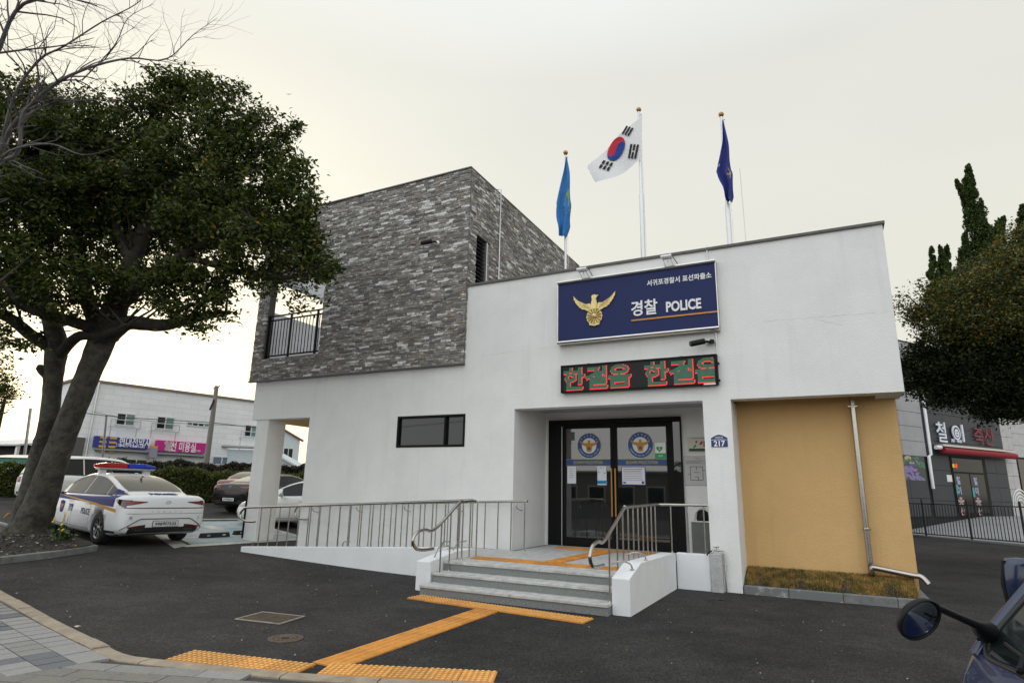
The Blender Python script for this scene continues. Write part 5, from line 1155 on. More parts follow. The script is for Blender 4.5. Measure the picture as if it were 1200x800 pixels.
white_car = mat('white_car_paint', (.80, .81, .83), .3, coat=.5); black_car = mat('black_car_paint', (.008, .008, .009), .25, coat=.35, spec=.3); red_car = mat('red_car_paint', (.16, .008, .012), .25, coat=1); silver_car = mat('pearl_white_paint', (.72, .72, .70), .3, coat=.7)
liv_blue = mat('livery_blue', (.008, .018, .16), .45, spec=.2); liv_gold = mat('livery_gold', srgb('#c08a2c'), .45)
HD = R(171.3)
ctr = Vector((-12.79, -1.88)); ra = ctr - Vector((math.cos(HD), math.sin(HD))) * 1.42
g1_, g2_ = gz(ra.x, ra.y), gz(ra.x + math.cos(HD) * 2.84, ra.y + math.sin(HD) * 2.84)
root, hit, patch, rect = car('police_car', 'white and blue police patrol car with red and blue roof light bar', 'police car', (ctr.x, ctr.y, (g1_ + g2_) / 2 - .0), HD, SEDAN, white_car, sc=1.0, livery_=True, plate='998허7535', tilt=(.004, -math.atan((g2_ - g1_) / 2.84)))
for s in (1, -1):
    b = MB()
    patch(b, lambda u, v: (lerp(-2.02, 2.1, u), lerp(.835 - .10 * max(0, (.30 - u)) - .02 * u - (.16 * max(0, u - .7)), min(interp(SEDAN['body'], lerp(-2.02, 2.1, u))[2] - .012, 1.0), v)), 44, 8, liv_blue, 'y', s, .007)
    patch(b, lambda u, v: (lerp(-2.06, -1.50, u), lerp(.99, 1.06 + .10 * u, v)), 10, 5, liv_blue, 'y', s, .007)
    b.build('blue_stripe', parent=root)
    b = MB()
    patch(b, lambda u, v: (lerp(-2.16, .9, u), lerp(.735 + .16 * u, .735 + .16 * u + .062 * (1 - u) ** .7 + .004, v) - (.07 if False else 0) - .03 * max(0, 1 - u * 3)), 36, 3, liv_gold, 'y', s, .010)
    b.build('gold_stripe', parent=root)
    xd = (-s, 0, 0)
    def onside(x, z): return hit((x, z), 'y', s, .003)
    b = MB(); q = onside(-.72, .63); b.text('POLICE', .13, liv_blue, q, xd, (0, 0, 1), .001, bold=.02, width=.46); b.build('lettering', parent=root)
    b = MB(); q = onside(.12, .66); b.text('경찰', .17, liv_blue, q, xd, (0, 0, 1), .001, bold=.02, width=.26); b.build('lettering', parent=root)
    b = MB(); q = onside(.62, .64); F5 = lambda a, c, h: Vector((q.x + a, q.y + s * h, q.z + c))
    b.prism([(0, -.17), (.10, -.09), (.12, .12), (0, .15), (-.12, .12), (-.10, -.09)], 0, .003, F5, liv_blue); b.prism([(x * .11, y * .10 + .02) for x, y in EAGLE], .003, .005, F5, emb_gold); b.prism(circle(0, -.04, .03, 12), .005, .006, F5, red_m); b.build('shield_emblem', parent=root)
b = MB(); q = hit((-2.14, 0), 'z', 1, .003)
b.text('POLICE', .17, liv_blue, (q.x, 0, q.z), (0, -1, 0), (.97, 0, .06), .012, bold=.015, width=.56); b.build('lettering', parent=root)
b = MB()
for s in (1, -1):
    for kk in range(1): patch(b, lambda u, v: (lerp(-2.02, -2.12, v) + .05 * u, s * lerp(.66, .80, u)), 4, 2, liv_gold, 'z', 1, .004)
b.build('gold_corner_mark', parent=root)
b = MB()
for k, ch in enumerate('SONATA'):
    y = .30 - .12 * k; q = hit((y, .735), 'x', -1, .004); b.text(ch, .034, chrome2, q, (0, -1, 0), (0, 0, 1), .002, bold=.02)
b.build('model_letters', parent=root)
MB().tube([(-.95, 0, 1.37), (-1.02, 0, 1.44), (-1.10, 0, 1.44)], [.03, .022, .006], 8, white_car).build('roof_antenna', parent=root)
lb = empty('light_bar', (-.05, 0, 1.45), 0, parent=root)
lens_r = mat('lens_red', (.42, .015, .015), .2, spec=.3); lens_b = mat('lens_blue', (.015, .05, .42), .2, spec=.3); lens_c = mat('lens_clear', (.25, .24, .22), .12, coat=1)
def lozenge(x, y0, y1, z0, z1, tx, mt, b, taper0=0, taper1=0):
    pr = [(-tx, z0), (tx, z0), (tx * 1.1, (z0 + z1) / 2), (tx * .7, z1), (-tx * .7, z1), (-tx * 1.1, (z0 + z1) / 2)]
    n = 6; vs = [(x + a, y0, z + taper0 * 0) for a, z in pr] + [(x + a, y1, z) for a, z in pr]
    if taper0: vs[:n] = [(x + a * .35, y0, (z + .06) * .5 + .04) for a, z in pr]
    if taper1: vs[n:] = [(x + a * .35, y1, (z + .06) * .5 + .04) for a, z in pr]
    b.add(vs, [(k, (k + 1) % n, n + (k + 1) % n, n + k) for k in range(n)] + [tuple(range(n))[::-1], tuple(range(n, 2 * n))], mt)
b = MB(); lozenge(0, .015, .42, .105, .235, .13, lens_r, b); lozenge(0, .42, .68, .105, .235, .13, lens_r, b, 0, 1); b.build('red_lens', parent=lb, bevel=.006)
b = MB(); lozenge(0, -.42, -.015, .105, .235, .13, lens_b, b); lozenge(0, -.68, -.42, .105, .235, .13, lens_b, b, 1, 0); b.build('blue_lens', parent=lb, bevel=.006)
MB().box(-.145, .145, -.62, .62, .098, .118, chrome2).box(-.13, .13, -.60, .60, .07, .097, lens_c).box(-.06, .06, -.56, -.42, -.02, .07, white_p).box(-.06, .06, .42, .56, -.02, .07, white_p).box(-.08, .08, -.3, .3, .02, .07, black).build('bar_base', parent=lb, bevel=.004)
# parked cars behind
hb = Vector((-.45, .89))
p = W(276, 590, 20.5); rz = math.atan2(.83, -.05)
car('parked_car', 'black sedan parked beyond the police car, half hidden by the white pillar', 'car', (-17.45, 7.15, gz(-17.4, 7.1) + .004), R(97), SEDAN, black_car, plate='67버8223', rearglass=mat('car_glass_painted_reflection', (.30, .28, .24), .2, spec=.5))  # pale glass colour stands in for the reflection on the rear window
car('parked_car', 'dark red car peeking out beside the black sedan', 'car', (-20.75, 8.95, gz(-20.9, 8.8) + .004), R(122), SEDAN, red_car, plate='36다2918')
car('parked_car', 'white car with its front seen between the pillar and the front wall', 'car', (-12.0, 4.05, gz(-12, 4) + .004), R(200), SEDAN, silver_car, parts=('front',))
car('parked_van', 'white sport utility car parked behind the big leaning tree trunk', 'car', (-22.1, 2.75, gz(-22.1, 2.7) + .004), R(101), SUV, silver_car, plate='40러5173')

# ------------------------------------------------------------------ dark blue truck corner at the right
F_ = Vector((-.95, -.31, 0)).normalized(); B_v = -F_; Wd = Vector((.31, -.95, 0)).normalized(); UP = Vector((0, 0, 1))
P0 = W(1150, 764, 2.15)
tk = empty('parked_truck', (P0.x + .9, P0.y - .3, 0), 0, 'dark blue truck cab with round mirror reaching in at the lower right corner', 'truck')
TK = -Vector(tk.location)
tpaint = mat('dark_blue_truck_paint', (.010, .020, .062), .25, coat=.5); tgl = mat('truck_windscreen', (.008, .013, .013), .03, spec=.3, alpha=.96); seal = mat('rubber_seal', (.012, .012, .012), .5)
def tkb(b, name, **k): o = b.build(name, parent=tk, **k); o.location = TK; return o
def q_(f, wv, z): return P0 + F_ * f + Wd * wv + UP * (z - P0.z)
z0 = P0.z
prof = [(-.35, z0 + .02), (0.0, z0 - .002), (.030, z0 - .025), (.062, z0 - .08), (.095, z0 - .18), (.12, z0 - .36), (.14, .45), (.12, .30), (-.5, .30)]
ws = [-.13, -.10, -.05, 0, .3, .8, 1.3, 1.55, 1.6]
b = MB(); vs = []
for wv in ws:
    rd = 0.0 if 0 <= wv <= 1.3 else min(abs(wv), abs(wv - 1.3)) ** 1.0
    rd = {-.13: .14, -.10: .07, -.05: .02, 1.55: .06, 1.6: .13}.get(wv, 0)
    vs += [q_(f - rd * (1 if f > -.1 else 0), wv, z) for f, z in prof]
k = len(prof); b.add(vs, [(i * k + j, i * k + j + 1, (i + 1) * k + j + 1, (i + 1) * k + j) for i in range(len(ws) - 1) for j in range(k - 1)] + [tuple(range(k))[::-1]], tpaint, True)
tkb(b, 'front_panel')
DP = (B_v * .66 + UP * .72).normalized()   # up the windscreen
def g_(a, h): return P0 + Wd * a + DP * h + Vector((0, 0, 0))
b = MB(); c_ = [g_(.0 + .0, .06), g_(.03, .01), g_(.10, 0), g_(1.2, 0), g_(1.26, .06), g_(1.22, 1.05), g_(.06, 1.05)]
b.add(c_, [tuple(range(7))], tgl); tkb(b, 'windscreen')
b = MB().tube([c_[6]] + bez([g_(.0, .30), g_(-.01, .08), g_(.02, .01), g_(.10, -.012), g_(.4, -.012)], 6) + [g_(1.2, -.012), g_(1.26, .06), c_[5]], .0095, 8, seal); tkb(b, 'windscreen_seal')
b = MB()
for i in range(2): pass
# pillar, side and roof
side = [g_(-.015, .0) + F_ * .0, g_(.045, 1.06)]
b.tube([g_(-.02, -.02) - F_ * .004, g_(-.03, .1), g_(-.02, .5), g_(.01, 1.07)], .021, 14, tpaint); tkb(b, 'pillar')
b = MB(); a0 = g_(-.10, -.03) + B_v * .16; z_ = a0.z
b.add([Vector((a0.x, a0.y, .3)), Vector((a0.x, a0.y, z_)), a0 + B_v * 1.5, Vector((a0.x, a0.y, .3)) + B_v * 1.5], [(0, 1, 2, 3)], tpaint)
rt = g_(-.05, 1.07) + B_v * .16; rr_ = rt + Wd * 1.35
b.add([rt, rr_, rr_ + B_v * 1.2, rt + B_v * 1.2], [(0, 1, 2, 3)], tpaint); b.add([rt + B_v * 1.2, rr_ + B_v * 1.2, Vector(((rr_ + B_v * 1.2).x, (rr_ + B_v * 1.2).y, .3)), Vector(((rt + B_v * 1.2).x, (rt + B_v * 1.2).y, .3))], [(0, 1, 2, 3)], tpaint)
a1_ = a0 + Wd * 1.45; b.add([Vector((a1_.x, a1_.y, .3)), Vector((a1_.x, a1_.y, z_)), a1_ + B_v * 1.5, Vector((a1_.x, a1_.y, .3)) + B_v * 1.5], [(3, 2, 1, 0)], tpaint)
tkb(b, 'cab_shell')
b = MB(); b.add([g_(.02, -.02) + B_v * .02, g_(1.2, -.02) + B_v * .02, g_(1.2, -.05) + B_v * .6, g_(.02, -.05) + B_v * .6], [(0, 1, 2, 3)], mat('dashboard', (.03, .032, .033), .7)); tkb(b, 'dashboard')
b = MB().tube([g_(.10, .07) + F_ * .02, g_(.24, .05) + F_ * .03, g_(.44, .06) + F_ * .03], .007, 6, black).tube([g_(.26, .0) + F_ * .03, g_(.24, .05) + F_ * .035, g_(.26, .10) + F_ * .03], .010, 6, black).box(-.01, .01, -.01, .01, 0, .01, black, Matrix.Translation(g_(.26, .01) + F_ * .03)); tkb(b, 'wiper')
# round front mirror
mc = W(1077, 725, 1.98); arm0 = W(1146, 742, 2.12); arm1 = W(1101, 713, 2.0)
b = MB().tube([W(1160, 742, 2.2), W(1151, 737, 2.14), W(1143, 731, 2.1), W(1120, 721, 2.05), W(1098, 711, 2.0)], [.042, .032, .014, .012, .012], 12, black); tkb(b, 'mirror_arm')
b = MB(); gp_ = [g_(-.03, -.06) + F_ * .03, g_(-.06, .10) + F_ * .02, W(1128, 727, 2.09)]
b.tube([W(1149, 750, 2.17), W(1158, 738, 2.2), W(1167, 726, 2.23)], [.012, .020, .008], 8, black); tkb(b, 'mirror_mount')
nrm = (-AF * .95 + AX * .0 - AY * .02 + (P0 - mc).normalized() * .22).normalized(); mx_ = (AX * math.cos(R(24)) + AY * math.sin(R(24))); mx_ = (mx_ - nrm * mx_.dot(nrm)).normalized(); my_ = nrm.cross(mx_)
Mm = Matrix(((mx_.x, my_.x, nrm.x, mc.x), (mx_.y, my_.y, nrm.y, mc.y), (mx_.z, my_.z, nrm.z, mc.z), (0, 0, 0, 1)))
mirror_m = mat('mirror_glass', (.36, .38, .42), .02, 1)
# ellipse shaped by turning; convex glass
Mm = Mm @ Matrix.Diagonal((1.10, .94, 1, 1))
b = MB().lathe([(.001, .0190), (.012, .0186), (.024, .0172), (.036, .0150), (.048, .0118), (.058, .0082), (.066, .004)], 40, mirror_m, Mm); tkb(b, 'mirror_glass')
b = MB().lathe([(.065, .0), (.066, .009), (.070, .010), (.072, .0), (.069, -.012), (.05, -.028), (.02, -.034), (.001, -.035)], 40, black, Mm); tkb(b, 'mirror_shell')
# door mirror beyond the pillar
dm = W(1197, 684, 2.75)
Md = Matrix.Translation(dm) @ Matrix.Rotation(R(20), 4, 'Z')
b = MB().lathe([(.001, -.115), (.05, -.11), (.068, -.08), (.072, 0), (.068, .08), (.05, .11), (.001, .115)], 18, tpaint, Md @ Matrix.Diagonal((1.0, .6, 1, 1))); tkb(b, 'door_mirror')
b = MB().tube([dm + Vector((-.062, -.02, -.09)), dm + Vector((-.07, -.02, 0)), dm + Vector((-.055, -.02, .1))], .010, 8, black).tube([dm, dm + Vector((.2, -.1, -.12))], .015, 8, black); tkb(b, 'mirror_bracket')
# ------------------------------------------------------------------ vegetation
def leaves(name, C, L, Wf, mts, weights, parent, up=.3, nrm=None, kind='stuff', droop=0):
    """C: (N,3) leaf centres; each leaf two triangles folded along the midrib"""
    n = len(C); C = np.asarray(C, dtype=np.float64)
    d = rng.normal(size=(n, 3)); d[:, 2] = d[:, 2] * .7 - droop; d /= np.linalg.norm(d, axis=1)[:, None]
    r = rng.normal(size=(n, 3)); 
    if nrm is not None: r = r * .9 + nrm * 1.0
    r[:, 2] += up; s = np.cross(d, r); s /= (np.linalg.norm(s, axis=1)[:, None] + 1e-9); nn = np.cross(s, d)
    Ls = (L * rng.uniform(.65, 1.25, n))[:, None]; Ws = Ls * Wf
    v = np.empty((n, 4, 3)); v[:, 0] = C - d * Ls * .5; v[:, 1] = C + s * Ws * .5 + nn * Ws * .12; v[:, 2] = C + d * Ls * .5; v[:, 3] = C - s * Ws * .5 + nn * Ws * .12
    me = bpy.data.meshes.new(name); me.vertices.add(n * 4); me.vertices.foreach_set('co', v.ravel())
    base = (np.arange(n) * 4)[:, None]; tri = np.concatenate([base + [0, 1, 2], base + [0, 2, 3]], axis=1).reshape(-1)
    me.loops.add(n * 6); me.loops.foreach_set('vertex_index', tri.astype(np.int32)); me.polygons.add(n * 2); me.polygons.foreach_set('loop_start', (np.arange(n * 2) * 3).astype(np.int32))
    for m in mts: me.materials.append(m)
    mi = np.repeat(rng.choice(len(mts), size=n, p=np.array(weights) / sum(weights)), 2).astype(np.int32); me.polygons.foreach_set('material_index', mi)
    me.update(calc_edges=True); me.validate(); o = bpy.data.objects.new(name, me); COL.objects.link(o)
    if parent: o.parent = parent
    if kind: o['kind'] = kind
    return o
def clumps(blobs, per, rc, nl, shell=.55, flat=.75):
    """blobs: (centre, rx, ry, rz); returns leaf centres in twig clusters"""
    out_ = []; nr = []
    for c, rx, ry, rz in blobs:
        k = max(3, int(per * (rx * ry + rx * rz + ry * rz) / 3)); d = rng.normal(size=(k, 3)); d /= np.linalg.norm(d, axis=1)[:, None]
        rad = rng.uniform(shell, 1.03, k) ** .7; pc = np.array(c) + d * rad[:, None] * np.array([rx, ry, rz])
        m = rng.poisson(nl, k) + 3
        for i in range(k):
            q = rng.normal(size=(m[i], 3)) * rc * np.array([1, 1, flat]) * rng.uniform(.6, 1.3); out_.append(pc[i] + q); nr.append(np.repeat(d[i][None], m[i], 0))
    return np.concatenate(out_), np.concatenate(nr)
def leafm(name, c, rough=.55, tr=.25):
    m = mat(name, c, rough, spec=.22); n = m.node_tree.nodes; l = m.node_tree.links; b = n['Principled BSDF']
    if tr:
        t = n.new('ShaderNodeBsdfTranslucent'); t.inputs[0].default_value = (c[0] * 1.5, c[1] * 1.6, c[2] * .6, 1); mx = n.new('ShaderNodeMixShader'); mx.inputs[0].default_value = tr
        l.new(b.outputs[0], mx.inputs[1]); l.new(t.outputs[0], mx.inputs[2]); l.new(mx.outputs[0], n['Material Output'].inputs[0])
    return m
bark = mat('grey_bark', (.038, .032, .025), .95, col2=(.105, .105, .085), thr=(.38, .66), vscale=4.2, bump=1.6, bscale=13)
bark_dark = mat('dark_bark', (.035, .028, .022), .9, var=.4, vscale=5, bump=.8, bscale=14)
bark_pale = mat('pale_bare_bark', (.13, .122, .12), .85, var=.45, vscale=6, bump=.5, bscale=20)
EV = [leafm('leaf_dark', (.018, .028, .008)), leafm('leaf_mid', (.042, .062, .014)), leafm('leaf_olive', (.078, .095, .020)), leafm('leaf_fresh', (.115, .125, .026)), leafm('leaf_yellow', (.32, .17, .03))]
# big leaning evergreen
et = tag(empty('evergreen_tree', (-12.0, -4.15, .45)), 'large dense evergreen tree with leaning grey forked trunk in the planter', 'tree'); OF = Vector(et.location)
T0 = 12.3
def px(u, v, t=T0): return W(u, v, t) - OF
def limb(b, pts, rs, mt=bark, n=14, jit=.05, sub=5):
    P = bez(pts, sub); rr = [interp([(i, r) for i, r in enumerate(rs)], k / sub)[0] for k in range(len(P))]; b.tube(P, rr, n, mt, jit=jit); return P
b = MB()
limb(b, [px(22, 662), px(34, 627), px(47, 590), px(64, 540), px(84, 487), px(103, 440), px(119, 400), px(130, 375), px(140, 345)], [.60, .38, .29, .245, .225, .22, .24, .25, .20], jit=.035, n=24)
for (u, v, r) in ((-8, 645, .13), (58, 640, .12), (20, 655, .15), (66, 630, .08), (-14, 636, .10), (40, 650, .12)): limb(b, [px(u, v + 8), px(lerp(u, 36, .45), v - 14), px(46, 594), px(62, 548)], [r * .5, r, r, r * .6], n=10)
b.build('trunk', parent=et)
b = MB(); limb(b, [px(24, 620, 12.5), px(36, 575, 12.5), px(46, 535, 12.5), (px(55, 505, 12.5)), px(60, 470, 12.5), px(63, 435, 12.5), px(66, 405, 12.5), px(60, 375, 12.6), px(48, 340, 12.7), px(30, 300, 12.9)], [.24, .20, .185, .175, .165, .18, .20, .16, .13, .10], jit=.04, n=20)
limb(b, [px(58, 440, 12.5), px(48, 432, 12.4), px(43, 430, 12.35)], [.13, .09, .05], n=10)
b.build('trunk', parent=et)
b = MB()
limbs = [([(128, 392, 12.1), (150, 378, 12.0), (190, 381, 11.9), (230, 372, 11.8), (270, 366, 11.7)], [.20, .15, .12, .09, .04]),
         ([(134, 372, 12.1), (150, 320, 12.2), (170, 270, 12.3), (200, 220, 12.4), (240, 170, 12.5)], [.22, .18, .14, .10, .04]),
         ([(136, 360, 12.1), (170, 330, 11.8), (215, 300, 11.5), (260, 275, 11.2), (320, 262, 11.0)], [.17, .14, .11, .08, .03]),
         ([(120, 400, 12.1), (100, 340, 12.3), (90, 280, 12.6), (95, 210, 13.0), (80, 150, 13.2)], [.16, .14, .12, .08, .03]),
         ([(68, 410, 12.5), (40, 395, 12.3), (10, 372, 12.1), (-30, 360, 12)], [.15, .12, .10, .06]), ([(66, 420, 12.5), (90, 395, 12.2), (120, 392, 11.9), (150, 380, 11.6)], [.12, .10, .08, .04]),
         ([(60, 380, 12.6), (40, 340, 12.9), (10, 300, 13.2), (-20, 260, 13.4)], [.12, .10, .07, .03]), ([(110, 385, 12.1), (70, 372, 11.5), (30, 360, 11.0), (0, 330, 10.6)], [.12, .10, .07, .03]),
         ([(150, 300, 12.2), (130, 240, 12.4), (140, 190, 12.6), (190, 120, 12.7)], [.10, .08, .06, .02]), ([(215, 300, 11.5), (250, 310, 11.4), (290, 320, 11.3), (330, 325, 11.2), (368, 322, 11.1)], [.07, .06, .05, .04, .015]),
         ([(170, 270, 12.3), (220, 255, 12.0), (270, 215, 11.8), (310, 190, 11.6)], [.08, .06, .04, .02])]
for pts, rs in limbs:
    P = limb(b, [px(*p) for p in pts], rs, n=9, mt=bark_dark)
    for k in range(7):
        q = random.choice(P[len(P) // 3:]); d = Vector((random.gauss(0, 1), random.gauss(0, 1), random.uniform(.0, 1))).normalized(); L = random.uniform(.5, 1.1)
        b.tube([q, q + d * L * .5 + UP * .05, q + d * L + UP * .15], [.03, .02, .006], 5, bark_dark)
b.build('limb', parent=et)
def pb(u, v, t, r, k=1., fy=1.): c = W(u, v, t); rr = r * t / 709.89; return ((c - OF), rr, rr * fy, rr * k)
bl_ = [pb(150, 200, 13.4, 80, .9), pb(60, 180, 13.4, 80, .9), pb(230, 230, 13.4, 70, .9), pb(45, 130, 13, 52, .7), pb(20, 160, 12.6, 55, .8), pb(80, 175, 12.2, 60, .7), pb(150, 150, 12.6, 52, .8), pb(205, 118, 12.6, 42, .75), pb(195, 105, 12.6, 26, .9), pb(262, 128, 12.4, 42, .8), pb(300, 158, 12.2, 42, .8), pb(318, 190, 12, 42, .8), pb(230, 175, 12, 60, .8), pb(280, 222, 11.6, 58, .8), pb(330, 238, 11.5, 36, .8),
       pb(335, 285, 11.3, 46, .75), pb(355, 235, 11.4, 20, .9), pb(352, 265, 11.3, 26, .9), pb(363, 312, 11.2, 34, .65), pb(383, 322, 11.2, 16, .9), pb(335, 150, 12, 18, .9), pb(225, 100, 12.5, 20, .8), pb(345, 205, 11.6, 22, .9), pb(290, 285, 11.2, 55, .7), pb(240, 260, 11.5, 55, .8), pb(180, 220, 12.4, 62, .8), pb(120, 235, 12.6, 60, .8), pb(60, 240, 12, 62, .8), pb(10, 235, 11.6, 60, .8), pb(-40, 220, 11.6, 70, .9),
       pb(30, 300, 11.4, 52, .75), pb(90, 300, 12.4, 48, .7), pb(-15, 340, 11.2, 48, .6), pb(45, 352, 11.2, 42, .6), pb(110, 330, 11.6, 42, .7), pb(165, 340, 12, 36, .55), pb(195, 320, 11.4, 42, .6), pb(238, 330, 11.4, 44, .6), pb(258, 358, 11.3, 28, .6), pb(205, 365, 11.3, 30, .5), pb(150, 290, 12.8, 45, .8), pb(240, 380, 11.3, 16, .6), pb(-5, 385, 11.4, 24, .7), pb(25, 400, 11.2, 14, .7),
       pb(270, 260, 12.8, 45, .8), pb(200, 250, 13.2, 60, .9), pb(80, 215, 13.6, 70, .9), pb(0, 300, 13, 50, .9), pb(352, 350, 11.1, 16, .7), pb(310, 330, 11.2, 26, .6)]
Cc, Nn = clumps(bl_, 104, .12, 44, shell=.3)
leaves('foliage', Cc, .105, .46, EV, (.30, .34, .26, .10, .010), et, up=.8, nrm=Nn)
# far left neighbour tree
ft = tag(empty('small_tree', (W(-14, 560, 22) - Vector((0, 0, 0)))), 'partly seen green tree at the left edge below the big crown', 'tree'); OF = Vector(ft.location)
bl2 = [pb(-8, 452, 22, 24, 1), pb(5, 440, 22, 14, .8), pb(-30, 470, 22, 36, 1), pb(6, 462, 22, 12, .8), pb(-30, 410, 22, 34, 1)]
Cc, Nn = clumps(bl2, 60, .15, 26, shell=.3); leaves('foliage', Cc, .12, .5, EV, (.3, .3, .3, .1, .05), ft, up=.8, nrm=Nn)
b = MB().tube([(0, 0, -.8), (-.2, 0, 1.2), (-.5, .2, 3.0)], [.16, .13, .05], 9, bark_dark); b.build('trunk', parent=ft)
# bare tree reaching in at the top left
bt = tag(empty('bare_tree', (W(-150, 560, 8).x, W(-150, 560, 8).y, .4)), 'leafless tree with pale grey branches reaching in at the top left', 'tree'); OF = Vector(bt.location)
b = MB(); random.seed(21)
def twig(p, d, L, r, depth):
    n = 4; P = [p]; rs = [r]; dd = d.copy()
    for i in range(n):
        dd = (dd + Vector((random.gauss(0, .22), random.gauss(0, .22), random.gauss(.0, .22)))).normalized(); P.append(P[-1] + dd * L / n); rs.append(r * (1 - .62 * (i + 1) / n))
    b.tube(P, rs, 5 if r > .008 else 3, bark_pale if r > .006 else bark_dark, caps=False)
    if depth <= 0 or r < .0025: return
    for k in range(random.choice((2, 2, 3))):
        i = random.choice((1, 2, 3, 4)); perp = dd.cross(Vector((random.gauss(0, 1), random.gauss(0, 1), random.gauss(0, 1)))).normalized()
        a = random.uniform(.35, .8); twig(P[i], (dd * math.cos(a) + perp * math.sin(a)).normalized(), L * random.uniform(.5, .8), rs[i] * random.uniform(.45, .7), depth - 1)
tp_ = W(-140, 330, 8) - OF
limb(b, [Vector((0, 0, -.2)), Vector((.05, .05, 1.2)), tp_ * .6 + Vector((0, 0, .3)), tp_, W(-120, 240, 7.9) - OF, W(-90, 180, 7.8) - OF], [.2, .17, .15, .13, .10, .06], bark_pale, 12, .04)
main = [([(-100, 290, 7.9), (-40, 230, 7.6), (0, 178, 7.4), (20, 145, 7.3), (60, 105, 7.2), (100, 88, 7.1), (150, 74, 7.0), (195, 68, 7.0), (225, 45, 7.0), (257, 17, 7.0)], [.10, .075, .065, .055, .045, .030, .022, .014, .008, .003]),
        ([(-120, 250, 7.9), (-50, 140, 7.4), (-10, 70, 7.2), (20, 22, 7.1), (60, 2, 7.0), (112, 1, 7.0)], [.09, .07, .055, .04, .025, .012]),
        ([(-60, 240, 7.6), (-10, 200, 7.3), (20, 178, 7.2), (28, 140, 7.1), (45, 100, 7.0), (38, 40, 6.9)], [.06, .05, .045, .035, .02, .008]),
        ([(-60, 250, 7.6), (-10, 205, 7.1), (20, 184, 6.9), (60, 178, 6.8), (100, 174, 6.8), (132, 173, 6.8)], [.045, .035, .026, .018, .010, .004]),
        ([(0, 178, 7.4), (10, 120, 7.2), (40, 80, 7.1), (80, 50, 7.0), (120, 25, 7.0), (160, 3, 7.0), (185, -22, 7.0)], [.04, .034, .027, .02, .015, .010, .004]),
        ([(60, 105, 7.2), (90, 100, 7.1), (125, 112, 7.0), (160, 112, 7.0)], [.022, .016, .010, .004]), ([(20, 145, 7.3), (50, 130, 7.2), (90, 124, 7.1), (140, 116, 7.0)], [.025, .018, .012, .004]),
        ([(100, 88, 7.1), (130, 60, 7.0), (150, 30, 7.0), (175, -5, 7.0)], [.016, .012, .008, .004]), ([(-10, 70, 7.2), (30, 55, 7.0), (70, 60, 6.9), (110, 45, 6.9)], [.03, .022, .014, .006])]
for pts, rs in main:
    P = limb(b, [W(*p) - OF + Vector((random.gauss(0, .03), random.gauss(0, .03), random.gauss(0, .05))) for p in pts], [r * .5 for r in rs], bark_pale, 7, .03, 4)
    for i in range(3, len(P) - 1):
        rr_i = interp([(k, r * .6) for k, r in enumerate(rs)], i / 4)[0]
        for _ in range(2):
            if random.random() < .55:
                d = (P[i + 1] - P[i]).normalized(); perp = d.cross(Vector((random.gauss(0, 1), random.gauss(0, 1), random.gauss(0, 1)))).normalized(); a = random.uniform(.4, .9)
                dd = (d * math.cos(a) + perp * math.sin(a)); dd.z += .15; twig(P[i], dd.normalized(), random.uniform(.35, .62), min(.012, rr_i * .5), 2)
b.build('branches', parent=bt)
random.seed(5)
# right dark tree with orange tint, junipers behind
RT = [leafm('r_dark', (.013, .020, .007)), leafm('r_mid', (.036, .050, .013)), leafm('r_olive', (.095, .098, .022)), leafm('r_orange', (.20, .135, .028))]
rt_ = tag(empty('broadleaf_tree', (W(1275, 600, 15).x, W(1275, 600, 15).y, gz(5, 5))), 'dark broadleaf tree with orange tinted top at the right edge', 'tree'); OF = Vector(rt_.location)
bl3 = [pb(1110, 352, 14.5, 34, .8), pb(1082, 366, 14.5, 24, .8), pb(1145, 334, 15, 34, .8), pb(1185, 320, 15, 42, .8), pb(1200, 345, 14, 60, 1), pb(1150, 365, 14, 55, .9), pb(1120, 385, 14, 42, .8), pb(1230, 300, 15, 60, 1), pb(1240, 400, 15, 70, 1), pb(1068, 372, 14.5, 16, .9), pb(1200, 282, 15.3, 24, .9), pb(1170, 305, 15.3, 22, .8), pb(1056, 352, 14.5, 8, .9), pb(1090, 340, 14.6, 12, .9)]
bl4 = [pb(1085, 430, 14.5, 30, .9), pb(1120, 420, 14.5, 48, .8), pb(1165, 425, 14.5, 52, .9), pb(1205, 440, 14.5, 50, .9), pb(1130, 455, 14.5, 34, .7), pb(1180, 465, 14.5, 38, .65), pb(1100, 450, 14.6, 26, .6), pb(1068, 455, 14.6, 13, .7), pb(1063, 430, 14.6, 12, .8), pb(1160, 480, 14.5, 24, .5), pb(1188, 484, 14.5, 20, .5), pb(1112, 466, 14.5, 20, .5), pb(1072, 440, 14.6, 10, 1), pb(1210, 470, 14.5, 36, .6), pb(1150, 400, 15.5, 60, 1), pb(1230, 460, 15, 40, .8)]
Cc, Nn = clumps(bl3, 125, .13, 46, shell=.1); leaves('foliage', Cc, .078, .5, RT, (.2, .38, .28, .12), rt_, up=.6, nrm=Nn)
Cc, Nn = clumps(bl4, 145, .14, 50, shell=.1); leaves('lower_foliage', Cc, .092, .5, RT, (.75, .22, .03, .0), rt_, up=.6, nrm=Nn)
b = MB(); limb(b, [Vector((0, 0, 0)), Vector((.1, 0, 1.5)), W(1240, 470, 15) - OF, W(1190, 410, 15) - OF, W(1150, 350, 15) - OF], [.22, .19, .15, .10, .04], bark_dark, 12)
for u, v in ((1080, 350), (1100, 320), (1180, 290), (1085, 430), (1120, 300), (1062, 345)): limb(b, [W(1190, 440, 15) - OF, W(lerp(1190, u, .5), lerp(440, v, .4), 14.8) - OF, W(u, v, 14.6) - OF], [.08, .05, .01], bark_dark, 6)
b.build('trunk', parent=rt_)
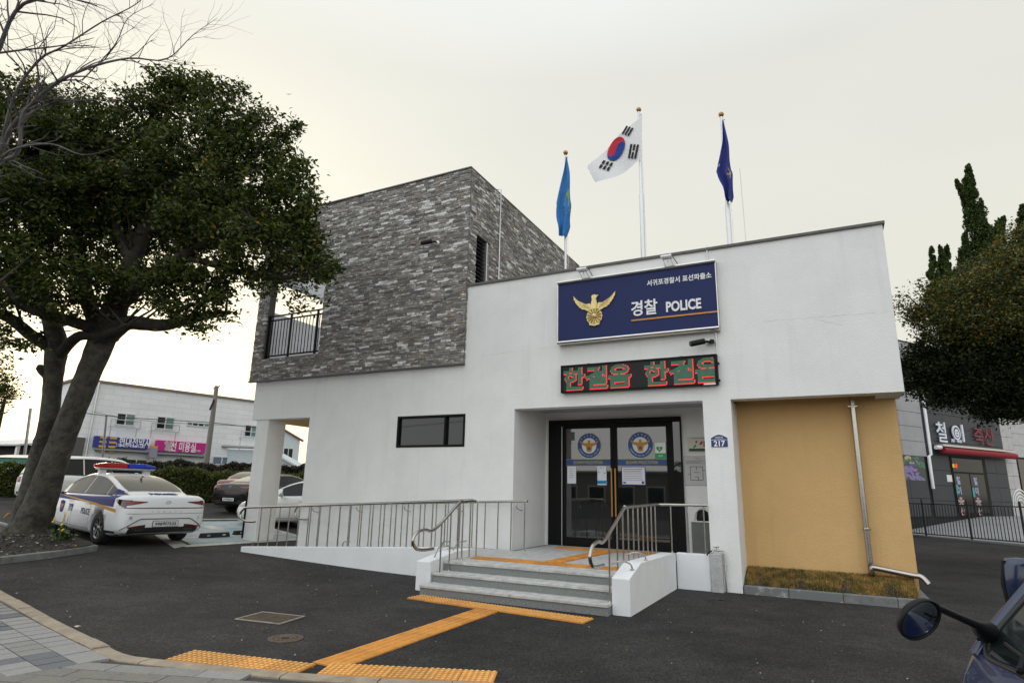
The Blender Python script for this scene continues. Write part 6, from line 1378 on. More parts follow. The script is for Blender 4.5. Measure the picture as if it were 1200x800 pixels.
JU = [leafm('juniper_dark', (.022, .042, .010), tr=.1), leafm('juniper_mid', (.046, .078, .015), tr=.1), leafm('juniper_light', (.085, .115, .022), tr=.1)]
ju = tag(empty('juniper_tree', (W(1275, 600, 19).x, W(1275, 600, 19).y, .3)), 'tall twisted juniper spire rising behind the dark tree', 'tree'); OF = Vector(ju.location)
sp_ = [([(1170, 420), (1162, 372), (1157, 330), (1152, 290), (1143, 255), (1137, 225), (1134, 197)], [34, 30, 21, 17, 12, 7.5, 2.5]), ([(1143, 255), (1133, 236), (1121, 214)], [8, 5, 1.5]), ([(1160, 340), (1150, 320), (1133, 306), (1131, 275)], [13, 10, 7, 2]), ([(1150, 345), (1135, 330), (1126, 295)], [10, 8, 2]), ([(1112, 360), (1110, 325), (1109, 290)], [12, 8, 1.5]), ([(1104, 350), (1106, 318), (1102, 291)], [9, 6, 1.5]), ([(1100, 370), (1094, 330), (1092, 292)], [11, 7, 1.5]),
       ([(1160, 300), (1168, 278), (1175, 258)], [12, 8, 3]), ([(1165, 320), (1180, 300), (1190, 305)], [14, 9, 4]), ([(1175, 350), (1176, 310), (1170, 285)], [16, 9, 4]), ([(1205, 380), (1200, 290), (1198, 243)], [22, 12, 2]), ([(1130, 400), (1128, 340), (1131, 300)], [18, 12, 3])]
blj = []
for pts, rs in sp_:
    P = bez([W(u, v, 19) for u, v in pts], 7)
    for i, p in enumerate(P):
        r = interp([(k, q) for k, q in enumerate(rs)], i / 7)[0] * .84 * 19 / 709.89
        for k in range(4 if r > .1 else 2):
            o_ = Vector((random.gauss(0, 1), random.gauss(0, 1), random.gauss(0, .6))) * r * .45; rr = r * random.uniform(.30, .50); blj.append((p + o_ - OF, rr, rr, rr * 1.7))
        for k in range(3):
            a_ = random.uniform(0, 6.28); o_ = Vector((math.cos(a_) * r * .85, math.sin(a_) * r * .85, r * random.uniform(.2, 1.1))); rr = r * random.uniform(.10, .18) + .02; blj.append((p + o_ - OF, rr, rr, rr * random.uniform(2.5, 4)))
b3 = []; nr = []
for c, rx, ry, rz_ in blj:
    k = int(620 * rx ** .8) + 30; d = rng.normal(size=(k, 3)); d /= np.linalg.norm(d, axis=1)[:, None]; b3.append(np.array(c) + d * np.array([rx, ry, rz_]) * rng.uniform(.75, 1.05, k)[:, None]); nr.append(d)
leaves('foliage', np.concatenate(b3), .085, .42, JU, (.4, .4, .2), ju, up=.2, nrm=np.concatenate(nr), droop=-1.1)
MB().tube([(0, 0, 0), W(1255, 500, 19) - OF, W(1190, 420, 19) - OF, W(1162, 360, 19) - OF, W(1150, 290, 19) - OF, W(1139, 235, 19) - OF], [.25, .2, .16, .12, .07, .02], 9, bark_dark).build('trunk', parent=ju)
# hedges
HG = [leafm('hedge_dark', (.032, .046, .012)), leafm('hedge_mid', (.062, .080, .018)), leafm('hedge_yellow', (.17, .17, .035)), leafm('hedge_brown', (.06, .045, .02))]
HG2 = [leafm('hedge2_dark', (.025, .020, .018)), leafm('hedge2_mid', (.045, .035, .028)), HG[1]]
def hedge(name, label, A, B, th_, h, mts, wts, n, L, zoff=0):
    A = Vector(A); B = Vector(B); c = (A + B) / 2; t = empty(name, (c.x, c.y, gz(c.x, c.y) + zoff), math.atan2(B.y - A.y, B.x - A.x), label, 'hedge'); LL = (B - A).length
    x = rng.uniform(-LL / 2, LL / 2, n); face = rng.random(n); hh = h + .08 * np.sin(x * 2.1) + .05 * np.sin(x * 5.3 + 1) + .03 * np.sin(x * 13)
    z = np.where(face < .62, rng.uniform(0, 1, n) * hh, hh + rng.normal(0, .05, n)); y = np.where(face < .62, -th_ / 2 + rng.normal(0, .07, n) + .08 * np.sin(x * 3 + z * 4), rng.uniform(-th_ / 2, th_ / 2, n))
    C_ = np.stack([x, y, z], 1); nv = np.where((face < .62)[:, None], np.array([0, -1, .3]), np.array([0, -.2, 1]))
    leaves('foliage', C_, L, .6, mts, wts, t, up=.3, nrm=nv)
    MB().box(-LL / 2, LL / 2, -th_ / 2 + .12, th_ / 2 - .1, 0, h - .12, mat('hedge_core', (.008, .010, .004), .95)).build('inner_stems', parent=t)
    return t
hedge('hedge', 'long trimmed green hedge with yellowish tips behind the parked cars', tuple(W(-50, 560, 24.5).xy), tuple(W(390, 560, 30).xy), 1.1, 1.3, HG, (.42, .36, .14, .08), 90000, .085)
hedge('hedge', 'darker brownish hedge row just behind and above the green hedge', tuple(W(120, 560, 28.5).xy), tuple(W(400, 560, 32).xy), 1.0, 1.62, HG2, (.5, .4, .1), 50000, .10)
# leopard plant by the trunk
fp = tag(empty('leopard_plant', (-10.95, -3.98, .42)), 'low plant with round dark leaves and yellow flowers at the trunk foot', 'plant')
lfm = mat('round_leaf', (.028, .065, .018), .35, var=.3, vscale=9); yf = mat('yellow_flower', (.62, .42, .03), .6); stm = mat('flower_stem', (.12, .16, .04), .6)
for i in range(22):
    a = random.uniform(0, 6.28); r = random.uniform(.05, .34); x, y = r * math.cos(a) * 1.2 - .05, r * math.sin(a); z = random.uniform(.0, .26) * (1.1 - r) ; s = random.uniform(.05, .085)
    M = Matrix.Translation((x, y, z)) @ Matrix.Rotation(random.uniform(-.8, .8), 4, 'X') @ Matrix.Rotation(random.uniform(-.8, .8), 4, 'Y'); b = MB()
    b.add([M @ Vector((0, 0, -.01))] + [M @ Vector((s * math.cos(k * math.pi / 6) * (1 if k != 6 else .6), s * math.sin(k * math.pi / 6), .012 * math.sin(k * 1.7))) for k in range(12)], [(0, k + 1, (k + 1) % 12 + 1) for k in range(12)], lfm, True); b.tube([(x * .3, y * .3, -.08), (x, y, z - .01)], .004, 4, stm); b.build('leaf', parent=fp)
for (x, y, z) in ((-.16, -.06, .40), (-.22, -.05, .34), (.12, -.04, .52), (.03, .02, .46), (.18, 0, .44), (.06, -.05, .36), (.20, -.1, .30), (-.02, .0, .22), (.22, -.08, .20)):
    b = MB().tube([(x * .3, y * .3, -.02), (x * .8, y, z * .6), (x, y, z)], .004, 4, stm)
    for k in range(9):
        a = k * 2 * math.pi / 9; M = Matrix.Translation((x, y, z)) @ Matrix.Rotation(R(50), 4, 'X') @ Matrix.Rotation(a, 4, 'Z'); b.add([M @ Vector(p) for p in ((.004, -.006, 0), (.028, -.009, .004), (.034, 0, .002), (.028, .009, .004), (.004, .006, 0))], [(0, 1, 2, 3, 4)], yf)
    b.build('flower', parent=fp)
tag(MB().tube([W(5, 606, 11.9), W(11, 601, 11.9)], .018, 5, mat('litter_orange', (.45, .22, .04), .8)).build('fallen_leaf'), 'single yellow leaf stuck at the left foot of the big trunk', 'leaf')
# ------------------------------------------------------------------ white two-storey building at the left
siding = mat('white_block_wall', (.60, .625, .64), .8, var=.06, vscale=2)
def block_wall():
    m = bpy.data.materials.new('white_split_block'); m.use_nodes = True; n = m.node_tree.nodes; l = m.node_tree.links; b = n['Principled BSDF']; b.inputs['Roughness'].default_value = .85
    t = n.new('ShaderNodeTexCoord'); mp = n.new('ShaderNodeMapping'); mp.inputs['Rotation'].default_value = (R(90), 0, 0); l.new(t.outputs['Object'], mp.inputs[0])
    k = n.new('ShaderNodeTexBrick'); k.inputs['Color1'].default_value = (.78, .79, .80, 1); k.inputs['Color2'].default_value = (.84, .85, .86, 1); k.inputs['Mortar'].default_value = (.60, .62, .63, 1)
    k.inputs['Scale'].default_value = 1; k.inputs['Mortar Size'].default_value = .012; k.inputs['Brick Width'].default_value = 1.1; k.inputs['Row Height'].default_value = .38; k.inputs['Mortar Smooth'].default_value = .3
    l.new(mp.outputs[0], k.inputs[0]); z = n.new('ShaderNodeTexNoise'); z.inputs['Scale'].default_value = .6; z.inputs['Detail'].default_value = 6; l.new(t.outputs['Object'], z.inputs[0])
    mx = n.new('ShaderNodeMix'); mx.data_type = 'RGBA'; mx.blend_type = 'MULTIPLY'; mx.inputs[0].default_value = .18; l.new(k.outputs[0], mx.inputs[6]); l.new(z.outputs[0], mx.inputs[7]); l.new(mx.outputs[2], b.inputs[0]); return m
bw_ = block_wall()
Pa = W(113, 449, 39); Pb = W(297, 470, 47); dX = Vector((Pb.x - Pa.x, Pb.y - Pa.y, 0)); LW = dX.length; dX.normalize(); ang = math.atan2(dX.y, dX.x)
g0 = .95
WB = tag(empty('shop_building', (Pa.x, Pa.y, g0), ang), 'white two-storey block building with blue and magenta shop signs', 'building')
HT = 7.7 - g0
def L2(u, v, zfix=None):
    """pixel -> (x along facade, z) in the building frame"""
    d = (AX * ((u - 600) / 709.89) + AY * (-(v - 400) / 709.89) + AF); n_ = Vector((-dX.y, dX.x, 0)); t = (Pa - CAM).dot(n_) / d.dot(n_); p = CAM + d * t - Pa; return p.dot(dX), p.z + Pa.z - g0
X_L = L2(92, 446)[0]; X_R = L2(345, 470)[0] - 3.0
MB().box(X_L, X_R, 0, 4.5, -1.5, HT, bw_).build('wall', parent=WB)
MB().box(X_L - .15, X_R + .15, -.12, 4.6, HT, HT + .14, mat('roof_trim', (.20, .15, .13), .7)).build('roof', parent=WB)
wf = mat('white_frame', (.62, .65, .66), .5); wg = mat('green_glass', (.10, .20, .18), .1, spec=.8); wd = mat('dark_glass', (.010, .012, .013), .1, spec=.25)
def bwin(u0, v0, u1, v1, cols_, name='window', rail_=False, parent=WB, L=None):
    L = L or L2; x0, z1 = L(u0, v0); x1, z0 = L(u1, v1); z1b = L(u1, v0 + (v1 - v0) * .0)[1]
    f = MB(); 
    for a in ((x0, x1, z0, z0 + .07), (x0, x1, z1 - .07, z1), (x0, x0 + .07, z0 + .07, z1 - .07), (x1 - .07, x1, z0 + .07, z1 - .07)): f.box(a[0], a[1], -.06, .05, a[2], a[3], wf)
    n = len(cols_)
    for i in range(1, n): xm = x0 + (x1 - x0) * i / n; f.box(xm - .035, xm + .035, -.055, .05, z0 + .07, z1 - .07, wf)
    w_ = f.build(name, parent=parent)
    for i, c in enumerate(cols_): a = x0 + (x1 - x0) * i / n; MB().box(a + .05, a + (x1 - x0) / n - .05, -.03, -.02, z0 + .07, z1 - .07, c).build('pane', parent=w_)
    if rail_:
        b = MB()
        for zz_ in (z0 - .1, z0 + (z1 - z0) * .42): b.tube([(x0 - .35, -.22, zz_), (x1 + .35, -.22, zz_)], .03, 5, alu)
        for q in (x0 - .3, x1 + .3): b.tube([(q, -.22, zz_), (q, -.22, z0 - .12), (q, -.02, z0 - .12)], .02, 5, alu)
        b.build('window_rail', parent=w_)
        stn = mat('rain_stain', (.46, .45, .43), .9); 
        for q in (x0 - .2, x1 + .2): MB().box(q - .03, q + .03, -.006, -.002, z0 - random.uniform(.9, 1.6), z0 - .15, stn).build('rain_stain', parent=WB)
    return w_
bwin(137, 483, 157, 499.5, [wd, wg], rail_=True); bwin(184, 487, 203, 504, [wd, wg], rail_=True); bwin(287, 497, 301, 512.5, [wd, wg], rail_=True)
bwin(219, 493.5, 245, 501, [wg, wd, wd, wg], name='window'); bwin(249, 534, 270, 545, [mat('pale_glass', (.16, .20, .25), .1), mat('pale_glass', (.16, .20, .25), .1)]); bwin(282, 539, 295, 546, [wg, wd])

def bsign(u0, v0, u1, v1, col_, name, label, fn):
    x0, z1 = L2(u0, v0); x1, z0 = L2(u1, v1); z1 = L2(u0, v0)[1]; z0 = L2(u0, v0 + (v1 - v0))[1]
    t = empty(name, (0, 0, 0), ang, label, 'sign'); t.location = WB.location + Vector((dX.x * (x0 + x1) / 2, dX.y * (x0 + x1) / 2, (z0 + z1) / 2)); w2, h2 = (x1 - x0) / 2, (z1 - z0) / 2
    MB().box(-w2, w2, -.35, -.02, -h2, h2, col_).build('panel', parent=t); fn(t, w2, h2)
sblue = mat('sign_blue', srgb('#2b2f86'), .5); smag = mat('sign_magenta', srgb('#b4157a'), .5); syel = mat('print_yellow', srgb('#c9a02c'), .5)
def f_blue(t, w, h):
    MB().text('현대천막사', .66, white_t, (.75, -.35, .10), (1, 0, 0), (0, 0, 1), .004, bold=.012, width=w * 1.22).build('lettering', parent=t)
    b = MB()
    for i in range(2):
        for j in range(4): b.box(-w + .25 + i * .55, -w + .65 + i * .55, -.357, -.352, h * .6 - j * .28, h * .6 - j * .28 + .12, syel)
    b.text('T.787-0293 · 016-693-6293', .2, white_t, (.5, -.35, -h + .17), (1, 0, 0), (0, 0, 1), .004, width=w * 1.1); b.build('small_print', parent=t)
def f_mag(t, w, h):
    MB().text('선 미용실', .66, white_t, (.05, -.35, .0), (1, 0, 0), (0, 0, 1), .004, bold=.015, width=w * .98).build('lettering', parent=t)
    b = MB().text('787-2190', .18, white_t, (w - .8, -.35, -h + .15), (1, 0, 0), (0, 0, 1), .004); F6 = lambda a, c, hh: Vector((a, -.35 - hh, c))
    for (dx, dz, r) in ((0, 0, .18), (.16, .18, .14), (-.14, .2, .14), (.12, -.24, .13), (-.1, -.2, .12)): b.prism(circle(-w + .75 + dx, dz, r, 10), .001, .004, F6, mat('flower_print', (.45, .40, .42), .6))
    b.build('small_print', parent=t)
bsign(110, 510.5, 171, 523, sblue, 'shop_sign', 'dark blue shop sign with white letters 현대천막사 on the white building', f_blue)
bsign(182, 515.5, 240, 528, smag, 'shop_sign', 'magenta shop sign with white letters 선 미용실 on the white building', f_mag)
# shop fronts under the signs
for (u0, v0, u1, v1, nn, lb) in ((110, 526, 170, 548, 5, 0), (181, 531, 240, 548, 4, 0)):
    x0, z1 = L2(u0, v0); x1, _ = L2(u1, v1); t = MB().box(x0, x1, -.1, .0, 0, z1, wf).build('shop_front', parent=WB)
    for i in range(nn):
        a = x0 + (x1 - x0) * (i + .06) / nn; c = x0 + (x1 - x0) * (i + .94) / nn; MB().box(a, c, -.115, -.105, .1, z1 - .55, wd if i % 2 else mat('warm_glass', (.07, .065, .05), .1)).build('pane', parent=t)
    MB().box(x0 - .05, x1 + .05, -.5, -.1, z1 - .05, z1 + .05, mat('canopy_grey', (.25, .26, .27), .6)).build('canopy', parent=WB)
x0, z0_ = L2(107, 512); MB().tube([(L2(106, 500)[0], -.12, 0), (L2(106, 500)[0], -.12, HT)], .06, 6, alu).build('drain_pipe', parent=WB)
xl = L2(180, 520)[0]
# lean-to at far left of the building, dark opening
xp_ = L2(104, 520)[0]; MB().box(xp_ - 1.6, xp_ - .25, -.10, -.01, -1, L2(104, 513)[1], mat('door_grey', (.09, .08, .07), .7)).build('porch', parent=WB)
# small red and white barber-like lamp
t = tag(empty('barber_sign', WB.location + Vector((dX.x * L2(175, 530)[0], dX.y * L2(175, 530)[0], L2(175, 530)[1])), ang), 'small striped hanging sign lamp between the two shop signs', 'sign'); 
MB().box(-.22, .22, -.75, -.35, -.35, .25, mat('lamp_grey', (.25, .25, .32), .5)).build('body', parent=t); MB().box(-.2, .2, -.73, -.37, .26, .42, mat('lamp_orange', (.6, .25, .05), .5)).build('cap', parent=t)
# utility pole and wires
up_ = tag(empty('utility_pole', (W(240, 600, 31).x, W(240, 600, 31).y, .8)), 'grey leaning utility pole in front of the white building', 'utility pole'); OF = Vector(up_.location)
MB().tube([W(234, 600, 31) - OF, W(254, 452, 31) - OF], [.17, .10], 10, mat('pole_concrete', (.26, .24, .22), .85)).build('pole', parent=up_)
MB().tube([W(252, 466, 31) - OF, W(246, 480, 30.6) - OF], .05, 6, black).tube([W(250, 455, 31) - OF, W(258, 452, 31) - OF], .04, 6, alu).build('fitting', parent=up_)
wire = mat('wire', (.06, .06, .065), .6)
def cable(label, pts, r=.02): tag(MB().tube(bez([W(*p) for p in pts], 6), r, 5, wire).build('overhead_cable'), label, 'cable')
cable('overhead cable crossing the white building above its signs', [(60, 478, 28), (125, 487, 29), (180, 491, 30), (247, 495, 31), (300, 501, 36)])
cable('lower overhead cable crossing the white building from the utility pole', [(108, 482, 36), (150, 490, 34), (200, 495, 32), (247, 497, 31), (300, 500, 33)], .014)
t = tag(empty('street_pole', (W(119, 560, 33).x, W(119, 560, 33).y, .8)), 'thin pale steel pole by the blue shop sign', 'pole'); OF = Vector(t.location); MB().tube([W(118, 560, 33) - OF, W(125, 485, 33) - OF], .06, 8, alu).build('pole', parent=t)
t = tag(empty('street_pole', (W(26, 560, 40).x, W(26, 560, 40).y, .8)), 'thin grey pole left of the big trunk', 'pole'); OF = Vector(t.location); MB().tube([W(25, 562, 40) - OF, W(36, 478, 40) - OF], .09, 8, alu).build('pole', parent=t)
# houses seen through the passage
def frame_at(u0, v0, t0, u1, v1, t1, z=.9):
    A = W(u0, v0, t0); B = W(u1, v1, t1); d = Vector((B.x - A.x, B.y - A.y, 0)); L = d.length; return A, d.normalized(), L
A, d, L = frame_at(318, 500, 60, 352, 512, 62); hs = tag(empty('house', (A.x, A.y, .9), math.atan2(d.y, d.x)), 'pale blue gabled house seen through the passage by the pillar', 'house')
hw_ = mat('pale_wall', (.52, .58, .60), .8, var=.05); rd_ = mat('red_roof_edge', (.22, .10, .08), .7)
hgt = A.z - .9
b = MB().prism([(-6, -1), (L, -1), (L, hgt - 1.1), (-2, hgt + 1.2), (-6, hgt)], 0, 8, lambda a, c, h: Vector((a, h, c)), hw_); b.build('wall', parent=hs)
MB().tube([(L + .3, -.1, hgt - 1.15), (-2, -.1, hgt + 1.3)], .12, 5, rd_).tube([(L + .3, 8.1, hgt - 1.15), (-2, 8.1, hgt + 1.3)], .12, 5, rd_).build('roof_edge', parent=hs)
for xx, zz_, w_, h_ in ((L - 1.6, hgt - 2.9, .9, .9), (.4, hgt - 3.3, 1.2, .45)): f = MB().box(xx - .1, xx + w_ + .1, -.05, -.01, zz_ - .1, zz_ + h_ + .1, wf).build('window', parent=hs); MB().box(xx, xx + w_ * .45, -.07, -.055, zz_, zz_ + h_, wd).box(xx + w_ * .55, xx + w_, -.07, -.055, zz_, zz_ + h_, wd).build('pane', parent=f)
MB().box(-5, L + 1.2, -3.0, -.1, hgt - 7.2, hgt - 3.9, mat('balcony_wall', (.44, .47, .47), .8, var=.2, vscale=2)).build('balcony', parent=hs)
A, d, L = frame_at(324, 538, 45, 358, 546, 45); h2_ = tag(empty('shed', (A.x, A.y, .9), math.atan2(d.y, d.x)), 'low pale shed with sloping grey roof seen through the passage', 'shed')
b = MB().prism([(-4, -1), (L, -1), (L, 1.5), (-1, 3.1), (-4, 3.1)], 0, 5, lambda a, c, h: Vector((a, h, c)), hw_).build('wall', parent=h2_)
MB().tube([(L + .8, -.3, 1.2), (-1, -.3, 3.25), (-4, -.3, 3.3)], .11, 5, mat('grey_roof_edge', (.3, .3, .29), .7)).build('roof_edge', parent=h2_)
MB().box(-.4, 1.4, -.05, -.01, 1.0, 1.6, wf).box(-.25, 1.25, -.07, -.055, 1.1, 1.5, wd).build('window', parent=h2_)
# far left: shed roof, green stall, hill
A, d, L = frame_at(-60, 513, 48, 30, 514, 46); sh_ = tag(empty('market_shed', (A.x, A.y, .9), math.atan2(d.y, d.x)), 'long shed with pale roof at the far left', 'shed')
rz_ = A.z - .9; MB().add([(0, -.5, rz_ - .5), (L, -.5, rz_ - .5), (L, 5, rz_ + .3), (0, 5, rz_ + .3), (0, -.5, rz_ - .62), (L, -.5, rz_ - .62), (L, 5, rz_ + .2), (0, 5, rz_ + .2)], [(0, 1, 2, 3), (7, 6, 5, 4), (0, 4, 5, 1), (1, 5, 6, 2), (3, 2, 6, 7)], mat('pale_roof', (.42, .43, .45), .6)).build('roof', parent=sh_)
MB().box(0, L - .5, 1.0, 5, -1, rz_ - .45, mat('shed_dark', (.05, .05, .045), .8)).box(L - .55, L - .35, -.2, 0, -1, rz_ - .55, alu).build('wall', parent=sh_)
MB().add([(L, 1, rz_ + .0), (L + 3, 1, rz_ - .4), (L + 3, 5, rz_ + .4), (L + 1, 5, rz_ + .5)], [(0, 1, 2, 3)], rd_).build('red_roof', parent=sh_)
A, d, L = frame_at(0, 533, 33, 31, 535, 33); gs_ = tag(empty('green_stall', (A.x, A.y, .85), math.atan2(d.y, d.x)), 'small white and green flat roofed stall at the far left behind the hedge', 'stall')
H_ = A.z - .85; MB().box(-1.2, L, 0, 2.2, 0, H_ - .35, mat('stall_white', (.50, .53, .50), .6)).build('wall', parent=gs_); MB().box(-1.3, L + .1, -.06, 2.3, H_ - .34, H_ - .12, mat('stall_green', (.03, .22, .17), .5)).build('band', parent=gs_); MB().add([(-1.4, -.2, H_ - .12), (L + .2, -.2, H_ - .12), (L, 2.3, H_ + .12), (-1.2, 2.3, H_ + .12)], [(0, 1, 2, 3)], mat('stall_roof', (.55, .52, .45), .6)).build('roof', parent=gs_)
hill = MB(); random.seed(3)
HC = W(10, 560, 190); rv = Vector((AX.x, AX.y, 0)).normalized(); fv = Vector((AF.x, AF.y, 0)).normalized()
hill.grid(lambda u, v: tuple(Vector((HC.x, HC.y, 0)) + rv * ((u - .5) * 260 - 40) + fv * (v * 120 - 20) + UP * (.5 + 11.5 * math.sin(math.pi * min(1, v * 1.1) * .9) * (.65 + .35 * math.sin(u * 7 + 1)) * math.sin(math.pi * u) ** .5)), 60, 14, mat('hill_green', (.05, .07, .03), .95, var=.4, vscale=.2)); tag(hill.build('hill'), kind='structure')
n = 14000; u = rng.random(n); v = rng.random(n) * .6; P_ = np.array([HC.x, HC.y, 0]) + np.outer((u - .5) * 260 - 40, np.array(rv)) + np.outer(v * 120 - 20, np.array(fv)); P_[:, 2] = .5 + 11.5 * np.sin(np.pi * np.minimum(1, v * 1.1) * .9) * (.65 + .35 * np.sin(u * 7 + 1)) * np.sin(np.pi * u) ** .5 + rng.random(n) * 2.2 * (.5 + .5 * np.sin(u * 90))
leaves('hill_woodland', P_, 1.5, .8, [leafm('hill_leaf', (.06, .09, .035)), leafm('hill_leaf_light', (.10, .13, .05)), leafm('hill_leaf_dark', (.035, .05, .025))], (.4, .3, .3), None, up=.8)
# ------------------------------------------------------------------ shop at the right
Sa = W(1090, 522, 26.5); Sb = W(1178, 530, 29.5); sd = Vector((Sb.x - Sa.x, Sb.y - Sa.y, 0)).normalized(); sang = math.atan2(sd.y, sd.x); g0s = .80
SB = tag(empty('meat_shop', (Sa.x, Sa.y, g0s), sang), 'dark grey stone clad shop with red awning at the right', 'building')
def L3(u, v):
    d = (AX * ((u - 600) / 709.89) + AY * (-(v - 400) / 709.89) + AF); n_ = Vector((-sd.y, sd.x, 0)); t = (Sa - CAM).dot(n_) / d.dot(n_); p = CAM + d * t - Sa; return p.dot(sd), p.z + Sa.z - g0s
stone = mat('dark_stone_panel', (.030, .034, .044), .5, var=.12, vscale=1.5); stone_l = mat('light_stone_panel', (.36, .36, .37), .6, var=.12, vscale=1.5); stone_p = mat('pale_stone', (.48, .465, .46), .7, var=.1)
xA = L3(1085, 520)[0]; xB = L3(1178, 540)[0]; xC = L3(1191, 540)[0]; xD0, zD = L3(1112, 534); xD1 = L3(1153, 536)[0]; x00 = xA - 7
MB().box(x00, xC + 8, .06, 8, -1, 7.6, mat('joint_dark', (.02, .02, .022), .9)).build('core_wall', parent=SB)
ph_ = .62
def panels(xa_, xb_, z0_, z1_, m_, pw=1.4):
    n = max(1, round((xb_ - xa_) / pw)); k = max(1, round((z1_ - z0_) / ph_))
    for i in range(n):
        for j in range(k):
            a, c = xa_ + (xb_ - xa_) * i / n, xa_ + (xb_ - xa_) * (i + 1) / n; e0, e1 = z0_ + (z1_ - z0_) * j / k, z0_ + (z1_ - z0_) * (j + 1) / k
            MB().box(a + .008, c - .008, -.0 + random.uniform(0, .004), .055, e0 + .008, e1 - .008, m_).build('stone_panel', parent=SB)
panels(xA, xD0, 0, zD, stone); panels(xD1, xB, 0, zD, stone, 1.2); panels(xA, xB, zD, 7.5, stone, 1.9)
zw = L3(1075, 534)[1]; panels(x00, xA - .05, zw, 7.5, stone_l, 1.6); panels(xB + .02, xC, 0, 7.5, stone_p, .6); panels(xC, xC + 5, L3(1200, 536)[1], 7.5, stone_p, 1.4); panels(x00, xA - .25, 0, L3(1070, 562)[1], stone, 1.4)
# window with purple display left of the shop
zwb = L3(1070, 563)[1]; f = MB().box(x00, xA - .25, .02, .05, zwb, zw, mat('display_dark', (.05, .06, .05), .4)).build('display_window', parent=SB)
b = MB(); dcol = [mat('print_lilac', srgb('#8d79b0'), .6), mat('print_lilac_dark', srgb('#5d4a80'), .6), mat('print_leaf', srgb('#4f7a5a'), .6), mat('print_beige', srgb('#b9a88e'), .6)]
random.seed(8)
for i in range(60):
    cx = xA - .4 - random.random() * 1.9; cz = zwb + (zw - zwb) * random.random(); q = 0 if cz < zwb + (zw - zwb) * .6 else 2; q = q if random.random() < .7 else random.randrange(4); r = random.uniform(.1, .28); a = random.uniform(-.5, .2)
    b.prism([(cx + r * math.cos(t) * math.cos(a), cz + r * .35 * math.sin(t) + r * math.cos(t) * math.sin(a)) for t in [k * math.pi / 5 for k in range(10)] if True], 0, .002 + i * .0002, lambda p, c, h: Vector((min(p, xA - .27), .018 - h, max(zwb + .01, min(zw - .01, c)))), dcol[q], sides=False)
b.build('display_print', parent=f)
MB().tube([L3(1083, 488)[0:1] + (-.06,) + (7.4,), (L3(1083, 488)[0], -.06, L3(1083, 532)[1]), (L3(1084, 532)[0] + .15, -.06, L3(1083, 534)[1]), (L3(1084, 532)[0] + .15, -.06, L3(1083, 572)[1])], .07, 8, white_p).build('rain_pipe', parent=SB)
# door
zt_ = zD; dfr = MB().box(xD0, xD1, -.02, .05, 0, zt_, black_frame).build('shop_door', parent=SB)
mid = (xD0 + xD1) / 2 - .1; z9 = zt_ - .75
for a, c in ((xD0 + .1, mid - .04), (mid + .04, xD1 - .35)):
    MB().box(a, c, -.04, -.022, .15, z9, wd).build('pane', parent=dfr)
MB().box(xD0 + .1, xD1 - .35, -.04, -.022, z9 + .08, zt_ - .08, wd).build('pane', parent=dfr)
b = MB(); pk = mat('print_pink', srgb('#c49aa0'), .5); lil = mat('print_white_blue', srgb('#a9b4dc'), .5)
for cx in (xD0 + .38, mid + .42):
    for k, ch in enumerate('철이축산'): b.text(ch, .36, lil if k < 2 else pk, (cx, -.041, z9 - .30 - k * .44), (1, 0, 0), (0, 0, 1), .002, bold=.03)
    b.text('787-4848', .10, white_t, (cx, -.041, .50), (1, 0, 0), (0, 0, 1), .002, bold=.02).text('한우 · 돼지', .11, white_t, (cx, -.041, .66), (1, 0, 0), (0, 0, 1), .002, bold=.02)
b.box(xD0 + .12, xD0 + .3, -.045, -.04, z9 - .9, z9 - .5, mat('print_teal', srgb('#4a9aa0'), .5)).box(mid + .05, mid + .22, -.045, -.04, z9 - 1.0, z9 - .6, mat('print_teal', srgb('#4a9aa0'), .5))
b.build('lettering', parent=dfr)
b = MB().box(xD0 + .08, xD0 + .24, -.05, -.042, zt_ - .50, zt_ - .34, mat('led_multi', (.5, .35, .02), .5, emit=.6)).box(xD0 + .30, xD0 + .46, -.05, -.042, zt_ - .50, zt_ - .34, mat('led_red2', (.9, .03, .02), .5, emit=1.0)).build('led_sign', parent=dfr)
MB().box(xD0 - .45, xD0 - .05, -.02, -.005, L3(1108, 564)[1], L3(1108, 556)[1], white_p).build('notice', parent=SB)
# lettering and awning
b = MB(); zc = L3(1117, 507)[1]; lt_w = mat('letter_white', (.72, .75, .85), .4); lt_r = mat('letter_red', srgb('#7e2430'), .5)
def LT(u, v): x, z = L3(u, v); return (x, -.06, z)
b.text('철', .98, lt_w, LT(1101, 506), (1, 0, 0), (0, 0, 1), .03, bold=.008)
cx, _, cz = LT(1118, 507); F7 = lambda a, c, h: Vector((a, -.06 - h, c))
b.prism(circle(cx, cz, .33, 20), 0, .05, F7, lt_w).prism(circle(cx, cz, .25, 20), .05, .055, F7, stone).prism(circle(cx, cz - .02, .19, 16), .055, .06, F7, lt_w).prism(circle(cx - .07, cz + .04, .03, 8), .06, .065, F7, stone).prism(circle(cx + .07, cz + .04, .03, 8), .06, .065, F7, stone).prism(circle(cx, cz - .08, .06, 10, .04), .06, .065, F7, stone)
b.box(cx + .50, cx + .62, -.11, -.05, cz - .38, cz + .40, lt_w)
b.text('축산', .85, lt_r, LT(1151, 511), (1, 0, 0), (0, 0, 1), .03, bold=.005, width=1.7 * .85 * 1.25)
b.text('787 - 4848', .2, lt_w, LT(1119, 516.5), (1, 0, 0), (0, 0, 1), .01, bold=.03); b.build('lettering', parent=SB)
aw = tag(empty('awning', SB.location, sang), 'rolled red awning above the dark shop door', 'awning'); x0, z_1 = L3(1089, 522); x1, _ = L3(1178, 531)
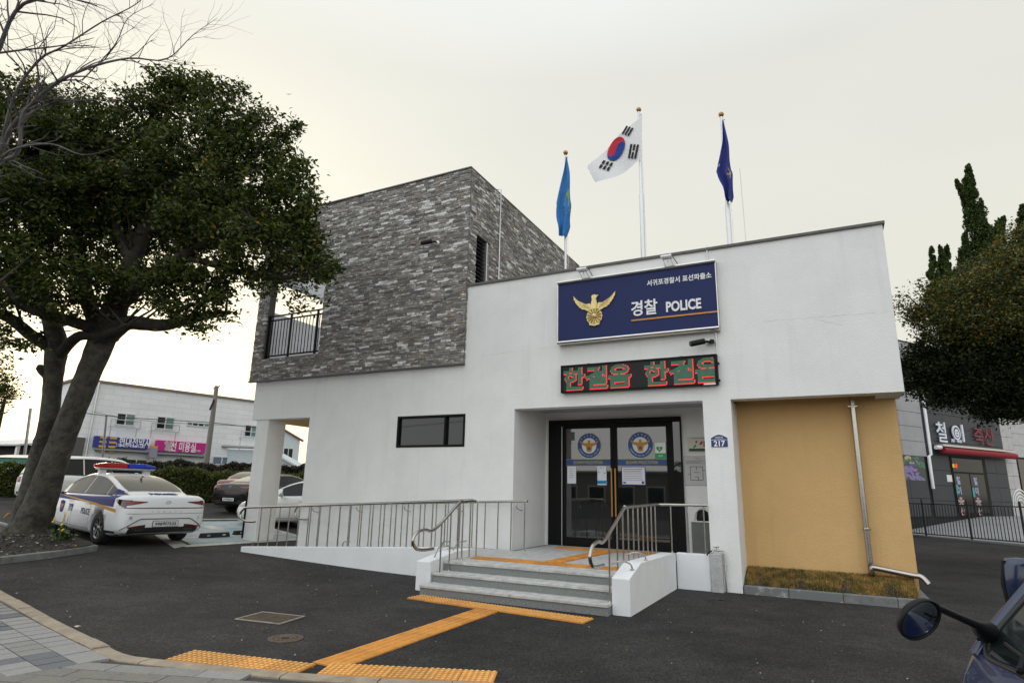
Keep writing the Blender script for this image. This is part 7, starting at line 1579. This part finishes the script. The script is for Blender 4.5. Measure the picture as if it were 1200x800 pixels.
MB().box(x0 + .3, x1, -.42, -.06, z_1 - .02, z_1 + .07, alu).build('case', parent=aw); MB().tube([(x0 + .35, -.34, z_1 - .19), (x1 + .1, -.34, z_1 - .19)], .14, 12, mat('awning_red', srgb('#8a1220'), .7, var=.1)).build('roll', parent=aw); MB().tube([(x0, -.25, z_1 - .08), (x0 + .3, -.3, z_1 - .08)], .09, 8, white_p).build('bracket', parent=aw)
# window at far right
zq = L3(1200, 536)[1]; f = MB().box(xC, xC + 4.5, -.0, .05, 1.0, zq, black_frame).build('window', parent=SB); MB().box(xC + .1, xC + 2.2, -.02, -.002, 1.1, zq - .1, gl).box(xC + 2.3, xC + 4.4, -.02, -.002, 1.1, zq - .1, gl).build('pane', parent=f)
b = MB()
for k in range(4): cx, cz = L3(1196, 588); b.prism([(cx + (.35 + .16 * k) * math.cos(t), cz - .2 + (.35 + .16 * k) * math.sin(t)) for t in [i * math.pi / 10 for i in range(11)]] + [(cx + (.28 + .16 * k) * math.cos(t), cz - .2 + (.28 + .16 * k) * math.sin(t)) for t in [math.pi - i * math.pi / 10 for i in range(11)]], .0, .004, lambda a, c, h: Vector((a, -.022 - h, c)), white_t)
b.build('lettering', parent=f)
panels(xC, xC + 4.5, 0, 1.0, stone_p, 1.4)
# raised street behind the fence
pv = mat('street_paving', (.30, .30, .305), .8, var=.15, vscale=1.2)
n3 = Vector((-sd.y, sd.x, 0))
Fa = Vector((5.24, 17.58, 0)); Fb = Vector((7.81, 14.41, 0)); fd = (Fb - Fa).normalized(); A0 = Fa - fd * 7; B0 = Fa + fd * 14
fl_, fr_ = A0, B0
b = MB(); q0, q1 = Vector((Sa.x, Sa.y, 0)) - sd * 10, Vector((Sa.x, Sa.y, 0)) + sd * 20
def zf(p): return gz(p.x, p.y)
nfp = Vector((-fd.y, fd.x, 0)); nfp = nfp if nfp.y > 0 else -nfp
dd_ = (W(1135, 600, 28) - Fa).dot(nfp); fl2 = fl_ - fd * 4 + nfp * 14; fr2 = fr_ + fd * 4 + nfp * 14
b.add([(fl_.x, fl_.y, .185), (fr_.x, fr_.y, .185), ((fr_ + nfp * dd_).x, (fr_ + nfp * dd_).y, g0s), ((fl_ + nfp * dd_).x, (fl_ + nfp * dd_).y, g0s), ((fr_ + nfp * 40).x, (fr_ + nfp * 40).y, g0s + .05), ((fl_ + nfp * 40).x, (fl_ + nfp * 40).y, g0s + .05)], [(0, 1, 2, 3), (3, 2, 4, 5)], pv); tag(b.build('street_paving'), kind='structure')
t = tag(empty('low_kerb_wall', (Fa.x, Fa.y, 0)), 'low pale concrete kerb wall under the black fence', 'low wall'); b = MB(); nf = Vector((-fd.y, fd.x, 0)); nf = nf if nf.y > 0 else -nf
vs = []
for p in (A0, B0):
    for o_ in (0, .16):
        for z in (-.1, .19): q = p - Fa + nf * o_; vs.append((q.x, q.y, z))
b.add(vs, [(0, 1, 5, 4), (2, 6, 7, 3), (1, 3, 7, 5), (0, 4, 6, 2), (0, 2, 3, 1), (4, 5, 7, 6)], mat('kerb_wall_concrete', (.22, .22, .215), .85, var=.2, vscale=3)); b.build('wall', parent=t)
# black fence: bays of bars
fblack = mat('fence_black', (.012, .012, .013), .45)
fence = tag(empty('metal_fence', (Fa.x, Fa.y, .19)), 'black metal bar fence in front of the dark shop at the right', 'fence')
def fp_(s, z): q = (A0 - Fa) + fd * s + nf * .08; return Vector((q.x, q.y, z))
Ltot = 21; bar = MB().tube([(0, 0, .06), (0, 0, 1.12)], .013, 5, fblack).build('bar'); bm_ = bar.data; bpy.data.objects.remove(bar)
sp0 = 0
while sp0 < Ltot:
    e1 = min(sp0 + 1.85, Ltot); MB().tube([fp_(sp0, 0), fp_(sp0, 1.32)], .036, 8, fblack).build('post', parent=fence)
    for z in (1.15, .06): MB().tube([fp_(sp0, z), fp_(e1, z)], .020, 6, fblack).build('rail', parent=fence)
    s = sp0 + .13
    while s < e1 - .06: inst(bm_, 'bar', fence, fp_(s, 0)); s += .12
    sp0 = e1
random.seed(4)
# ------------------------------------------------------------------ other side of the street, behind the camera (seen only in reflections)
random.seed(12)
ow = [mat('opp_wall_a', (.13, .12, .11), .8, var=.1), mat('opp_wall_b', (.16, .16, .155), .8, var=.1), mat('opp_wall_c', (.09, .06, .05), .8, var=.1)]
for k, (x, y, w_, d_, h_) in enumerate([(-34, -44, 13, 9, 2.7), (-17, -46, 12, 9, 3.3), (-2, -45, 10, 8, 2.4), (11, -47, 14, 9, 3.0), (29, -44, 12, 9, 2.5)]):
    t = tag(empty('street_house', (x, y, 0)), ['low beige house across the street at the far left', 'taller grey house across the street with dark shop windows', 'small brick house across the street in the middle', 'broad beige house across the street right of the brick one', 'low grey house across the street at the far right'][k], 'house')
    MB().box(-w_ / 2, w_ / 2, -d_, 0, -.3, h_, ow[(0, 1, 2, 0, 1)[k]]).build('wall', parent=t); MB().box(-w_ / 2 - .3, w_ / 2 + .3, -d_ - .3, .3, h_, h_ + .25, cap_m).build('roof', parent=t)
    for i in range(4):
        xx = -w_ / 2 + w_ * (i + .5) / 4; f = MB().box(xx - .9, xx + .9, .002, .06, .3, 2.1, wf).build('window', parent=t); MB().box(xx - .8, xx + .8, .061, .07, .4, 2.0, wd).build('pane', parent=f)
for k, (x, y, r) in enumerate([(-26, -46, 1.6), (-9, -45, 1.7), (3.5, -44, 1.5), (7, -46, 1.9), (20, -46, 1.7), (-38, -44, 1.7)]):
    t = tag(empty('street_tree', (x, y, 0)), ['round street tree across the road far to the left', 'wide street tree across the road left of the brick house', 'smaller street tree across the road in the middle', 'dense street tree beside the smaller one across the road', 'street tree across the road at the right', 'outermost street tree across the road on the left'][k], 'tree')
    MB().tube([(0, 0, 0), (.05, 0, 1.6), (0, .1, 3.2)], [.18, .14, .08], 8, bark_dark).build('trunk', parent=t)
    Cc, Nn = clumps([((0, 0, 3.4), r, r, r * .7), ((r * .5, .3, 2.9), r * .6, r * .6, r * .5)], 14, .2, 16); leaves('foliage', Cc, .3, .6, EV[:3], (.4, .4, .2), t, up=.6, nrm=Nn)
for k, (x, y) in enumerate([(-21, -31), (-3.5, -30.5), (14, -31.5)]):
    t = tag(empty('power_pole', (x, y, 0)), ['power pole across the road on the left', 'power pole across the road in the middle', 'power pole across the road on the right'][k], 'utility pole'); MB().tube([(0, 0, 0), (0, 0, 9)], [.17, .11], 10, mat('pole_concrete', (.26, .24, .22), .85)).build('pole', parent=t); MB().box(-.9, .9, -.06, .06, 8.2, 8.35, alu).build('crossarm', parent=t)
for k, (z, dy) in enumerate(((8.35, 0), (7.6, .1), (6.9, -.1))):
    tag(MB().tube(bez([(-60, -31.5, z), (-40, -31.2, z - .7), (-21, -31 + dy, z), (-12, -30.8, z - .6), (-3.5, -30.5 + dy, z), (5, -31, z - .6), (14, -31.5 + dy, z), (40, -32, z - .5)], 6), .025, 5, wire).build('power_line'), ['topmost power line across the road', 'middle power line across the road', 'lowest power line across the road'][k], 'cable')

for pre, gname in (('flagpole', 'flagpoles on the station roof'), ('hanging_flag', 'limp flags on the outer flagpoles'), ('tactile_strip', 'yellow dotted tactile strips'), ('tactile_path', 'yellow tactile paths'), ('manhole_cover', 'round manhole covers'), ('stair_handrail', 'handrails beside the entrance steps'), ('parked_car', 'cars parked behind the station'),
                   ('security_camera', 'security cameras on the station walls'), ('shop_sign', 'signs on the white building'), ('overhead_cable', 'overhead cables before the white building'), ('street_house', 'houses across the street'), ('street_tree', 'trees across the street'), ('power_pole', 'power poles across the street'), ('power_line', 'power lines across the street'), ('hedge', 'hedge rows behind the parked cars'), ('street_pole', 'thin poles by the white building')):
    for o in COL.objects:
        if o.parent is None and (o.name == pre or o.name.startswith(pre + '.')): o['group'] = gname
